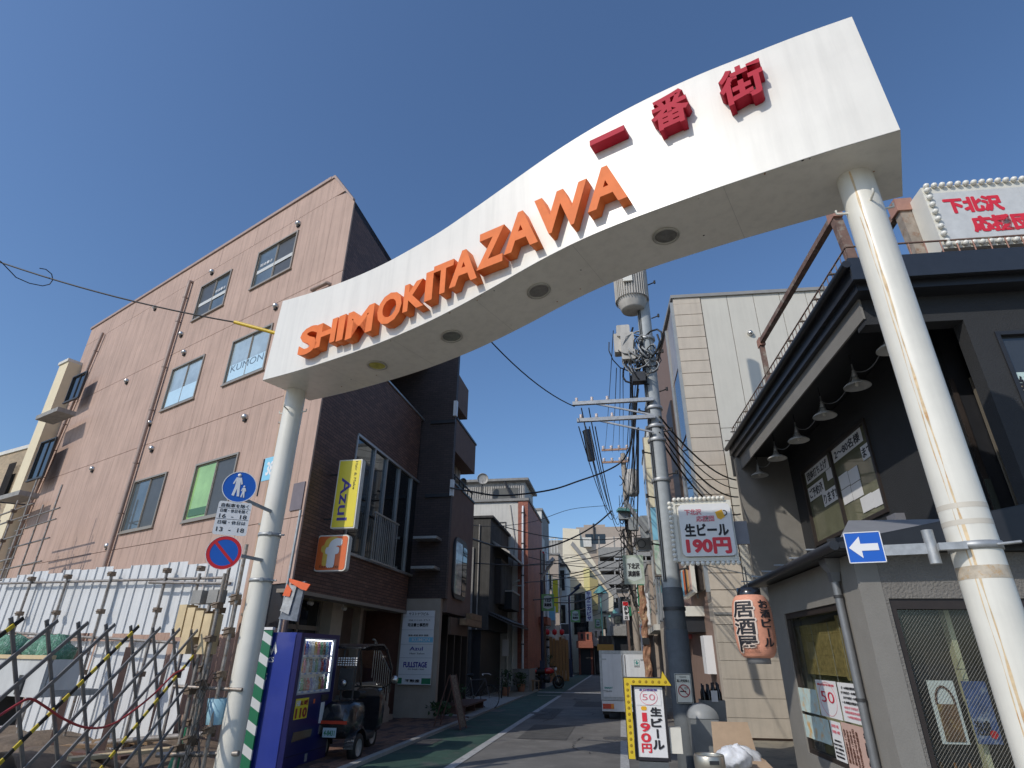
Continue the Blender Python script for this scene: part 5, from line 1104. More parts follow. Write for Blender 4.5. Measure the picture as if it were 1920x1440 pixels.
for k in range(2): part(t, 'drain_pipe', MB().tube([(-1.8 - k * 1.4, -.1, 0), (-1.8 - k * 1.4, -.1, zt - .5)], .08, 6), STGALV)
house(1068, 1074, 1015, 'grey_slab_building', 'grey narrow building with dark side windows before the cream one', CONC, DKCON, depth=5, ym=1120, wins=1)
# cream building with a long slanted roof and yellow bay
gc = Fr(ST(-5.4, 66), 100); q = lambda x, y: gc.px(x, y)
t = gc.thing('slanted_roof_building', 'cream apartment block whose roof slants down to the right at the street end', 'building', (0, 0, 0)); pts = [q(1055, 1260), q(1055, 990), q(1086, 992), q(1088, 1025), q(1098, 1028), q(1150, 1112), q(1150, 1260)]
pts = [(a, b if b > 1 else 0) for a, b in pts]; part(t, 'wall', MB().prism(pts, 0, 8), mat('cream_block_wall', (.74, .66, .5), .8, .05, 1)); 
a, b = q(1070, 1022), q(1150, 1118); a2, b2_ = q(1074, 1013), q(1157, 1112); a2 = (a2[0], a[1] + .35); b2_ = (b2_[0] - .2, b[1] + .35); part(t, 'roof_edge', MB().prism([a, b, b2_, a2], -.3, -.01), CONC)
c_ = [q(1095, 1068), q(1106, 1068), q(1107, 1112), q(1096, 1112)]; part(t, 'yellow_bay', MB().prism(c_, -1.0, -.01), YELW); c_ = [q(1107, 1085), q(1122, 1090), q(1122, 1145), q(1107, 1145)]; part(t, 'side_bay', MB().prism(c_, -1.3, -.3), mat('ochre_block', (.4, .33, .15), .8))
for k in range(5): a = q(1098, 1120 + k * 14); part(t, 'window', B(a[0] - 1.2, a[0] + .3, -.05, -.001, a[1] - .7, a[1] + .4), DGLASS)
for k in range(6): a = q(1070, 1040 + k * 16); part(t, 'siding_joint', B(a[0] - .8, a[0] + 1.8, -.03, -.001, a[1] - .04, a[1]), TANW)
# big tan apartment block
gd = Fr(ST(-8, 92), 98); q = lambda x, y: gd.px(x, y)
t = gd.thing('tan_apartment_block', 'large tan apartment block with rows of grey balconies closing the end of the street', 'building', (0, 0, 0))
x0, z0 = q(1080, 992); x1, z1 = q(1186, 987); part(t, 'wall', B(x0, x1 + 12, 0, 14, 0, z1), TANW); a = q(1092, 1028); part(t, 'pale_band', B(x0, x1, -.06, -.001, q(1100, 1032)[1], q(1100, 1008)[1]), TANL); part(t, 'roof_house', B(q(1094, 985)[0], q(1135, 985)[0], 2, 8, z1, q(1110, 979)[1]), TANW)
for k, yy in enumerate((1046, 1072, 1097, 1122, 1148, 1172)):
    a = q(1122, yy); b = q(1185, yy); z = a[1]; part(t, 'balcony', B(a[0], b[0] + 6, -2.0, 0, z - .1, z + 1.25), CONC); part(t, 'balcony_recess', B(a[0] + .3, b[0] + 6, -.05, -.001, z + 1.26, z + 3.0), DKBR)
    for j in range(5): part(t, 'balcony_post', B(a[0] + .1 + j * 2.3, a[0] + .3 + j * 2.3, -1.9, -1.7, z + 1.26, z + 2.9), CONC)
a = q(1093, 1020); 
for k in range(3): X, Z = q(1098 + k * 12, 1020); part(t, 'window', B(X, X + 1.1, -.1, -.07, Z, Z + 1.5), DGLASS)
X, Z = q(1090, 1027); part(t, 'air_conditioner', B(X, X + 1.6, -.9, -.1, Z, Z + 1.4), PALEW)
for X in (q(1113, 985)[0],): part(t, 'chimney_pipe', MB().tube([(X, -.2, z1 - 2), (X, -.2, z1 + .5)], .15, 6), STEELD)
# low shops at the end of the street
for k, (xa, xb_, yt, tt, m_, nm, lab) in enumerate(((1085, 1112, 1185, 58, REDB, 'small_shop', 'small shop with reddish front at the bend of the street'), (1112, 1138, 1180, 60, TANL, 'small_shop', 'pale shop front with posters at the street end'), (1124, 1150, 1192, 55, mat('orange_awning_front', (.6, .3, .06), .6), 'small_shop', 'shop with an orange lit fascia by the end of the street'), (1150, 1200, 1150, 62, CONC, 'grey_house', 'grey two storey house behind the kei truck'), (1138, 1166, 1168, 70, PALEW, 'pale_house', 'pale house with dark openings at the street end'))):
    g_ = Fr(ST(0, tt), 100); a = g_.px(xa, 1240); b = g_.px(xb_, 1240); z = g_.px(xa, yt)[1]; t = g_.thing(nm, lab, 'shop' if 'shop' in nm else 'house', (a[0], 0, 0)); L_ = b[0] - a[0]
    part(t, 'wall', B(0, L_, 0, 5, 0, z), m_ if k != 2 else DKBR); part(t, 'fascia', B(-.1, L_ + .1, -.8, -.001, z * .62, z * .78), m_); part(t, 'opening', B(.2, L_ - .2, -.04, -.001, 0, z * .6), DKTRIM); winrow(t, .3, L_ - .3, z * .82, z * .96, 0, 2, STEELD, DGLASS)
# street lamps with festival banners
def lamp(xb_, yb, bann, label, ml, base=(0, 0)):
    p = atz(xb_, yb, 0); f_ = Fr((p.x, p.y), 100); t = f_.thing('street_lamp', label, 'street lamp', (0, 0, 0), 'navy street lamps along the left kerb'); 
    zt = f_.px(*bann[0])[1]; xa, za = f_.px(*bann[1])
    part(t, 'post', MB().tube([(0, 0, 0), (0, 0, zt)], .085, 10), NAVYP); part(t, 'arm', MB().tube([(0, 0, zt - .02), (.02, 0, zt + .2), (xa, -.1, za)], .08, 8), GALV if ml else NAVYP); part(t, 'lamp_head', MB().beam((xa * .5, -.1, (zt + za) / 2 + .3), (xa * 1.15, -.1, za + .25), .35, .16), GALV if ml else NAVYP)
    part(t, 'footing_box', B(-.13, .13, -.13, .13, 0, 1.3), NAVYP)
    return t, f_
def festival(par_f, corners, label, D=None, mg=None):
    x0, x1, z0, z1 = rect(par_f, *corners, .12); t = par_f.thing('festival_banner', label, 'banner', ((x0 + x1) / 2, -.12, z0), 'green festival banners over the street'); w = (x1 - x0) / 2; h = z1 - z0
    part(t, 'cloth', B(-w, w, 0, .02, 0, h), mg or BANNERG); part(t, 'print', MB().prism([(-w * .75, h * .2), (-w * .6, h * .86), (0, h * .95), (w * .6, h * .86), (w * .78, h * .2), (0, h * .1)], -.006, -.001), BANNER)
    text(t, '下北沢', 0, -.01, h * .62, w * 1.15, h * .2, INK, .05, .004); text(t, '演劇祭', 0, -.01, h * .36, w * 1.15, h * .2, INK, .05, .004)
t, f_ = lamp(1018, 1291, ((1009, 1088), (1036, 1056)), 'navy street lamp with bent arm, nearest of the two on the left kerb', True)
festival(f_, ((1014, 1114), (1040, 1114), (1017, 1147), (1038, 1144)), 'green festival banner on the nearest street lamp')
t, f_ = lamp(1071, 1270, ((1066, 1122), (1087, 1101)), 'navy street lamp further along the left kerb, by the orange shop', False)
festival(f_, ((1070, 1144), (1088, 1144), (1070, 1167), (1087, 1166)), 'green festival banner on the second street lamp')
f_ = Fr(ST(-3.4, 66), 100); festival(f_, ((1114, 1162), (1127, 1160), (1117, 1178), (1126, 1176)), 'smallest green festival banner at the street end')
# left painted pole with cross arms
p = atz(1028, 1275, 0); f_ = Fr((p.x, p.y), 100); t = f_.thing('white_pole', 'slim white service pole behind the nearest street lamp', 'pole', (0, 0, 0)); part(t, 'pole', MB().tube([(0, 0, 0), (0, 0, 9)], .13, 8), SIGNW)
for z in (2.0, 2.5, 2.9): part(t, 'band', MB().lathe([(.15, z), (.15, z + .12)], 10), BLACK)
# vertical shop signs
def vsign(fr, corners, name, label, txt, mface, mink, d=.1, side=.25, arm=True):
    x0, x1, z0, z1 = rect(fr, *corners, d); t = fr.thing(name, label, 'sign', ((x0 + x1) / 2, -d, z0)); w = (x1 - x0) / 2; h = z1 - z0; part(t, 'box', B(-w, w, 0.002, side, 0, h), SIGNW); part(t, 'face', B(-w * .9, w * .9, -.012, -.001, h * .01, h * .99), mface)
    n = len(txt)
    for i, ch in enumerate(txt): text(t, ch, 0, -.015, h * (1 - (i + .6) / (n + .2)), w * 1.2, h / (n + .2) * .8, mink, .04, .004) if ch not in ' \u3000' else 0
    return t, w, h
vsign(Fr(ST(-2.9, 52), 100), ((1098, 1108), (1110, 1108), (1098, 1165), (1110, 1165)), 'vertical_sign', 'white vertical shop sign with violet characters beside the yellow bay', 'サラニカピザ', SIGNW, BLUEI)
t, w, h = vsign(Fr(ST(.9, 46), 100), ((1168, 1128), (1179, 1128), (1168, 1163), (1179, 1163)), 'vertical_sign', 'small red topped vertical sign hanging over the truck', '　飲食店', SIGNW, INK); part(t, 'red_cap', B(-w * .9, w * .9, -.016, -.0125, h * .78, h * .99), SIGNR)
t, w, h = vsign(Fr(ST(.9, 24), 100), ((1200, 1170), (1212, 1172), (1203, 1220), (1214, 1222)), 'vertical_sign', 'white vertical sign with red first character right above the truck', '　とんか寺', SIGNW, INK); text(t, '焼', 0, -.02, h * .88, w * 1.3, h * .16, REDI, .06)
# ochre / rust figures by the left kerb: planter, red motorcycle, chairs
p = ST(-4.35, 32.6); f_ = Fr((p.x, p.y), 70); t = f_.thing('red_motorcycle', 'red motorcycle parked by the nearest street lamp on the left kerb', 'motorcycle', (0, 0, 0))
for X in (0, 1.25):
    w = part(t, 'wheel', MB().tube([(X + .28 * math.cos(2 * math.pi * k / 20), 0, .3 + .28 * math.sin(2 * math.pi * k / 20)) for k in range(21)], .055, 8, cap=False), BLACK); part(w, 'rim', MB().lathe([(0, -.03), (.2, -.03), (.2, .03), (0, .03)], 14, (X, 0, .3), 'y'), STEELD)
part(t, 'tank', MB().lathe([(.0, -.3), (.13, -.2), (.16, .05), (.1, .25), (0, .3)], 14, (.72, 0, .82), 'x'), REDM); part(t, 'seat', MB().lathe([(.0, -.35), (.11, -.25), (.12, .2), (0, .3)], 12, (.25, 0, .78), 'x'), BLACK); part(t, 'tail_cowl', MB().lathe([(.0, -.2), (.09, -.05), (.1, .15), (0, .2)], 10, (-.15, 0, .8), 'x'), REDM)
part(t, 'engine', MB().lathe([(0, -.2), (.17, -.15), (.19, .1), (0, .2)], 12, (.62, 0, .45), 'x'), STEELD); part(t, 'fork', MB().tube([(.98, 0, 1.0), (1.25, 0, .3)], .05, 6), STEEL); part(t, 'handlebar', MB().tube([(.95, -.35, 1.05), (1.0, 0, 1.0), (.95, .35, 1.05)], .02, 6), BLACK); part(t, 'headlamp', MB().lathe([(0, -.08), (.09, 0), (.08, .03), (0, .04)], 12, (1.12, 0, .9), 'x'), SIGNW); part(t, 'frame_tube', MB().tube([(.9, 0, .9), (.45, 0, .35), (0, 0, .3)], .035, 6), STEELD)
for k, (v_, t_) in enumerate(((-4.1, 30.6), (-4.5, 31.3))):
    p = ST(v_, t_); f_ = Fr((p.x, p.y), 95 + 20 * k); t = f_.thing('wooden_stool', ('orange brown wooden stool nearer to the lamp post' if k == 0 else 'orange brown wooden stool beside the red motorcycle'), 'stool', (0, 0, 0)); part(t, 'seat', B(-.18, .18, -.18, .18, .42, .46), WOOD)
    for X in (-.15, .15):
        for Y in (-.15, .15): part(t, 'leg', B(X - .02, X + .02, Y - .02, Y + .02, 0, .42), WOOD)
for k, (v_, t_, h_, lab) in enumerate(((-4.9, 27, 1.0, 'leafy potted plant at the plinth of the brick building'), (-4.9, 36, 1.7, 'tall dark shrub behind the red motorcycle'), (-4.6, 41, 1.6, 'shrub beside the second street lamp'), (-4.7, 30, .8, 'small potted plant left of the wooden stools'))): p = ST(v_, t_); bush('potted_shrub', lab, tuple(p), .35, h_, 150, pot=.2)
for k, (v_, t_) in enumerate(((-4.0, 44), (-4.05, 46))): p = ST(v_, t_); t = Fr((p.x, p.y), 100).thing('white_planter', 'white planter on the left kerb, ' + ('nearer one' if k == 0 else 'further one'), 'planter', (0, 0, 0)); part(t, 'tub', MB().lathe([(.18, 0), (.26, .6), (.22, .6)], 14), SIGNW); part(t, 'foliage', MB().lathe([(.2, .6), (.3, .8), (.12, 1.0)], 10), LEAF)
p = ST(-4.3, 43); t = Fr((p.x, p.y), 100).thing('wooden_display', 'ochre timber display screen by the second street lamp', 'screen', (0, 0, 0))
for k in range(6): part(t, 'board', B(-.5 + k * .22, -.3 + k * .22, 0, .06, 0, 2.7 - .1 * (k % 3)), mat('ochre_board', (.34, .17, .06), .7))
for k in range(3): part(t, 'red_lantern', MB().lathe([(.05, 0), (.16, .08), (.16, .3), (.05, .38)], 12, (-.6 + k * .5, -.2, 2.8)), SIGNR)
# barrier posts and hanging chain by the brick building
p = ST(-4.6, 24.5); t = Fr((p.x, p.y), 10).thing('rope_barrier', 'black posts with slack chain at the brick building entrance', 'barrier', (0, 0, 0))
for X in (0, 1.4): part(t, 'post', MB().tube([(X, 0, 0), (X, 0, .95)], .025, 8).lathe([(.14, 0), (.14, .02)], 14, (X, 0, 0)), STEELD)
part(t, 'chain', MB().tube(sag((0, 0, .9), (1.4, 0, .9), .2), .012, 5), STEELD)

# ================================================================== KEI TRUCK
TK = Fr(ST(-.62, 17.9)[:2], 100)
def tx(x, y): return TK.px(x, y)
xa, xb_ = tx(1126, 1265)[0], tx(1215, 1265)[0]; zt = tx(1170, 1221)[1]; zb3 = tx(1160, 1312)[1]
t = TK.thing('box_truck', 'small white box truck seen from behind, standing on the right side of the street', 'truck', ((xa + xb_) / 2, 0, 0)); w = (xb_ - xa) / 2
part(t, 'box_body', B(-w, w, .03, 2.1, zb3, zt), TRUCKW); part(t, 'rear_frame', wallwith(-w - .015, w + .015, zb3 - .02, zt + .015, 0, .05, [(-w + .05, w - .05, zb3 + .06, zt - .07)]), GALV)
for s_ in (0, 1):
    x0 = -w + .055 if s_ == 0 else .012; x1 = -.012 if s_ == 0 else w - .055; d = part(t, 'rear_door', B(x0, x1, .005, .028, zb3 + .065, zt - .075), TRUCKW)
    for z in (zb3 + .2, zt - .22): part(d, 'door_hinge', B((x0 if s_ == 0 else x1 - .12), (x0 + .12 if s_ == 0 else x1), -.012, .004, z, z + .03), GALV)
    part(d, 'lock_rod', MB().tube([((x1 - .03 if s_ == 0 else x0 + .03), -.01, zb3 + .1), ((x1 - .03 if s_ == 0 else x0 + .03), -.01, zt - .1)], .01, 6), STEEL)
lx, lz = tx(1194, 1244); lx -= (xa + xb_) / 2
part(t, 'logo', wallwith(lx - .07, lx + .07, lz - .05, lz + .09, -.002, .004, [(lx - .063, lx + .063, lz - .043, lz + .083)]), TEAL); part(t, 'logo_leaf', MB().prism([(lx, lz - .03), (lx - .05, lz + .02), (lx - .045, lz + .03), (lx - .012, lz + .012), (lx - .02, lz + .05), (lx, lz + .07), (lx + .02, lz + .05), (lx + .012, lz + .012), (lx + .045, lz + .03), (lx + .05, lz + .02)], -.002, .004), TEAL); text(t, 'ECOLINE', lx, .003, lz - .08, .14, .025, INK, .02, .003)
text(t, 'SMART', -w + .2, .003, zb3 + .28, .22, .04, TEAL, .06, .003); text(t, 'TRUCK', -w + .2, .003, zb3 + .2, .18, .03, INK, .03, .003)
part(t, 'bumper', B(-w, w, .0, .1, zb3 - .28, zb3 - .03), TRUCKW)
for s_ in (-1, 1): l_ = part(t, 'tail_lamp', B(s_ * w * .97 - s_ * .22, s_ * w * .97, -.02, -.001, zb3 - .22, zb3 - .1), TLAMP); part(l_, 'turn_signal', B(s_ * w * .97 - s_ * .22, s_ * w * .97 - s_ * .3, -.02, -.001, zb3 - .22, zb3 - .1), TLAMPO)
part(t, 'number_plate', B(-.02, .26, -.015, -.001, zb3 - .2, zb3 - .07), PLATE); text(t, '82-95', .12, -.017, zb3 - .135, .2, .08, GREEN, .02, .002)
for s_ in (-1, 1):
    for Y in (.45, 2.3): wv = part(t, 'wheel', MB().lathe([(.12, -.07), (.25, -.07), (.27, -.04), (.27, .04), (.25, .07), (.12, .07)], 22, (s_ * (w - .1), Y, .27), 'x', cap=False), BLACK); part(wv, 'rim', MB().lathe([(0, -.04), (.13, -.04), (.14, .05), (0, .05)], 16, (s_ * (w - .1), Y, .27), 'x'), STEEL)
    part(t, 'mud_flap', B(s_ * (w - .1) - .09, s_ * (w - .1) + .09, .1, .11, .12, zb3 - .28), BLACK)
part(t, 'chassis', B(-w * .6, w * .6, .15, 3.1, .3, zb3 - .06), STEELD); part(t, 'axle', MB().tube([(-w + .1, .45, .27), (w - .1, .45, .27)], .04, 8), STEELD); part(t, 'cab', MB().add([(x, y, z) for x in (-w + .02, w - .02) for y, z in ((2.15, .35), (2.15, 1.6), (2.9, 1.6), (3.2, 1.0), (3.25, .35))], [(0, 1, 2, 3, 4), (9, 8, 7, 6, 5), (0, 5, 6, 1), (1, 6, 7, 2), (2, 7, 8, 3), (3, 8, 9, 4), (4, 9, 5, 0)]), TRUCKW)
for s_ in (-1, 1): part(t, 'side_mirror', MB().box(s_ * w + s_ * .02, s_ * w + s_ * .2, 2.95, 3.0, 1.1, 1.35), BLACK)

# ================================================================== GREY TAVERN (right corner)
CR = (3.63, 6.285)
FD = Fr(CR, 97.3); FC = Fr(CR, 187.3)
tv = FD.thing('grey_tavern', 'grey rendered two storey corner tavern with deep black eave, right of the street', 'building', (0, 0, 0))
sd_ = subempty(tv, FC, FD)                                     # street side: X negative = further away
# ---- lower street side with the big window
zcan = FC.px(1575, 1040, .0)[1]
W1 = rect(FC, (1475, 1147), (1575, 1122), (1510, 1440), (1640, 1440)); 
a, b = FC.px(1466, 1158), FC.px(1585, 1120); c = FC.px(1520, 1440)
WX0, WX1, WZ1 = FC.px(1478, 1200)[0], FC.px(1600, 1250)[0], (FC.px(1480, 1150)[1] + FC.px(1575, 1128)[1]) / 2
XLc = FC.px(1455, 1200)[0]; EXW = .86
part(sd_, 'street_wall', wallwith(XLc, -.0, 0, 2.56, 0, .22, [(WX0, WX1, .42, WZ1)]), GREYS)
part(sd_, 'end_wall', B(XLc, XLc + .2, .221, 2.2, 0, 2.56), GREYS)
f = part(sd_, 'window', wallwith(WX0, WX1, .42, WZ1, .02, .1, [(WX0 + .05, WX1 - .05, .47, WZ1 - .07)]), DKBR); part(f, 'pane', B(WX0 + .05, WX1 - .05, .05, .056, .47, WZ1 - .07), GLASS)
# inside: cream back wall, reed blinds
part(sd_, 'inner_wall', B(WX0 - .3, WX1 + .3, .9, .95, 0, 2.5), INTER); part(sd_, 'inner_side', B(WX0 - .1, WX0 - .02, .23, .9, 0, 2.5), INTER); part(sd_, 'inner_side', B(WX1 + .1, WX1 + .2, .23, .9, 0, 2.5), DKBR); part(sd_, 'inner_floor', B(WX0 - .3, WX1 + .3, .23, .9, .3, .34), WOODD); part(sd_, 'inner_counter', B(WX0 + .1, WX1, .5, .85, .35, .95), INTER)
part(sd_, 'inner_ceiling', B(WX0 - .3, WX1 + .3, .23, .9, 2.46, 2.52), DKBR)
zbl = FC.px(1580, 1274, -.16)[1]; zbl2 = FC.px(1515, 1262, -.18)[1]
mid = FC.px(1546, 1200)[0]; mb = MB()
def blind(xa, xb_, z0, z1, y):
    z = z1; mb = MB()
    while z > z0: mb.box(xa + random.uniform(0, .015), xb_ - random.uniform(0, .015), y + random.uniform(0, .006), y + .008 + random.uniform(0, .004), z - .0085, z); z -= .0105
    b_ = part(sd_, 'reed_blind', mb, BAMBOO, kind='stuff')
    for k in range(3): X = xa + (xb_ - xa) * (k + .5) / 3; part(b_, 'cord', MB().tube([(X, y - .006, z1), (X, y - .006, z0 - .08)], .0035, 4), ROPEW)
blind(mid + .005, WX1 + .02, zbl, WZ1 - .1, .16); blind(FC.px(1490, 1230, -.18)[0], mid - .005, zbl2, WZ1 - .16, .18)
# papers on the glass
def paper(par, fr, corners, m, y, nm='paper_notice'):
    x0, x1, z0, z1 = rect(fr, *corners); part(par, nm, B(x0, x1, y - .003, y - .0006, z0, z1), m); return (x0 + x1) / 2, (z0 + z1) / 2, x1 - x0, z1 - z0
def z8(*p): return [(x / 4.5 + 1460, y / 4.5 + 1120) for x, y in p]
def lines(par, cx, cz, w, h, rows, m, y, vert=False, sc_=.8, chars='本日のおすすめ生ビール串焼き刺身日本酒ハイボール団体様大歓迎'):
    for i in range(rows):
        st_ = random.randrange(0, 12); n = random.randrange(7, 12)
        if vert:
            X = cx + w / 2 - (i + .5) * w / rows; s_ = '\n'.join(chars[st_:st_ + n]); text(par, s_, X, y, cz, w / rows * .7, h * random.uniform(.7, .92), m, .02, .002)
        else:
            Z = cz + h / 2 - (i + .5) * h / rows; text(par, chars[st_:st_ + n], cx, y, Z, w * random.uniform(.6, .85), h / rows * .55, m, .02, .002)
cx, cz, w, h = paper(sd_, FC, z8((298, 695), (465, 708), (350, 1000), (530, 1035)), PAPER, .018); text(sd_, '50', cx, .012, cz + .02, w * .62, h * .3, REDI, -.005, .002); text(sd_, '開店周年感謝', cx, .012, cz + h * .38, w * .8, h * .06, REDI, 0, .002); part(sd_, 'red_ring', ring(MB(), cx, cz, w * .4, h * .46, .004, .012, .0145), PINKI)
cx, cz, w, h = paper(sd_, FC, z8((475, 712), (685, 740), (545, 1040), (760, 1100)), PAPER, .018); lines(sd_, cx, cz + h * .18, w, h * .5, 4, INK, .012); lines(sd_, cx, cz - h * .25, w, h * .35, 3, PINKI, .012)
for c_ in (((103, 750), (300, 780), (135, 940), (345, 998)), ((182, 980), (290, 1005), (232, 1180), (318, 1205)), ((292, 1006), (405, 1030), (320, 1206), (445, 1255))): paper(sd_, FC, z8(*c_), PAPERB, .018, 'menu_sheet')
cx, cz, w, h = paper(sd_, FC, z8((415, 1035), (505, 1058), (480, 1370), (570, 1400)), PAPER, .018); lines(sd_, cx, cz + h * .3, w, h * .3, 2, PINKI, .012); lines(sd_, cx, cz - h * .2, w, h * .5, 5, INK, .012)
cx, cz, w, h = paper(sd_, FC, z8((505, 1058), (785, 1110), (600, 1470), (870, 1560)), PAPERP, .018); lines(sd_, cx - w * .22, cz, w * .5, h * .9, 5, BROWNP, .012, True); 
for i, ch in enumerate('ハッピーアワー'): text(sd_, ch, cx + w * .3, .011, cz + h * .4 - i * h * .13, w * .2, h * .11, INK, .06, .002)
# ---- canopy over the lower storey: sheet roof, gutter, downpipe
cf = FC.px(1418, 1088, .25); part(sd_, 'canopy', MB().add([(XLc - .3, -.22, 2.62), (0.3, -.22, 2.62), (.3, 2.04, 3.05), (XLc - .3, 2.04, 3.05), (XLc - .3, -.22, 2.57), (.3, -.22, 2.57), (.3, 2.04, 2.62), (XLc - .3, 2.04, 2.62)], [(0, 1, 2, 3), (7, 6, 5, 4), (0, 4, 5, 1), (1, 5, 6, 2), (2, 6, 7, 3), (3, 7, 4, 0)]), DKTRIM)
for k in range(9): X = XLc - .2 + k * .52; part(sd_, 'standing_seam', MB().beam((X, -.2, 2.63), (X, 2.0, 3.05), .03), DKTRIM) if X < .25 else 0
part(sd_, 'gutter', MB().tube([(XLc - .4, -.27, 2.56), (.3, -.27, 2.6)], .05, 10), DKTRIM)
for k in range(7): X = XLc - .2 + k * .62; part(sd_, 'gutter_bracket', MB().beam((X, -.33, 2.66), (X, -.1, 2.66), .03, .015), GALV) if X < .2 else 0
GRP = mat('zinc_downpipe', (.22, .225, .23), .4, .15, metal=.4)
xd = FC.px(1590, 1200, .06)[0]; d = part(sd_, 'downpipe', MB().tube([(xd, -.06, 2.32), (xd, -.06, 0)], .042, 12), GRP); part(d, 'hopper', MB().add([(xd + a_ * w_, -.06 + b_ * w_, z) for z, w_ in ((2.32, .042), (2.42, .05), (2.5, .09), (2.56, .1)) for a_, b_ in ((-1, -1), (1, -1), (1, 1), (-1, 1))], [(i * 4 + k, i * 4 + (k + 1) % 4, i * 4 + 4 + (k + 1) % 4, i * 4 + 4 + k) for i in range(3) for k in range(4)]), GRP)
for z in (2.15, 1.15): part(d, 'pipe_collar', MB().lathe([(.05, z), (.05, z + .03)], 12, (xd, -.06, 0)), STEELD)
# ---- upper street side, set back under the eave
YU = 2.05                                                # depth of the upper wall behind the lower one
def uy(x, y): return FC.px(x, y, -YU)
UL = -7.1
def z7(*p): return [(x / 5.539 + 1470, y / 5.539 + 780) for x, y in p]
w0 = rect(FC, *z7((160, 560), (840, 70), (345, 1310), (1120, 1045)), -YU)
part(sd_, 'upper_wall', wallwith(UL, -1.05, 2.6, 5.89, YU, YU + .2, [w0]), DKWALL)
f = part(sd_, 'window', wallwith(*w0, YU - .03, YU + .06, [(w0[0] + .07, (w0[0] * 1.0 + w0[1]) / 2 - .03, w0[2] + .07, w0[3] - .07), ((w0[0] + w0[1]) / 2 + .03, w0[1] - .07, w0[2] + .07, w0[3] - .07)]), DKBR)
xm = (w0[0] + w0[1]) / 2
for xa, xb_ in ((w0[0] + .07, xm - .03), (xm + .03, w0[1] - .07)): part(f, 'pane', B(xa, xb_, YU + .02, YU + .026, w0[2] + .07, w0[3] - .07), mat('olive_glass', (.16, .16, .1), .06, .3, 1.5, spec=.7))
def note(corners, s_, rot=False, m=PAPER):
    x0, x1, z0, z1 = rect(FC, *z7(*corners), -YU); o = part(f, 'paper_notice', B(x0, x1, YU + .008, YU + .012, z0, z1), m)
    if s_: text(f, s_, (x0 + x1) / 2, YU + .007, (z0 + z1) / 2, (x1 - x0) * .86, (z1 - z0) * .68, INK, .02, .002)
note(((205, 575), (445, 425), (238, 705), (465, 545)), '団体打ち上げ'); note(((478, 345), (785, 140), (515, 478), (820, 270)), '2～80名様'); note(((782, 320), (895, 250), (818, 465), (930, 395)), 'まで'); note(((238, 745), (398, 655), (270, 885), (425, 795)), 'ご予約承'); note(((388, 795), (548, 712), (418, 945), (580, 850)), 'ります!!')
for c_ in (((552, 630), (645, 580), (595, 770), (685, 705)), ((650, 575), (750, 515), (690, 705), (790, 660)), ((592, 775), (682, 720), (620, 925), (715, 880)), ((688, 715), (795, 665), (718, 880), (815, 820)), ((782, 855), (900, 795), (820, 1008), (940, 950)), ((902, 793), (1022, 733), (942, 948), (1065, 895)), ((430, 590), (505, 490), (450, 670), (530, 625))): note(c_, '')
part(sd_, 'wall_box', B(*(sorted((FC.px(1680, 970, -YU)[0], FC.px(1698, 970, -YU)[0]))), YU - .14, YU, FC.px(1690, 982, -YU)[1], FC.px(1690, 964, -YU)[1]), mat('grey_fitting', (.2, .2, .22), .5))
part(sd_, 'back_wall_lower', B(-8.2, XLc - .02, YU + .0, YU + .2, 0, 2.58), DKTRIM); 
part(sd_, 'end_wall', B(UL - .18, UL, EXW, YU + .2, 2.6, 5.89), GREYS)
for k in range(3): part(sd_, 'black_pipe', MB().tube([(XLc - .35 - k * .22, YU - .5, 0), (XLc - .35 - k * .22, YU - .5, 2.56)], .05, 8), BLACKP)
# ---- eave roof
EX = .82
part(tv, 'eave_slab', B(EX, 6.5, 0.0, 7.4, 6.02, 6.3), DKTRIM); part(tv, 'soffit', B(EX + .06, 6.4, .08, 7.36, 5.9, 6.018), DKTRIM)
part(tv, 'gutter', MB().tube([(EX - .06, -.05, 6.24), (EX - .06, 7.4, 6.2)], .055, 10), DKTRIM); part(tv, 'eave_flashing', B(EX - .02, 6.5, -.04, -.002, 6.0, 6.34), mat('black_flashing', (.03, .032, .036), .25, coat=.4))
for k in range(12): part(tv, 'gutter_hanger', MB().beam((EX - .13, .3 + k * .62, 6.33), (EX + .1, .3 + k * .62, 6.33), .03, .02), CLAMP)
part(tv, 'fascia_board', B(EX + .14, EX + .17, .3, 7.3, 5.6, 5.9), GREYS)  # paler grey than its surroundings, painting the sunlit strip under the eave
part(tv, 'side_fascia', B(EX + .0, EX + 1.1, 7.3, 7.38, 5.5, 6.0), DKWALL)
flatten(sd_)
# ---- wall facing the crossing street
e0 = FD.px(1665, 1121); e1 = FD.px(1811, 1125)
DX0 = FD.px(1668, 1130)[0]; DZ1 = (FD.px(1668, 1122)[1]); DX1 = DX0 + 1.35
part(tv, 'front_wall', wallwith(0.225, 5.5, 0, 2.56, 0, .22, [(DX0, DX1, .25, DZ1)]), GREY); part(tv, 'corner_render', B(-.004, .222, -.006, .2, 0, 2.56), GREYS)
f = part(tv, 'window', wallwith(DX0, DX1, .25, DZ1, .02, .14, [(DX0 + .06, DX1 - .06, .31, DZ1 - .1)]), DKBR); part(f, 'pane', B(DX0 + .06, DX1 - .06, .08, .085, .31, DZ1 - .1), GLASS)
wm = MB()
for k in range(-44, 70):
    for sgn in (1,):
        xa = DX0 + .06 + k * .032; za = .31; L_ = DZ1 - .41; xb2 = xa + L_ * .9 * sgn; za2, zb2_ = za, za + L_
        lo, hi = DX0 + .06, DX1 - .06
        if xb2 <= lo or xa >= hi: continue
        u0 = max(0, (lo - xa) / (xb2 - xa)); u1 = min(1, (hi - xa) / (xb2 - xa)); wm.beam((xa + (xb2 - xa) * u0, .076, za + L_ * u0), (xa + (xb2 - xa) * u1, .076, za + L_ * u1), .0022)
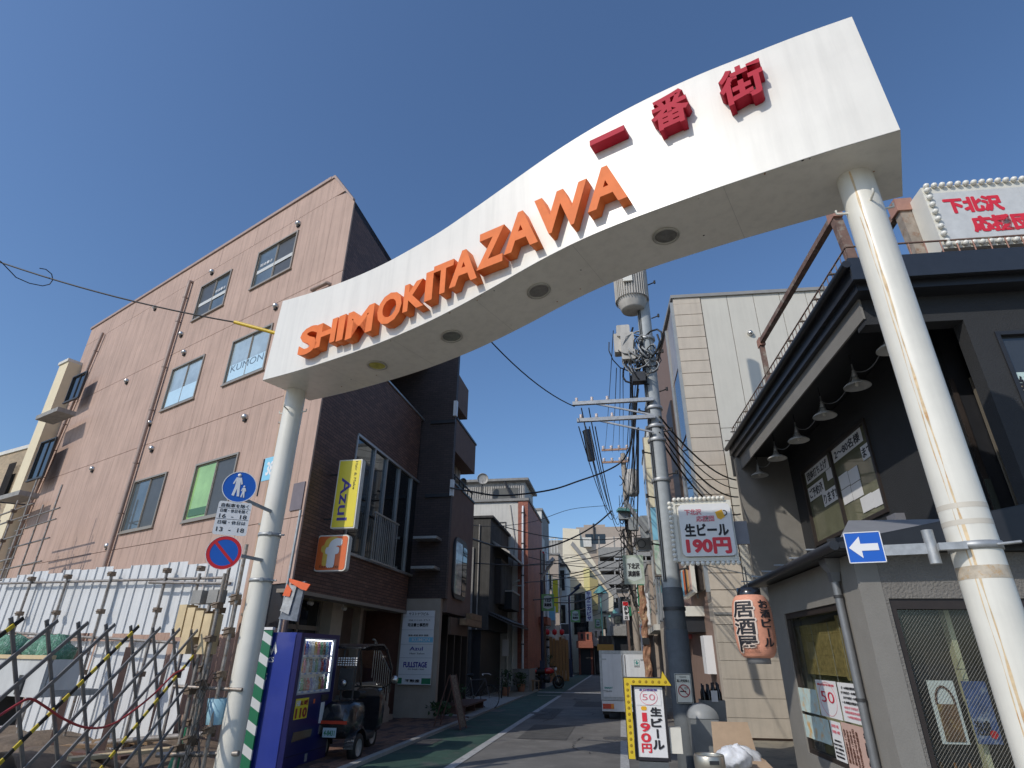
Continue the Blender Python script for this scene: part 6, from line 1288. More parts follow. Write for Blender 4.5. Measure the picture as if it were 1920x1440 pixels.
part(f, 'wire_mesh', wm, mat('pale_wire', (.3, .28, .24), .5), kind='stuff')
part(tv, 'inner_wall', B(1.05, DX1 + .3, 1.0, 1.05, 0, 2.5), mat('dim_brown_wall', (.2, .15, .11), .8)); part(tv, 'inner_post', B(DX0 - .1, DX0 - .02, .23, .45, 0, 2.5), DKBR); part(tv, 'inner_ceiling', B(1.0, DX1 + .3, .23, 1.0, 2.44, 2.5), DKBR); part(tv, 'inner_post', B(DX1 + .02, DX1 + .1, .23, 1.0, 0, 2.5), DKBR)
def z9(*p): return [(x / 2.88 + 1620, y / 2.88 + 940) for x, y in p]
for c_, m_, nm in ((((340, 965), (480, 970), (420, 1310), (575, 1315)), PAPER, 'poster'), (((520, 968), (655, 975), (615, 1290), (760, 1335)), mat('blue_print', (.08, .12, .3), .5, .5, 5, col2=(.6, .6, .62), c2scale=3), 'poster')):
    x0, x1, z0, z1 = rect(FD, *z9(*c_), -.2); part(tv, nm, B(x0, x1, .2, .205, z0, z1), m_)
    if m_ is PAPER: part(tv, 'poster_picture', B(x0 + .04, x1 - .03, .194, .199, z0 + .02, z0 + (z1 - z0) * .62), mat('dish_print', (.2, .1, .05), .6, .5, 9, col2=(.5, .33, .1), c2scale=6)); part(tv, 'poster_arc', ring(MB(), (x0 + x1) / 2, z0 + (z1 - z0) * .62, (x1 - x0) * .38, (z1 - z0) * .3, .02, .19, .194, 20, 0, 180), mat('brown_print', (.12, .05, .03), .6))
    else: text(tv, '泡盛', (x0 + x1) / 2 - .03, .197, z0 + (z1 - z0) * .25, .14, .12, INK, .03, .002); part(tv, 'red_seal', disc(MB(), x1 - .06, z0 + .08, .035, .194, .198, 16), SIGNR)
a, b = FD.px(1793, 1255, -.2), FD.px(1833, 1250, -.2); part(tv, 'triangle_hanger', MB().tube([(a[0], .2, a[1]), ((a[0] + b[0]) / 2 - .03, .2, a[1] + .1), (b[0], .2, b[1] - .02), (a[0], .2, a[1])], .004, 5), BLACK)
for k in range(3): part(tv, 'bottle', MB().lathe([(.03, 0), (.03, .2), (.012, .27), (.012, .33)], 12, (DX0 + .25 + k * .13, .35, .32)), mat('amber_bottle', (.3, .13, .04), .15))
# ledge band between the storeys
part(tv, 'ledge_soffit', B(-.2, 5.6, -.1, .6, 2.565, 2.63), DKTRIM); part(tv, 'ledge_flashing', MB().add([(-.15, -.1, 2.632), (5.6, -.1, 2.632), (5.6, .35, 2.95), (.2, .35, 2.95), (-.15, -.1, 2.66), (5.6, -.1, 2.66), (5.6, .35, 2.98), (.2, .35, 2.98)], [(0, 3, 2, 1), (4, 5, 6, 7), (0, 1, 5, 4), (1, 2, 6, 5), (2, 3, 7, 6), (3, 0, 4, 7)]), mat('grey_flashing', (.3, .3, .31), .45, .08, metal=.3))
part(tv, 'ridge_cap', MB().beam((-.25, -.2, 2.66), (1.28, 1.35, 3.05), .09, .05), DKTRIM)
# upper front: frame opening with recessed glass, right window with papers
YF = .32; q = lambda x, y: FD.px(x, y, -YF)
ox1 = q(1800, 584)[0]; oz1 = q(1795, 600)[1]; wx0_ = q(1862, 620)[0]; wz1_ = q(1880, 622)[1]
U1 = .98
part(tv, 'upper_front', wallwith(U1, 6.3, 2.9, 5.9, YF, YF + .22, [(U1 + .0, ox1, 2.9, oz1), (wx0_, wx0_ + 1.8, 3.3, wz1_)]), DKWALL)
f = part(tv, 'window', wallwith(wx0_, wx0_ + 1.8, 3.3, wz1_, YF - .02, YF + .08, [(wx0_ + .05, wx0_ + 1.75, 3.35, wz1_ - .05)]), DKTRIM); part(f, 'pane', B(wx0_ + .05, wx0_ + 1.75, YF + .04, YF + .045, 3.35, wz1_ - .05), mat('blue_grey_glass2', (.05, .055, .06), .05, .3, .7, spec=.8))
px0 = q(1885, 700); part(f, 'paper_notice', B(px0[0], px0[0] + 1.2, YF + .03, YF + .036, q(1900, 745)[1] - .3, px0[1] + .02), PAPERB); text(f, '営業', px0[0] + .2, YF + .028, q(1900, 725)[1], .25, .3, INK, .04, .002)
part(tv, 'recess_wall', B(2.06, ox1 + .3, 1.05, 1.2, 2.9, 5.9), DKTRIM); gq = lambda x, y: FD.px(x, y, -1.0)
ga, gb = gq(1740, 700)[0], gq(1800, 800)[0]
f = part(tv, 'window', B(2.2, ox1 + .1, 1.02, 1.045, 3.0, 5.0), mat('brown_glass', (.05, .04, .035), .05, .4, 1.2, spec=.8)); part(f, 'window_bar', B(2.45, 2.55, .99, 1.018, 3.0, 5.0), mat('tan_blind', (.16, .14, .11), .7)); part(f, 'dado', B(2.2, ox1 + .1, .99, 1.018, 3.0, 3.6), mat('dark_olive_panel', (.035, .04, .03), .6))
part(tv, 'recess_side', B(U1, U1 + .21, YF + .222, 6.8, 2.98, 5.9), DKWALL) if False else None
part(tv, 'roof_deck', B(1.3, 6.3, .6, 7.2, 6.302, 6.34), STEELD); part(tv, 'core', B(2.4, 6.2, 1.8, 7.2, 0, 5.88), DKTRIM)

# ---- enamel lamps under the eave
LAMPM = mat('enamel_shade', (.55, .54, .5), .35, .06)
lp = []
for (x, y) in ((1424, 890), (1457, 858), (1497, 824), (1546, 778), (1607, 722), (1672, 652)): w_ = atz(x, y, 5.38); lp.append(w_)
sh_ = MB().lathe([(.02, .13), (.045, .11), (.06, .07), (.15, .02), (.19, -.015), (.195, -.03), (.185, -.028), (.14, .005), (.05, .05), (.0, .06)], 28)
proto = None; nth = ('furthest', 'second furthest', 'third from the street end', 'fourth from the street end', 'fifth from the street end', 'nearest')
for i, p in enumerate(lp):
    lab = 'white enamel shade lamp under the black eave, ' + (nth[i] if i not in (5,) else 'half hidden behind the arch pillar')
    if proto is None:
        t = bpy.data.objects.new('eave_lamp', None); COL.objects.link(t); tag(t, lab, 'lamp', 'shade lamps under the tavern eave'); t.location = p; t.rotation_euler = (0, 0, FD.rz); proto = t
        part(t, 'shade', sh_, LAMPM); part(t, 'fitting', MB().lathe([(.05, .12), (.03, .15), (.045, .16), (.028, .19), (.04, .2), (.022, .23), (.03, .24), (.012, .27), (.01, .36)], 14), GALV); part(t, 'ceiling_rod', MB().tube([(0, 0, .34), (0, 0, .52)], .01, 6), STEELD); part(t, 'bulb', MB().lathe([(0, -.03), (.03, -.01), (.03, .03), (.015, .06)], 12), BULB)
    else: dup(proto, p, None, lab)
for i in range(5): wire('lamp_wire', sag(Vector(lp[i]) + Vector((0, 0, .25)), Vector(lp[i + 1]) + Vector((0, 0, .25)), .22, 10), .008, 'white wire looping between two eave lamps', 'wires between the eave lamps', m=mat('grey_wire', (.2, .2, .2), .5), n=5)
# ---- roof railing and rusty sign frame
RUSTS = mat('rusty_steel_section', (.2, .12, .09), .7, .35, 7, col2=(.33, .29, .23), c2scale=5); RUSTC = mat('salmon_primer', (.42, .22, .16), .7, .2)
rr_ = FD.thing('roof_railing', 'low rusty railing along the edge of the tavern roof', 'railing', (0, 0, 0))
for z in (6.42, 6.66): part(rr_, 'rail', MB().tube([(EX + .1, .15, z), (EX + .1, 7.2, z)], .013, 6), RUSTS); part(rr_, 'rail', MB().tube([(EX + .1, .15, z), (6.4, .15, z)], .015, 6), RUSTS)
for k in range(44): part(rr_, 'baluster', MB().tube([(EX + .1, .2 + k * .162, 6.34), (EX + .1, .2 + k * .162, 6.66)], .008, 5), RUSTS)
for k in range(26): part(rr_, 'baluster', MB().tube([(EX + .3 + k * .2, .15, 6.34), (EX + .3 + k * .2, .15, 6.66)], .009, 5), RUSTC)
fm_ = FD.thing('rusty_sign_frame', 'bare rusty steel braces and posts standing on the tavern roof behind the arch pillar', 'frame', (0, 0, 0))
EP = Fr(FD.W(1.15, 0, 0), 187.3); P1 = EP.px(1565, 405); P2 = EP.px(1427, 642); P3 = EP.px(1442, 725)
c_ = lambda q_: (1.15, -q_[0], q_[1])
zt_ = P1[1]
part(fm_, 'brace', MB().beam(c_(P1), c_(P2), .1, .1), RUSTS); part(fm_, 'post', MB().beam(c_(P2), (1.15, -P2[0], 6.34), .09, .09), RUSTS); part(fm_, 'gusset', MB().box(1.09, 1.21, -P2[0] - .09, -P2[0] + .09, P2[1] - .1, P2[1] + .08), RUSTC)
pa = FD.px(1575, 400, -.55); part(fm_, 'gusset', MB().box(1.08, 1.22, -P1[0] - .1, -P1[0] + .1, zt_ - .08, zt_ + .1), RUSTC)
part(fm_, 'post', MB().beam((1.15, -P1[0] - .0, zt_), (1.15 + .1, -P1[0] + .02, 6.34), .13, .11), RUSTS)
a = FD.px(1690, 392, -.6); b = FD.px(1740, 515, -.6); part(fm_, 'post', MB().beam((a[0], .6, a[1]), (a[0] + .05, .6, 6.34), .17, .14), mat('flaking_grey_steel', (.36, .3, .24), .7, .3, 6, col2=(.25, .13, .07), c2scale=9)); part(fm_, 'gusset', MB().box(a[0] - .12, a[0] + .12, .5, .7, a[1] - .1, a[1] + .12), RUSTC)
part(fm_, 'brace', MB().beam((a[0] - .05, .65, a[1] - .05), (1.25, 5.2, 6.4), .1, .1), RUSTS)
a2 = FD.px(1840, 470, -1.2); part(fm_, 'brace', MB().beam((a2[0], 1.0, a2[1] + .1), (a2[0] - 1.6, 3.6, 6.4), .12, .12), RUSTS); part(fm_, 'post', MB().tube([(a2[0] + .1, .8, 7.0), (a2[0] + .1, .8, 6.34)], .09, 12), RUSTS); part(fm_, 'brace', MB().beam((a2[0] + 1.4, .8, 6.9), (a2[0] + .6, 3.0, 6.4), .1, .1), RUSTS)
# ---- bulb framed sign boards
def bulbsign(fr, d, x0, x1, z0, z1, name, label, nb, depth=.2, inner=.1):
    t = fr.thing(name, label, 'sign', ((x0 + x1) / 2, -d, z0)); w = (x1 - x0) / 2; h = z1 - z0
    part(t, 'box', B(-w, w, .03, depth, 0, h), CREAMW); part(t, 'rim', wallwith(-w, w, 0, h, 0, .03, [(-w + inner, w - inner, inner, h - inner)]), CREAMW)
    bm_ = MB().lathe([(.0, -.028), (.016, -.022), (.026, -.006), (.026, .008), (.014, .022), (.0, .026)], 14).mesh('bulb', BULB); s_ = min(1.5, h / nb[1] * 1.0 / .055)
    bm_ = MB().lathe([(.0, -.028 * s_), (.016 * s_, -.022 * s_), (.026 * s_, -.006 * s_), (.026 * s_, .008 * s_), (.014 * s_, .022 * s_), (.0, .026 * s_)], 14).mesh('bulb', BULB)
    return t, w, h, bm_
g_ = Fr(atD(1320, 1000, 9.6)[:2], 102); x0, x1, z0, z1 = rect(g_, (1259, 939), (1369, 936), (1275, 1057), (1384, 1053))
x0, x1, z0, z1 = rect(g_, (1258, 940), (1370, 938), (1271, 1052), (1386, 1052))
t, w, h, bm_ = bulbsign(g_, 0, x0, x1, z0, z1, 'beer_sign', 'white sign framed with bulbs reading 190 yen in red, by the utility pole', (13, 13), inner=.055)
def bulbs(t, bm_, a, b, n, y=-.02):
    for k in range(n): o = part(t, 'bulb', bm_, None); o.location = (a[0] + (b[0] - a[0]) * k / (n - 1), y, a[1] + (b[1] - a[1]) * k / (n - 1))
bulbs(t, bm_, (-w - .035, h - .03), (-w - .035, .02), 13); bulbs(t, bm_, (-w + .05, h + .03), (w - .12, h + .03), 12); bulbs(t, bm_, (-w + .07, -.035), (w - .02, -.035), 12)
part(t, 'panel', MB().bbox(-w + .09, w - .03, -.04, .028, .07, h - .06, .07), SIGNW); RED2 = mat('bright_red_letter', (.72, .03, .05), .4)
pw = w * 2 - .12; pc = .03
text(t, '下北沢', pc - pw * .22, -.042, h * .8, pw * .32, h * .095, PINKI, .04); text(t, '応援団', pc - pw * .0, -.042, h * .685, pw * .34, h * .095, PINKI, .04); text(t, '生ビール', pc + .0, -.042, h * .5, pw * .82, h * .2, INK, .045); text(t, '190円', pc, -.042, h * .24, pw * .82, h * .24, RED2, .055)
bx, bz = pc + pw * .3, h * .77
part(t, 'beer_glass', MB().prism([(bx - .075, bz + .02), (bx + .03, bz + .055), (bx + .065, bz - .06), (bx - .0, bz - .1), (bx - .05, bz - .08)], -.046, -.041), YELI); part(t, 'beer_foam', MB().prism([(bx - .11, bz + .05), (bx - .05, bz + .1), (bx + .02, bz + .075), (bx + .03, bz + .055), (bx - .075, bz + .02), (bx - .095, bz)], -.046, -.041), PAPER); part(t, 'beer_handle', ring(MB(), bx + .06, bz, .045, .045, .014, -.046, -.041, 14, -100, 110), INK)
part(t, 'bracket', MB().box(w, w + .2, .05, .12, .25, .6), mat('grey_fitting', (.2, .2, .22), .5)); part(t, 'stay', MB().tube([(-.1, -.0, -.05), (w + .6, .3, -.28)], .008, 5), ROPEW)
g_ = Fr(FD.W(0, .3, 0), 97.3); x0, x1, z0, z1 = rect(g_, (1722, 352), (1920, 338), (1768, 466), (1920, 456), .1); x1 = x0 + 2.3
a = g_.px(1728, 352, .1); b = g_.px(1768, 466, .1); x0 = (a[0] + b[0]) / 2; z0, z1 = b[1], a[1]
t, w, h, bm_ = bulbsign(g_, .1, x0, x0 + 2.3, z0, z1, 'rooftop_beer_sign', 'white rooftop sign framed with bulbs and red characters, cut by the right edge', (9, 9), depth=.32, inner=.12)
part(t, 'panel', B(-w + .12, w - .12, -.0, .028, .12, h - .12), mat('sign_grey_white', (.62, .62, .6), .35)); bulbs(t, bm_, (-w + .06, h + .0), (w - .06, h + .0), 22, -.03); bulbs(t, bm_, (-w + .06, .05), (w - .06, .05), 22, -.03); bulbs(t, bm_, (-w + .05, h - .08), (-w + .05, .1), 8, -.03)
text(t, '下北沢', -w + .2 + .38, -.003, h * .66, .72, h * .24, RED2, .06); text(t, '応援団', -w + .45 + .38, -.003, h * .34, .72, h * .24, RED2, .06)
part(t, 'support', MB().beam((-w + .9, .2, 0), (-w + .9, .25, -.5), .14), STEELD)

# ---- paper lantern
p = atD(1413, 1172, 7.9); top_ = atD(1405, 1103, 7.9).z; bot_ = atD(1425, 1243, 7.9).z; hL = top_ - bot_; rL = .225
t = bpy.data.objects.new('paper_lantern', None); COL.objects.link(t); t.location = (p.x, p.y, bot_); t.rotation_euler = (0, 0, R(-12)); tag(t, 'big orange paper lantern with black 居酒屋 characters hanging below the tavern canopy', 'lantern'); t['label'] = 'big orange paper lantern with black Japanese characters hanging below the tavern canopy'
prof = []; nR = 34
def rad(u): return rL * (max(0.0, 1 - abs(2 * u - 1) ** 3.2)) ** .5 * .42 + rL * .58
for i in range(nR * 2 + 1):
    u = i / (nR * 2); prof.append((rad(u) + (.004 if i % 2 else -.004), .05 + (hL - .13) * u))
part(t, 'paper_body', MB().lathe(prof, 40), LANT); part(t, 'top_cap', MB().lathe([(rL * .6, hL - .08), (rL * .6, hL), (rL * .5, hL), (rL * .5, hL - .05)], 28), BLACKP); part(t, 'bottom_ring', MB().lathe([(rL * .56, .05), (rL * .56, -.01), (rL * .45, -.01), (rL * .45, .04)], 28), mat('grey_ring', (.2, .2, .2), .5))
part(t, 'hook', MB().tube([(0, 0, hL), (0, 0, hL + .25)], .008, 5), STEELD)
def wrap(s_, a0, u0, u1, wdeg, m, eps, bold):
    me = textmesh(s_, 1, 1, bold, .0004, None).copy(); bm = bmesh.new(); bm.from_mesh(me); bmesh.ops.remove_doubles(bm, verts=bm.verts, dist=1e-5)
    for _ in range(1): bmesh.ops.subdivide_edges(bm, edges=[e for e in bm.edges if e.calc_length() > .12], cuts=2)
    bmesh.ops.triangulate(bm, faces=bm.faces)
    for v in bm.verts:
        a = R(a0) + R(wdeg) * v.co.x; u = u0 + (u1 - u0) * (v.co.z + .5); r_ = rad(u) + eps - v.co.y * 3; v.co = (r_ * math.cos(a), r_ * math.sin(a), .05 + (hL - .13) * u)
    bm.to_mesh(me); bm.free(); me.materials.clear(); o = part(t, 'lettering', me, m)
for i, ch in enumerate('居酒屋'): wrap(ch, 222 + 12, .88 - i * .27 - .25, .88 - i * .27, 62, LANTW, .0065, .11); wrap(ch, 222 + 12, .88 - i * .27 - .25, .88 - i * .27, 62, INK, .0085 + .003, .024)
for i, ch in enumerate('お酒ビール'): wrap(ch if ch != 'ー' else '｜', 288 + 12, .9 - i * .15 - .13, .9 - i * .15, 34 if ch != 'ー' else 5, INK, .0075, .03)

# ================================================================== IVORY BUILDING BEHIND THE TAVERN
CE = (4.6, 13.9); FE = Fr(CE, 97); FS = Fr(CE, 189)
iv = FE.thing('ivory_building', 'three storey building with ivory panels, buff block strip and glazed street side', 'building', (0, 0, 0)); zE = 10.86
xs1 = FE.px(1313, 565)[0]; sd_ = subempty(iv, FS, FE)
part(iv, 'front_wall', B(0.02, 9, .04, 8, 0, zE), PINKJ); part(iv, 'coping', B(-.06, 9, -.06, 8, zE + .002, zE + .1), mat('grey_coping', (.3, .29, .27), .6))
jn = [FE.px(1313 + k * 49.7, 560)[0] for k in range(7)]; zj = FE.px(1380, 802)[1]
for a, b in zip(jn, jn[1:] + [9]): part(iv, 'ivory_panel', B(a + .008, b - .008, -.0, .036, zj + .01, zE), IVORY); part(iv, 'ivory_panel', B(a + .008, b - .008, -.0, .036, 2.6, zj - .006), IVORY)
ys = [FE.px(1290, y)[1] for y in (570, 822)]; ch_ = (ys[0] - ys[1]) / 11; z = ys[0]; part(iv, 'block', B(0, xs1 - .01, -.02, .036, ys[0] + .006, zE), STRIP)
while z > 2.5: part(iv, 'block', MB().prism([(0, z - ch_ + .012), (xs1 - .01, z - ch_ + .012), (xs1 - .01, z - .006), (0, z - .006)], -.03, .036), STRIP); z -= ch_
zl = z; k = 0
GBL = mat('grey_stone_block', (.5, .44, .36), .8, .08, 4, streak=.3)
while zl > .05: part(iv, 'block', B(0.0, 1.55, -.03, .036, max(0, zl - .36) + .008, zl), GBL); part(iv, 'block', B(1.56, 3.2, -.03, .036, max(0, zl - .36) + .008, zl), GBL); zl -= .36
vx, vz = FE.px(1408, 622, .1); o = part(iv, 'vent_hood', vh, None); o.location = (vx, 0, vz)
a_ = FE.px(1410, 1150); part(iv, 'string_course', B(0, 3, -.06, -.031, FE.px(1400, 1150)[1] - .03, FE.px(1400, 1150)[1] + .02), CONC)
# glazed street side
part(sd_, 'street_wall', wallwith(-15, -.02, 2.7, zE, .0, .2, []), mat('grey_tan_metal', (.3, .27, .24), .5, .15))
REFL = mat('reflecting_glass', (.07, .09, .12), .04, .3, .6, spec=1.0); REFT = mat('tan_reflecting_panel', (.42, .36, .29), .25, .2, 1.2)
nb_ = 9
for i in range(nb_):
    for j in range(4):
        x1 = -.12 - i * 1.6; x0 = x1 - 1.5; z0 = 3.0 + j * 1.95; z1 = z0 + 1.85
        part(sd_, 'glass_panel', B(x0, x1, -.04, -.001, z0, z1), REFL if (i + j) % 3 else REFT)
for i in range(nb_ + 1): part(sd_, 'mullion', B(-.09 - i * 1.6, -.02 - i * 1.6, -.09, -.001, 2.9, zE - .1), mat('mullion_grey', (.3, .32, .33), .4))
for (x0, z0, z1) in ((-3.4, 5.6, 8.6), (-1.9, 3.0, 4.4)): part(sd_, 'open_sash', B(x0, x0 + 1.3, -.12, -.042, z0, z1), DKBR)
# lower street side: entrance, awnings, frames
part(sd_, 'entrance_wall', wallwith(-15, -.02, 0, 2.69, .0, .2, [(-1.5, -.3, 0, 2.3), (-4.6, -3.2, 0, 2.2)]), GBL); part(sd_, 'entrance_dark', B(-15, -.1, .9, 1.0, 0, 2.7), BRICKD)
part(sd_, 'canopy_box', B(-3.2, -1.2, -.55, -.001, 2.45, 2.68), CREAMW); part(sd_, 'red_awning', B(-5.2, -3.4, -.6, -.001, 2.0, 2.5), mat('faded_red_awning', (.5, .12, .12), .7)); part(sd_, 'dark_awning', B(-3.1, -1.3, -.5, -.001, 2.1, 2.44), DKTRIM)
fx = part(sd_, 'picture_frame', B(-2.6, -.7, -.3, -.2, 2.95, 3.7), CREAMW)
for k in range(5): part(fx, 'picture', B(-2.5 + k * .36, -2.2 + k * .36, -.32, -.301, 3.02, 3.62), (SKYBL, ORSIGN, DKTRIM, mat('sand_print', (.7, .4, .15), .6), PAPERP)[k])
part(sd_, 'meter_box', B(-1.1, -.6, -.2, -.001, 1.2, 2.0), PAPER)
flatten(sd_)
# buildings further along the right side
FR = Fr(ST(2.2, 0), 190)
def rblock(t0, t1, z1, v, m, name, label, wins=True):
    f_ = Fr(ST(v, t0), 190); t = f_.thing(name, label, 'building', (0, 0, 0)); L_ = t1 - t0; part(t, 'wall', B(-L_, 0, 0, 8, 0, z1), m); part(t, 'parapet', B(-L_, .05, -.05, 8, z1 + .002, z1 + .15), CONC)
    for k in range(1, int(z1 / 3)):
        if wins: winrow(t, -L_ + .5, -.5, k * 3 + .8, k * 3 + 2.2, 0, max(1, int(L_ / 3)), ALU, DGLASS, .8)
    part(t, 'shop_front', B(-L_ + .1, -.1, -.05, -.001, 0, 2.6), DKTRIM); part(t, 'awning', B(-L_ + .1, -.1, -.5, -.001, 2.65, 2.9), m); return t
rblock(29.5, 36, 12.5, 2.1, PALEW, 'white_side_building', 'white building beyond the ivory one, mostly behind the utility pole'); rblock(36.2, 46, 6.5, 1.9, TANW, 'low_tan_building', 'low tan shop house behind the second utility pole'); rblock(46.3, 60, 8, 2.0, CONC, 'grey_side_building', 'grey building on the right near the street end')
# tall narrow projecting sign board right behind the pole
g_ = Fr(ST(1.35, 21.5), 100); a = g_.px(1208, 820); b = g_.px(1225, 1080); X0 = (a[0] + b[0]) / 2; ztp, zbt = a[1], b[1]
t = g_.thing('tall_sign_board', 'tall narrow lit board of white, blue and green fields half behind the pole', 'sign', (X0 + .5, 0, zbt)); h = ztp - zbt
part(t, 'frame', B(-.5, .5, 0, .3, 0, h), ALUB)
for (u0, u1, m_) in ((.76, .995, mat('cream_field', (.75, .7, .5), .4)), (.47, .755, mat('cream_field', (.75, .7, .5), .4)), (.24, .465, SKYBL), (.01, .235, mat('white_green_field', (.55, .62, .55), .4, .3, 3, col2=(.15, .45, .25), c2scale=2))): part(t, 'field', B(-.46, .46, -.02, -.001, h * u0, h * u1), m_)
# festival banner on the right
f_ = Fr(ST(.95, 23), 100); festival(f_, ((1166, 1042), (1205, 1040), (1172, 1096), (1210, 1095)), 'large pale festival banner hanging on the right beside the second utility pole', mg=mat('pale_green_cloth', (.5, .58, .48), .8, .25, 4, col2=(.3, .5, .25), c2scale=2))
# rough driftwood post
p = ST(.85, 17.2); f_ = Fr((p.x, p.y), 100); x_, zt_ = f_.px(1203, 1098); t = f_.thing('driftwood_post', 'ragged reddish brown driftwood post standing behind the arrow sign', 'post', (0, 0, 0))
zz = 0; pr = []
mb = MB(); n1 = 9; L_ = 22
for i in range(L_ + 1):
    z = zt_ * i / L_; xc = f_.px(1203, 1100)[0] + .02 * math.sin(i * 1.7); 
    for k in range(n1): a = 2 * math.pi * k / n1; r_ = .09 * random.uniform(.55, 1.35); mb.v.append((xc + r_ * math.cos(a), r_ * math.sin(a), z))
mb.f += [(i * n1 + k, i * n1 + (k + 1) % n1, (i + 1) * n1 + (k + 1) % n1, (i + 1) * n1 + k) for i in range(L_) for k in range(n1)]; mb.smooth += [False] * (L_ * n1)
part(t, 'trunk', mb, mat('driftwood', (.33, .17, .1), .8, .5, 9, col2=(.5, .36, .2), c2scale=6)); part(t, 'black_strap', B(xc - .09, xc + .09, -.12, .1, zt_ * .55, zt_ * .6), BLACK)

# ================================================================== UTILITY POLES AND CABLES
UP = Vector((2.77, 10.34, 0)); FU = Fr(UP, 100)
def D_u(x, y, d=0): return FU.px(x, y, d)
zt = 12.6
t = FU.thing('utility_pole', 'thick zinc grey utility pole with transformer and crossarms, right of centre', 'utility pole', (0, 0, 0))
part(t, 'shaft', MB().tube([(0, 0, z) for z in (0, 3, 6, 9, zt)], .163, 22, r2=.12), POLE); part(t, 'lower_cover', MB().lathe([(.185, .0), (.182, 1.95), (.17, 1.955)], 26), PCLAD); part(t, 'mid_cover', MB().lathe([(.172, 1.956), (.172, 2.6), (.164, 2.61)], 26), PCLAD)
part(t, 'band', MB().lathe([(.187, 2.25), (.187, 2.3)], 24), STEELD)
for k in range(20):
    a = R(200 if k % 2 else 340); z = 2.9 + k * .42; c, s_ = math.cos(a), math.sin(a); part(t, 'step_bolt', MB().tube([(c * .15, s_ * .15, z), (c * .3, s_ * .3, z + .02)], .014, 6).tube([(c * .3, s_ * .3, z - .01), (c * .3, s_ * .3, z + .06)], .022, 6), BLACK)
for z in (D_u(1225, 770)[1], D_u(1225, 805)[1], D_u(1228, 830)[1], D_u(1215, 640)[1], D_u(1232, 905)[1]): part(t, 'steel_band', MB().lathe([(.17, z), (.175, z + .01), (.175, z + .05), (.17, z + .06)], 22), GALV)
ar = []
for (xa, ya, xb_, yb) in ((1075, 764, 1210, 766), (1083, 795, 1212, 789)):
    A = D_u(xa, ya); Bq = D_u(xb_, yb); o = part(t, 'crossarm', MB().box(A[0], 0.0, -.22, -.15, A[1] - .035, A[1] + .035), GALV); part(o, 'arm_brace', MB().beam((A[0] * .7, -.18, A[1] - .03), (-.05, -.18, A[1] - .32), .03), GALV); ar.append((A[0], A[1]))
    for k in range(3): part(o, 'insulator', MB().lathe([(.02, 0), (.035, .03), (.02, .05), (.03, .08), (.0, .1)], 10, (A[0] + .08 + k * .3, -.18, A[1] + .035)), PORC)
# transformer drum
q0, q1_ = D_u(1148, 520, .0), D_u(1215, 520, .0); cx = (D_u(1150, 540)[0] + D_u(1215, 540)[0]) / 2; rt = (D_u(1215, 540)[0] - D_u(1150, 540)[0]) / 2; zb4 = D_u(1182, 588)[1]
d = part(t, 'transformer', MB().lathe([(.0, zb4), (rt * .62, zb4), (rt * .66, zb4 + .03), (rt * .9, zb4 + .25), (rt * .92, zb4 + 1.5), (0, zb4 + 1.6)], 30, (cx, -.1, 0)), TRAFO)
for k in range(40): a = 2 * math.pi * k / 40; part(d, 'cooling_fin', MB().beam((cx + rt * .93 * math.cos(a), -.1 + rt * .93 * math.sin(a), zb4 + .22), (cx + rt * .95 * math.cos(a), -.1 + rt * .95 * math.sin(a), zb4 + 1.45), .02, .045), TRAFO)
part(d, 'name_plate', B(cx - .17, cx + .02, -.1 - rt - .035, -.1 - rt * .97, zb4 + .5, zb4 + .85), CREAMW)
# switch boxes and cable tangle
for (xa, ya, xb_, yb, dd) in ((1152, 652, 1172, 628, .25), (1166, 665, 1188, 626, .35), (1156, 622, 1180, 612, .3)):
    A = D_u(xa, ya, dd); Bq = D_u(xb_, yb, dd); part(t, 'switch_box', MB().bbox(A[0], Bq[0], -dd, -dd + .22, A[1] - .1, Bq[1] + .05, .03), TRAFO)
cc = D_u(1190, 655, .2); 
for k in range(26):
    a0 = random.uniform(0, 6.28); pts = []; r0 = random.uniform(.1, .38); cx_, cz_ = cc[0] + random.uniform(-.25, .35), cc[1] + random.uniform(-.4, .3)
    for i in range(9): u = a0 + i * .55; pts.append((cx_ + r0 * .8 * math.cos(u), -.2 + .18 * math.sin(u * 1.3 + k), cz_ + r0 * math.sin(u) - i * .02))
    part(t, 'jumper_cable', MB().tube(pts, .012 if k % 3 else .02, 5), CABLE if k % 2 else mat('grey_cable', (.33, .33, .32), .5))
for k in range(6): a = D_u(1168 + k * 5, 640, .2); part(t, 'hanging_lead', MB().tube([(a[0], -.25, a[1]), (a[0] + .05, -.3, a[1] - .3), (a[0] - .04, -.25, a[1] - .55), (cc[0], -.2, a[1] - .9)], .014, 5), CABLE if k % 2 else mat('grey_cable', (.33, .33, .32), .5))
part(t, 'clamp_tangle', MB().box(cc[0] - .1, cc[0] + .15, -.3, -.1, cc[1] - .75, cc[1] - .55), STEELD)
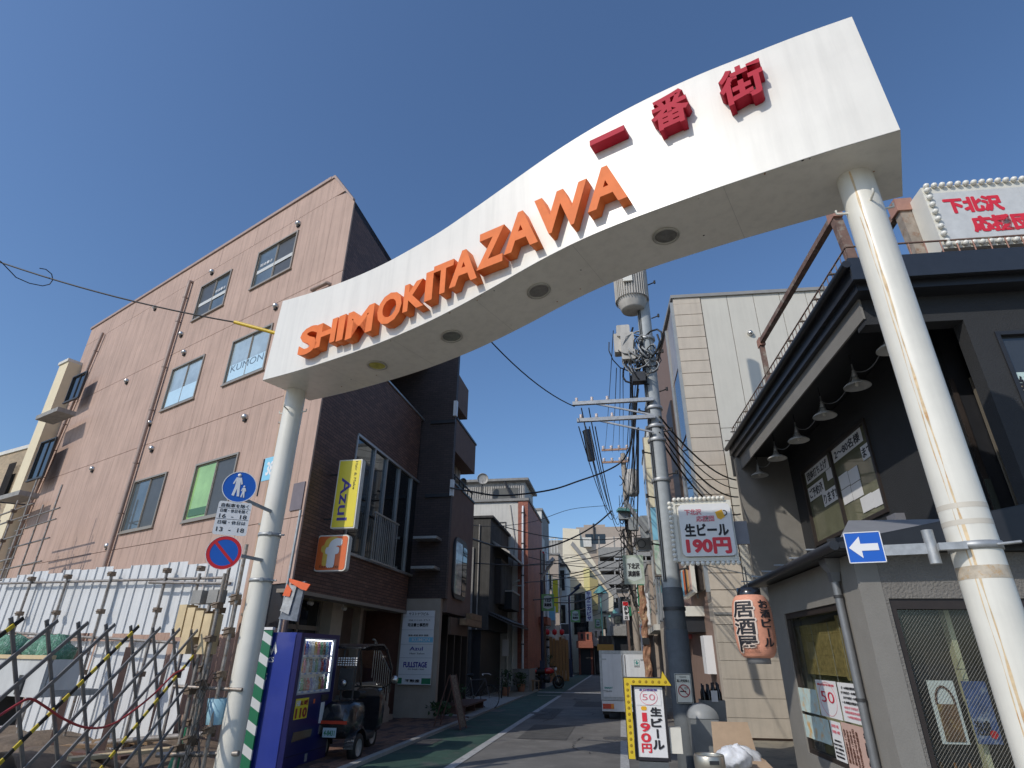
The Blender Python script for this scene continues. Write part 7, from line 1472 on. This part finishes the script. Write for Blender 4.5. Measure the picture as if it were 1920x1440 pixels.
ns = FU.px(1282, 1290, .2); o = part(t, 'no_smoking_plate', B(ns[0] - .125, ns[0] + .125, -.215, -.195, ns[1] - .21, ns[1] + .2), mat('sign_cream', (.7, .68, .58), .4)); part(o, 'plate_border', wallwith(ns[0] - .118, ns[0] + .118, ns[1] - .203, ns[1] + .193, -.218, -.2155, [(ns[0] - .11, ns[0] + .11, ns[1] - .195, ns[1] + .185)]), INK); part(o, 'red_ring', ring(MB(), ns[0], ns[1] - .04, .09, .09, .014, -.22, -.2155), mat('dark_red', (.35, .02, .03), .5)); part(o, 'red_bar', MB().beam((ns[0] - .062, -.219, ns[1] + .022), (ns[0] + .062, -.219, ns[1] - .102), .004, .014), mat('dark_red', (.35, .02, .03), .5)); part(o, 'cigarette', B(ns[0] - .06, ns[0] + .03, -.219, -.2155, ns[1] - .055, ns[1] - .038), INK); part(o, 'smoke_mark', ring(MB(), ns[0] + .035, ns[1] - .0, .025, .016, .006, -.219, -.2155, 16), INK); text(o, '路上喫煙禁止', ns[0], -.216, ns[1] + .1, .19, .04, INK, .02, .002); text(o, '世田谷区', ns[0], -.216, ns[1] + .155, .1, .022, INK, .0, .002)
# second pole
P2_ = ST(.78, 30.2); FU2 = Fr((P2_.x, P2_.y), 100); u2 = lambda x, y, d=0: FU2.px(x, y, d)
zt2 = u2(1180, 850)[1]; t2 = FU2.thing('utility_pole', 'brown concrete utility pole further down the street with two arms of insulators', 'utility pole', (0, 0, 0)); part(t2, 'shaft', MB().tube([(0, 0, 0), (0, 0, zt2)], .17, 14, r2=.13), POLEC)
za, zb5 = u2(1160, 845)[1], u2(1160, 868)[1]
for z in (za, zb5):
    xa = u2(1128, 845)[0]; o = part(t2, 'crossarm', MB().box(xa, .25, -.25, -.16, z - .05, z + .05), mat('orange_brown_arm', (.4, .24, .16), .6))
    for k in range(4): part(o, 'insulator', MB().lathe([(.05, -.04), (.1, .0), (.05, .08), (.09, .14), (.02, .2)], 12, (xa + .1 + k * .42, -.2, z + .05)), PORC)
for (xa, xb_, ya, yb) in ((1173, 1197, 933, 885),): A = u2(xa, ya); Bq = u2(xb_, yb); rt2 = (Bq[0] - A[0]) / 2; part(t2, 'transformer', MB().lathe([(0, A[1]), (rt2 * .7, A[1]), (rt2 * .85, A[1] + .15), (rt2, Bq[1] - .2), (rt2 * .8, Bq[1]), (0, Bq[1] + .1)], 20, ((A[0] + Bq[0]) / 2, -.35, 0)), TRAFO)
for (xa, xb_, ya, yb) in ((1160, 1177, 975, 952), (1179, 1196, 995, 970), (1202, 1214, 1010, 968)): A = u2(xa, ya, .4); Bq = u2(xb_, yb, .4); part(t2, 'equipment_box', MB().bbox(A[0], Bq[0], -.6, -.2, A[1], Bq[1], .08), mat('grey_equipment', (.3, .32, .32), .5)); 
A = u2(1158, 962, .7); part(t2, 'teal_hood', MB().beam((A[0], -.7, A[1] + .15), (A[0] + .9, -.5, A[1] + .1), .5, .12), mat('teal_metal', (.12, .3, .28), .5))
A, Bq = u2(1172, 940, .8), u2(1212, 995, .8); part(t2, 'fluorescent_lamp', MB().beam((A[0], -.8, A[1]), (Bq[0], -.6, Bq[1]), .25, .18), GALV)
for k in range(16):
    z = zt2 * .35 + k * .35; part(t2, 'cable_bundle', MB().tube([(-.15 + random.uniform(-.2, .15), -.2, z + .9), (random.uniform(-.5, .2), -.3, z + .4), (-.1 + random.uniform(-.25, .2), -.25, z - .3)], .03, 5), CABLE)
# cables
def cab(a, b, dr, r, lab, grp=None, m=CABLE): wire('overhead_cable', sag(a, b, dr), r, lab, grp, m)
def U(x, y, d=.2): q = FU.px(x, y, d); return FU.W(q[0], -d, q[1])
def V(x, y, d=.2): q = FU2.px(x, y, d); return FU2.W(q[0], -d, q[1])
cab(AR.W(-5.5, 1.0, 6.4), U(1077, 762), .25, .011, 'thin cable running from behind the arch to the upper crossarm')
G1 = 'black cables strung between the two utility poles'
for k, (a, b) in enumerate((((1085, 800), (1146, 958)), ((1098, 800), (1150, 962)), ((1105, 800), (1158, 968)), ((1116, 800), (1162, 975)), ((1090, 765), (1152, 965)), ((1104, 765), (1165, 985)))): cab(U(*a), V(*b, .4), .5 + .12 * k, .012, 'black cable running from the crossarms down to the second utility pole', G1)
for k, (a, b) in enumerate((((1150, 620), (1134, 848)), ((1156, 690), (1148, 848)), ((1163, 690), (1160, 848)), ((1168, 700), (1168, 850)))): cab(U(*a, .3), V(*b, .3), .15, .009, 'thin high line between the switch boxes and the insulators', 'thin lines to the far insulators')
p1 = U(1190, 745); cab(p1, V(1178, 862, .3), .2, .03, 'thick black cable dropping beside the near pole'); 
# thick cable sweeping left to the balcony block
q_ = b2.location
sw_ = [S2.W(S2.px(842, 915)[0], -.05, S2.px(842, 915)[1])] + [atD(x, y, D_) for x, y, D_ in ((880, 921, 18), (930, 929, 18.5), (985, 926, 19), (1040, 917, 19.5), (1085, 902, 20), (1130, 886, 20.5), (1165, 866, 21), (1182, 835, 20), (1190, 780, 16), (1196, 730, 11.5))]
wire('overhead_cable', [tuple(v) for v in cr([tuple(p) for p in sw_], 5)], .03, 'thick black cable sweeping from the balcony block up to the near utility pole')
sw_ = [atD(x, y, D_) for x, y, D_ in ((884, 1010, 22), (930, 1024, 25), (985, 1030, 27), (1030, 1025, 28), (1075, 1008, 29), (1115, 985, 30), (1147, 958, 30.5))]
wire('overhead_cable', [tuple(v) for v in cr([tuple(p) for p in sw_], 5)], .04, 'thick sagging cable from the old grey house to the second utility pole')
for k, (pts, r_, lab) in enumerate(([((940, 1057), (1010, 1062), (1100, 1052), (1170, 1030))], [((990, 1095), (1050, 1085), (1120, 1066), (1180, 1040))], [((1000, 1122), (1060, 1120), (1110, 1108), (1160, 1080))], [((845, 985), (900, 988), (960, 985), (1020, 972), (1080, 950), (1140, 940))])) if False else ():
    pass
for k, (pts, r_) in enumerate(((((890, 1056), (985, 1060), (1080, 1052), (1170, 1030)), .02), (((985, 1092), (1050, 1086), (1120, 1068), (1176, 1044)), .018), (((1000, 1125), (1060, 1118), (1110, 1105), (1165, 1075)), .02), (((850, 980), (920, 987), (1000, 978), (1070, 955), (1138, 948)), .013), (((985, 1060), (1050, 1050), (1120, 1030), (1170, 1005)), .015), (((1040, 1130), (1085, 1128), (1130, 1110), (1172, 1090)), .022))):
    n = len(pts); sw_ = [atD(x, y, 22 + 9 * i / (n - 1)) for i, (x, y) in enumerate(pts)]; wire('overhead_cable', [tuple(v) for v in cr([tuple(p) for p in sw_], 5)], r_, 'thin cable crossing the street between the left houses and the second pole', 'cables crossing the street')
# service drops to the right
for k in range(5): cab(U(1236, 780 + k * 10, .15), atD(1380 + k * 2, 900 + k * 16, 14.6), .25 + .05 * k, .012 if k % 2 else .018, 'service cable drooping from the near pole to the tavern corner', 'service cables to the tavern')
A = U(1100, 835); t = bpy.data.objects.new('cable_closure', None); COL.objects.link(t); t.location = A; tag(t, 'black cable splice case hanging on the cables left of the near pole', 'splice case'); part(t, 'case', MB().tube([(0, 0, .3), (.02, 0, .22), (.07, 0, -.22), (.08, 0, -.3)], .075, 12), BLACKP); part(t, 'strap', MB().tube([(0, 0, .3), (-.05, 0, .6)], .012, 5), CABLE)

# ================================================================== THINGS AT THE FOOT OF THE POLE
AS = Fr(atD(1215, 1350, 9.3)[:2], 101); q = lambda x, y: AS.px(x, y)
x0, z0 = q(1175, 1425); x1, z1 = q(1171, 1269); fx0, fx1 = (q(1189, 1290)[0] + q(1197, 1418)[0]) / 2, (q(1243, 1290)[0] + q(1251, 1418)[0]) / 2; fz0, fz1 = q(1222, 1420)[1], q(1215, 1288)[1]
xo = (q(1171, 1269)[0] + q(1178, 1424)[0]) / 2; zo = q(1171, 1271)[1]
t = AS.thing('arrow_sign', 'standing sign with yellow bulb studded arrow frame and red 190 yen, by the pole', 'sign', ((fx0 + fx1) / 2, 0, 0)); s_ = (fx0 + fx1) / 2; w = (fx1 - fx0) / 2
part(t, 'panel', B(-w, w, -.0, .12, fz0, fz1), SIGNW); part(t, 'panel_frame', wallwith(-w - .035, w + .035, fz0 - .04, fz1 + .035, -.012, .13, [(-w, w, fz0, fz1)]), INK)
tip = q(1255, 1281); hl = q(1234, 1262); hb_ = q(1240, 1288); xo -= s_; tw_ = .085
part(t, 'arrow_frame', MB().prism([(xo, fz0 - .02), (xo + tw_, fz0 - .02), (xo + tw_, zo - tw_), (w + .0, zo - tw_ - .0), (w + .0, zo - tw_ - .0), (tip[0] - s_ + .02, zo - tw_), (w + .02, zo + .09), (w + .0, zo), (xo, zo)], -.06, -.013), YELTR)
part(t, 'arrow_back', MB().prism([(xo - .012, fz0 - .03), (xo + tw_, fz0 - .03), (xo + tw_, zo - tw_), (tip[0] - s_ + .04, zo - tw_ - .01), (w + .01, zo + .11), (w - .01, zo + .012), (xo - .012, zo + .012)], -.012, .1), STEELD)
sk = MB().lathe([(.0, -.018), (.014, -.016), (.02, -.0), (.012, 0)], 12, (0, 0, 0), 'y').mesh('bulb_socket', GOLD)
for k in range(12): o = part(t, 'bulb_socket', sk, None); o.location = (xo + tw_ / 2, -.061, fz0 + .06 + k * (zo - fz0 - .12) / 11.2)
for k in range(1, 7): o = part(t, 'bulb_socket', sk, None); o.location = (xo + tw_ / 2 + k * (w + .06 - xo) / 6.6, -.061, zo - tw_ / 2)
hh = fz1 - fz0
part(t, 'paper_notice', B(-w + .02, w - .03, -.006, -.001, fz1 - hh * .27, fz1 - .02), PAPER); text(t, '50', 0, -.008, fz1 - hh * .15, w * .9, hh * .09, PINKI, -.005); part(t, 'red_ring', ring(MB(), -.0, fz1 - hh * .15, w * .62, hh * .115, .006, -.01, -.0065), PINKI); text(t, '本日感謝祭', 0, -.008, fz1 - hh * .045, w * 1.3, hh * .035, BLUEI, .01)
for i, c_ in enumerate('生ビール'): text(t, c_ if c_ != 'ー' else '｜', w * .42, -.005, fz1 - hh * (.36 + i * .155), w * (.75 if c_ != 'ー' else .1), hh * .12, INK, .05)
for i, c_ in enumerate('190円'): text(t, c_, -w * .4, -.005, fz1 - hh * (.44 + i * .145), w * (.66 if i else .3), hh * .12, RED2, .035)
part(t, 'mug_mark', MB().bbox(-w * .6, -w * .2, -.005, -.001, fz1 - hh * .345, fz1 - hh * .285, .02), YELI)
part(t, 'base', B(-w, w, -.02, .2, .0, fz0 - .05), PCLAD); part(t, 'side_box', B(w + .04, w + .2, .02, .16, fz0 + .05, fz0 + .35), CREAMW)
# beer kegs
def keg(loc, label, s_=1):
    t = bpy.data.objects.new('beer_keg', None); COL.objects.link(t); t.location = loc; tag(t, label, 'keg', None)
    part(t, 'barrel', MB().lathe([(.14, 0), (.155, .02), (.155, .06), (.148, .09), (.165, .14), (.168, .2), (.16, .22), (.168, .24), (.168, .38), (.16, .4), (.166, .42), (.15, .5), (.13, .52), (.0, .515)], 30), KEG); part(t, 'rim', MB().lathe([(.155, .48), (.16, .5), (.158, .59), (.15, .6), (.146, .59), (.148, .5)], 30, cap=False), KEG); part(t, 'valve', MB().lathe([(.03, .51), (.03, .55), (.0, .55)], 12), STEEL); part(t, 'handle_slot', B(-.05, .05, -.165, -.158, .525, .56), STEELD); return t
p = atz(1329, 1414, .6); keg((p.x, p.y, 0), 'dented steel beer keg at the foot of the utility pole, left of the carton')
# bottle crate bin, grey lidded bins, carton with bag
p = atD(1340, 1360, 11.2); f_ = Fr((p.x, p.y), 100); zb6 = f_.px(1340, 1312)[1]; t = f_.thing('bottle_bin', 'grey plastic bin full of upright black bottles against the stone wall', 'bin', (0, 0, 0)); part(t, 'tub', MB().add([(x * s2, y * s2, z) for z, s2 in ((0, .8), (zb6, 1)) for x, y in ((-.19, -.16), (.19, -.16), (.19, .16), (-.19, .16))], [(0, 1, 5, 4), (1, 2, 6, 5), (2, 3, 7, 6), (3, 0, 4, 7), (0, 3, 2, 1)]), BIN)
bt = MB().lathe([(.034, 0), (.036, .01), (.036, .2), (.013, .27), (.013, .33), (.0, .33)], 10).mesh('bottle', mat('black_glass', (.012, .012, .014), .1))
p_ = f_
for k in range(12): o = link('bottle', bt); o.location = f_.W(-.12 + (k % 4) * .08, -.1 + (k // 4) * .1, zb6 - .12 + random.uniform(0, .06)); tag(o, 'upright black bottle standing in the grey bin', 'bottle', 'black bottles in the grey bin')
part(t, 'label_card', B(-.02, .08, -.175, -.17, zb6 - .02, zb6 + .14), PAPER)
p = atD(1322, 1390, 10.3); f_ = Fr((p.x, p.y), 100); t = f_.thing('lidded_bin', 'rounded grey lidded waste bin between the pole and the bottle bin', 'bin', (0, 0, 0)); zc = f_.px(1325, 1320)[1]
part(t, 'body', MB().add([(x * s2, y * s2, z) for z, s2 in ((0, .85), (zc * .8, 1)) for x, y in ((-.2, -.22), (.2, -.22), (.2, .22), (-.2, .22))], [(0, 1, 5, 4), (1, 2, 6, 5), (2, 3, 7, 6), (3, 0, 4, 7), (0, 3, 2, 1), (4, 5, 6, 7)]), BIN); part(t, 'lid', MB().add([(.21 * math.cos(R(a)) , y, zc * .8 + .005 + (zc * .2) * math.sin(R(a))) for a in range(0, 181, 15) for y in (-.23, .23)], [(2 * i, 2 * i + 1, 2 * i + 3, 2 * i + 2) for i in range(12)] + [tuple(range(0, 26, 2)), tuple(range(25, 0, -2))], True), mat('lid_grey', (.3, .31, .31), .45))
p = atD(1385, 1400, 9.2); f_ = Fr((p.x, p.y), 96); q = lambda x, y: f_.px(x, y); zc0, zc1 = q(1385, 1420)[1], q(1385, 1358)[1]; xa, xb_ = q(1343, 1400)[0], q(1425, 1400)[0]
t = f_.thing('open_carton', 'open brown cardboard carton standing on a crate beside the keg', 'carton', (0, 0, 0)); part(t, 'front_side', B(xa, xb_, -.2, -.19, .2, zc0 - .01), CARD); part(t, 'back_side', B(xa, xb_, .2, .21, .2, zc0 + .02), CARD); part(t, 'end_side', B(xa, xa + .01, -.19, .2, .2, zc0), CARD); part(t, 'end_side', B(xb_ - .01, xb_, -.19, .2, .2, zc0), CARD); part(t, 'carton_floor', B(xa, xb_, -.19, .2, .2, .21), CARD); part(t, 'back_flap', MB().add([(xa, .21, zc0 + .02), (xb_, .21, zc0 + .02), (xb_ - .04, .3, zc1), (xa + .03, .3, zc1)], [(0, 1, 2, 3)]), CARD); part(t, 'front_flap', MB().add([(xa, -.2, zc0 - .01), (xb_, -.2, zc0 - .01), (xb_ + .05, -.38, zc0 - .08), (xa + .04, -.36, zc0 - .09)], [(0, 1, 2, 3)]), CARD)
t_ = f_.thing('plastic_crate', 'low dark crate under the cardboard carton', 'crate', (0, 0, 0)); part(t_, 'crate_box', B(xa + .05, xb_ - .05, -.15, .2, 0, .195), BROWNP)
def baggy(name, label, loc, r, sq, seed):
    random.seed(seed); mb = MB(); n1, n2 = 26, 16; ph0 = [random.uniform(0, 6) for _ in range(8)]
    for i in range(n2 + 1):
        th = math.pi * i / n2
        for j in range(n1):
            ph = 2 * math.pi * j / n1; k_ = 1 + .09 * math.sin(3 * ph + ph0[0]) + .07 * math.sin(5 * ph + 4 * th + ph0[1]) + .06 * math.sin(9 * ph - 6 * th + ph0[2]) + .05 * math.sin(14 * ph + 5 * th + ph0[3]) + random.uniform(-.03, .03)
            mb.v.append((r[0] * k_ * math.sin(th) * math.cos(ph), r[1] * k_ * math.sin(th) * math.sin(ph), r[2] * (k_ * math.cos(th) + 1) * .5))
    mb.f += [(i * n1 + j, i * n1 + (j + 1) % n1, (i + 1) * n1 + (j + 1) % n1, (i + 1) * n1 + j) for i in range(n2) for j in range(n1)]; mb.smooth += [True] * (n1 * n2)
    o = link(name, mb.mesh(name, BAG)); o.location = loc; return tag(o, label, 'bag')
baggy('plastic_bag', 'crumpled white plastic bag heaped in the open carton', f_.W((xa + xb_) / 2, .0, zc0 - .22), ((xb_ - xa) * .46, .19, .34), 1, 3)
p = atD(1375, 1425, 8.7); baggy('plastic_bag', 'knotted white plastic bag sitting on the ground in front of the carton', (p.x, p.y, max(0, p.z - .1)), (.2, .18, .24), 1, 9)
p = atz(1400, 1447, .25); baggy('plastic_bag', 'smaller white plastic bag slumped right of the knotted one', (p.x, p.y, .0), (.2, .16, .25), 1, 12)

# ================================================================== MORE STREET CLUTTER
def tlamp(v_, t_, h_, lab):
    p = ST(v_, t_); t = Fr((p.x, p.y), 100).thing('teal_lamp', lab, 'street lamp', (0, 0, 0)); TL = mat('teal_metal', (.12, .3, .28), .5)
    part(t, 'post', MB().tube([(0, 0, 0), (0, 0, h_)], .07, 8), TL); part(t, 'hood', MB().lathe([(.75, h_ - .15), (.7, h_ - .1), (.1, h_ + .55), (0, h_ + .6)], 4), TL); part(t, 'globe', MB().lathe([(0, h_ - .5), (.25, h_ - .35), (.25, h_ - .18), (0, h_ - .1)], 12), SIGNW)
tlamp(-1.6, 60, 7.2, 'teal street lamp with a pointed hood, tallest at the street end'); tlamp(-.4, 66, 5.4, 'lower teal street lamp with pointed hood just right of the tallest one'); tlamp(-2.6, 72, 6.6, 'teal hooded lamp furthest away beside the yellow bay')
random.seed(21)
cols = [SIGNW, SIGNR, SKYBL, YELLOW, DKTRIM, SIGNW, GREEN, ORSIGN, CREAMW]; cn = ['white', 'red', 'pale blue', 'yellow', 'black', 'white', 'green', 'orange', 'cream']
side = {-1: -5.2, 1: 1.7}
for k, (sd, t_, z_, w_, h_) in enumerate(((-1, 35, 3.4, .5, 1.6), (-1, 39, 5.4, .6, 2.4), (-1, 45, 3.6, .6, 1.2), (-1, 49, 4.6, .5, 2.6), (-1, 55, 3.2, .8, .9), (1, 33, 3.0, .5, 1.6), (1, 37, 4.2, .5, 2.2), (1, 41, 3.2, .7, 1.0), (1, 47, 4.8, .5, 2.4), (1, 52, 3.4, .6, 1.4), (-1, 60, 5.0, .6, 2.0), (1, 58, 5.2, .6, 1.8))):
    c = k % 9; v_ = side[sd] - sd * w_ * .6; f_ = Fr(ST(v_, t_), 100); t = f_.thing('projecting_sign', '%s projecting shop sign %s on the %s side of the street' % (cn[c], ('high up' if z_ > 4.5 else 'at awning height'), 'left' if sd < 0 else 'right') + (', far down' if t_ > 48 else ', midway'), 'sign', (0, 0, z_)); part(t, 'box', B(-w_ / 2, w_ / 2, 0, .18, 0, h_), SIGNW if cols[c] is not SIGNW else GALV); part(t, 'face', B(-w_ / 2 + .04, w_ / 2 - .04, -.012, -.001, .04, h_ - .04), cols[c]); part(t, 'bracket', MB().tube([(-sd * 0, .09, h_ * .8), (sd * w_, .09, h_ * .8)], .025, 5), STEELD)
for k, (v_, t_, z_) in enumerate(((-4.9, 34, 4.2), (-4.9, 40, 6.6), (-4.9, 44, 3.2), (-4.9, 50, 6.0), (1.5, 38, 3.3), (1.5, 44, 5.0), (1.5, 31, 6.5))):
    f_ = Fr(ST(v_, t_), 100); t = f_.thing('air_conditioner', 'outdoor air conditioner unit hung on a %s wall, %s one' % ('left' if v_ < 0 else 'right', ('first', 'second', 'third', 'fourth', 'first', 'second', 'third')[k]), 'air conditioner', (0, 0, z_)); part(t, 'casing', B(-.4, .4, 0, .3, 0, .6), mat('aged_cream_metal', (.38, .35, .29), .5)); part(t, 'fan_grille', ring(MB(), -.1, .3, .22, .22, .03, -.015, -.001, 16), STEELD); part(t, 'bracket', B(-.3, .3, .0, .35, -.06, -.002), GALV)
for k in range(9):
    a = ST(random.uniform(-5.2, -4.8), 26 + k * 4.5, random.uniform(4.5, 8)); b = ST(random.uniform(.7, 1.6), 28 + k * 4.2, random.uniform(5, 8.5)); wire('overhead_cable', sag(a, b, random.uniform(.3, .8)), random.choice((.015, .02, .03)), 'slack service cable slung across the far part of the street', 'slack far cables')
for k in range(10):
    a = ST(.7 + random.uniform(-.4, .4), 30.4, random.uniform(5.5, 9.5)); b = ST(1.0 + random.uniform(-.6, .3), 58, random.uniform(5.5, 9)); wire('overhead_cable', sag(a, b, random.uniform(.5, 1.2)), random.choice((.015, .025, .035)), 'cable running away from the second pole along the right houses', 'cables beyond the second pole')
p = ST(1.2, 56); t = Fr((p.x, p.y), 100).thing('utility_pole', 'slim third utility pole far down the right side', 'utility pole', (0, 0, 0)); part(t, 'shaft', MB().tube([(0, 0, 0), (0, 0, 10.5)], .17, 10), POLEC); part(t, 'crossarm', B(-1.2, 1.0, -.2, -.1, 9.6, 9.75), GALV); part(t, 'transformer', MB().lathe([(0, 7.6), (.3, 7.7), (.33, 8.6), (0, 8.7)], 14, (-.5, 0, 0)), TRAFO)

# infill houses crowding the bend
random.seed(33)
for k, (xa, xb_, yt, tt, m_, nm, lab) in enumerate(((1040, 1066, 1062, 57, PALEW, 'narrow_house', 'narrow pale house pressed between the tan building and the second lamp'), (1100, 1124, 1140, 74, CONC, 'grey_house', 'grey house with dark openings under the yellow bay'), (1122, 1146, 1118, 80, TANL, 'tan_house', 'pale tan house below the balconies of the apartment block'), (1144, 1170, 1132, 76, DKCON, 'dark_house', 'dark two storey house left of the second utility pole'), (1166, 1196, 1108, 68, TANW, 'tan_house', 'taller tan house right behind the second utility pole'), (1180, 1214, 1128, 50, BROWNW, 'brown_house', 'brown house on the right just past the low tan shop'), (1132, 1152, 1150, 66, PALEW, 'white_house', 'small white house at the very bend of the street'))):
    g_ = Fr(ST(0, tt), 100); a = g_.px(xa, 1240); b = g_.px(xb_, 1240); z = g_.px(xa, yt)[1]; L_ = b[0] - a[0]; t = g_.thing(nm, lab, 'house', (a[0], 0, 0)); part(t, 'wall', B(0, L_, 0, 5, 0, z), m_); part(t, 'roof_edge', B(-.1, L_ + .1, -.25, 5, z + .002, z + .18), DKCON)
    n = max(1, int(z / 2.8))
    for j in range(n):
        z0 = .4 + j * z / n; o = part(t, 'window', B(L_ * .12, L_ * .48, -.05, -.001, z0 + .5, z0 + z / n * .75), DGLASS); part(t, 'window', B(L_ * .56, L_ * .88, -.05, -.001, z0 + .5, z0 + z / n * .75), (DGLASS, CURTAIN)[k % 2]) if L_ > 1.2 else 0
        if j and k % 2: part(t, 'balcony', B(L_ * .08, L_ * .92, -.6, -.06, z0 + .1, z0 + .75), (CONC, PALEW, TANL)[j % 3])
    part(t, 'awning', B(0.1, L_ - .1, -.7, -.06, z / n * .8, z / n * .92), (REDB, GREEN, DKTRIM, STGALV)[k % 4])
# denser wiring round the poles
for k in range(22):
    a = U(1195 + random.uniform(-25, 12), random.uniform(610, 830), .2); b = V(1178 + random.uniform(-20, 14), random.uniform(880, 1040), .3)
    if k % 2: cab(a, b, random.uniform(.2, .9), random.choice((.009, .012, .018)), 'black cable hanging in the tangle between the near and second poles', 'tangled cables between the poles')
for k in range(26):
    z = zt2 * .3 + random.uniform(0, 5.5); x = random.uniform(-.5, .35); r_ = random.uniform(.12, .4)
    part(t2, 'cable_loop', MB().tube([(x + r_ * .6 * math.cos(u * .7 + k), -.25 + .12 * math.sin(u + k), z + r_ * math.sin(u * .7 + k)) for u in range(9)], random.choice((.018, .028)), 4), CABLE)
for k in range(2): part(bpy.data.objects['utility_pole'], 'riser_cable', MB().tube([(-.135 + .03 * k, -.115 - .02 * k, 2.7), (-.13 + .03 * k, -.11 - .02 * k, 5.0), (-.12 + .03 * k, -.1 - .02 * k, 7.4), (-.11 + .03 * k, -.09 - .02 * k, 8.4)], .01, 5), CABLE)
# road wear: covers, grates, patches
MH = mat('cast_iron_cover', (.09, .085, .08), .6, .4, 18, bump=1, bscale=40)
for k, (x, y, r_) in enumerate(((1158, 1386, .3), (1010, 1338, .3), (1090, 1312, .32))):
    p = atz(x, y, 0); o = struct('manhole_cover', MB().lathe([(r_, .0), (r_, .016), (r_ - .03, .018), (0, .0165)], 28), MH); o.location = (p.x, p.y, 0)
    o.name = 'manhole_cover'
PT = mat('asphalt_patch', (.1, .097, .092), .9, .25, 3, bump=.6, bscale=120)
for v0, v1, t0, t1 in ((-2.2, -1.2, 13.5, 16.2), (-1.7, -.6, 22, 24.5), (-2.5, -1.9, 17.5, 21)):
    strip('road_patch', v0, v1, t0, t1, .0095, PT)
for t_ in (12.1, 14.6, 19.2): strip('drain_grate', -3.98, -3.62, t_, t_ + .9, .0135, MH)
random.seed(3)
for k in range(7):
    v_, t_ = random.uniform(-2.4, -.3), random.uniform(11, 24); mb = MB(); n_ = 14; vv = []
    for i in range(n_ + 1):
        t_ += random.uniform(.1, .25); v_ += random.uniform(-.12, .12); w_ = random.uniform(.004, .012); vv += [tuple(ST(v_ - w_, t_, .0165)), tuple(ST(v_ + w_, t_, .0165))]
    mb.add(vv, [(2 * i, 2 * i + 1, 2 * i + 3, 2 * i + 2) for i in range(n_)]); struct('road_crack', mb, mat('crack_black', (.03, .03, .03), .9))
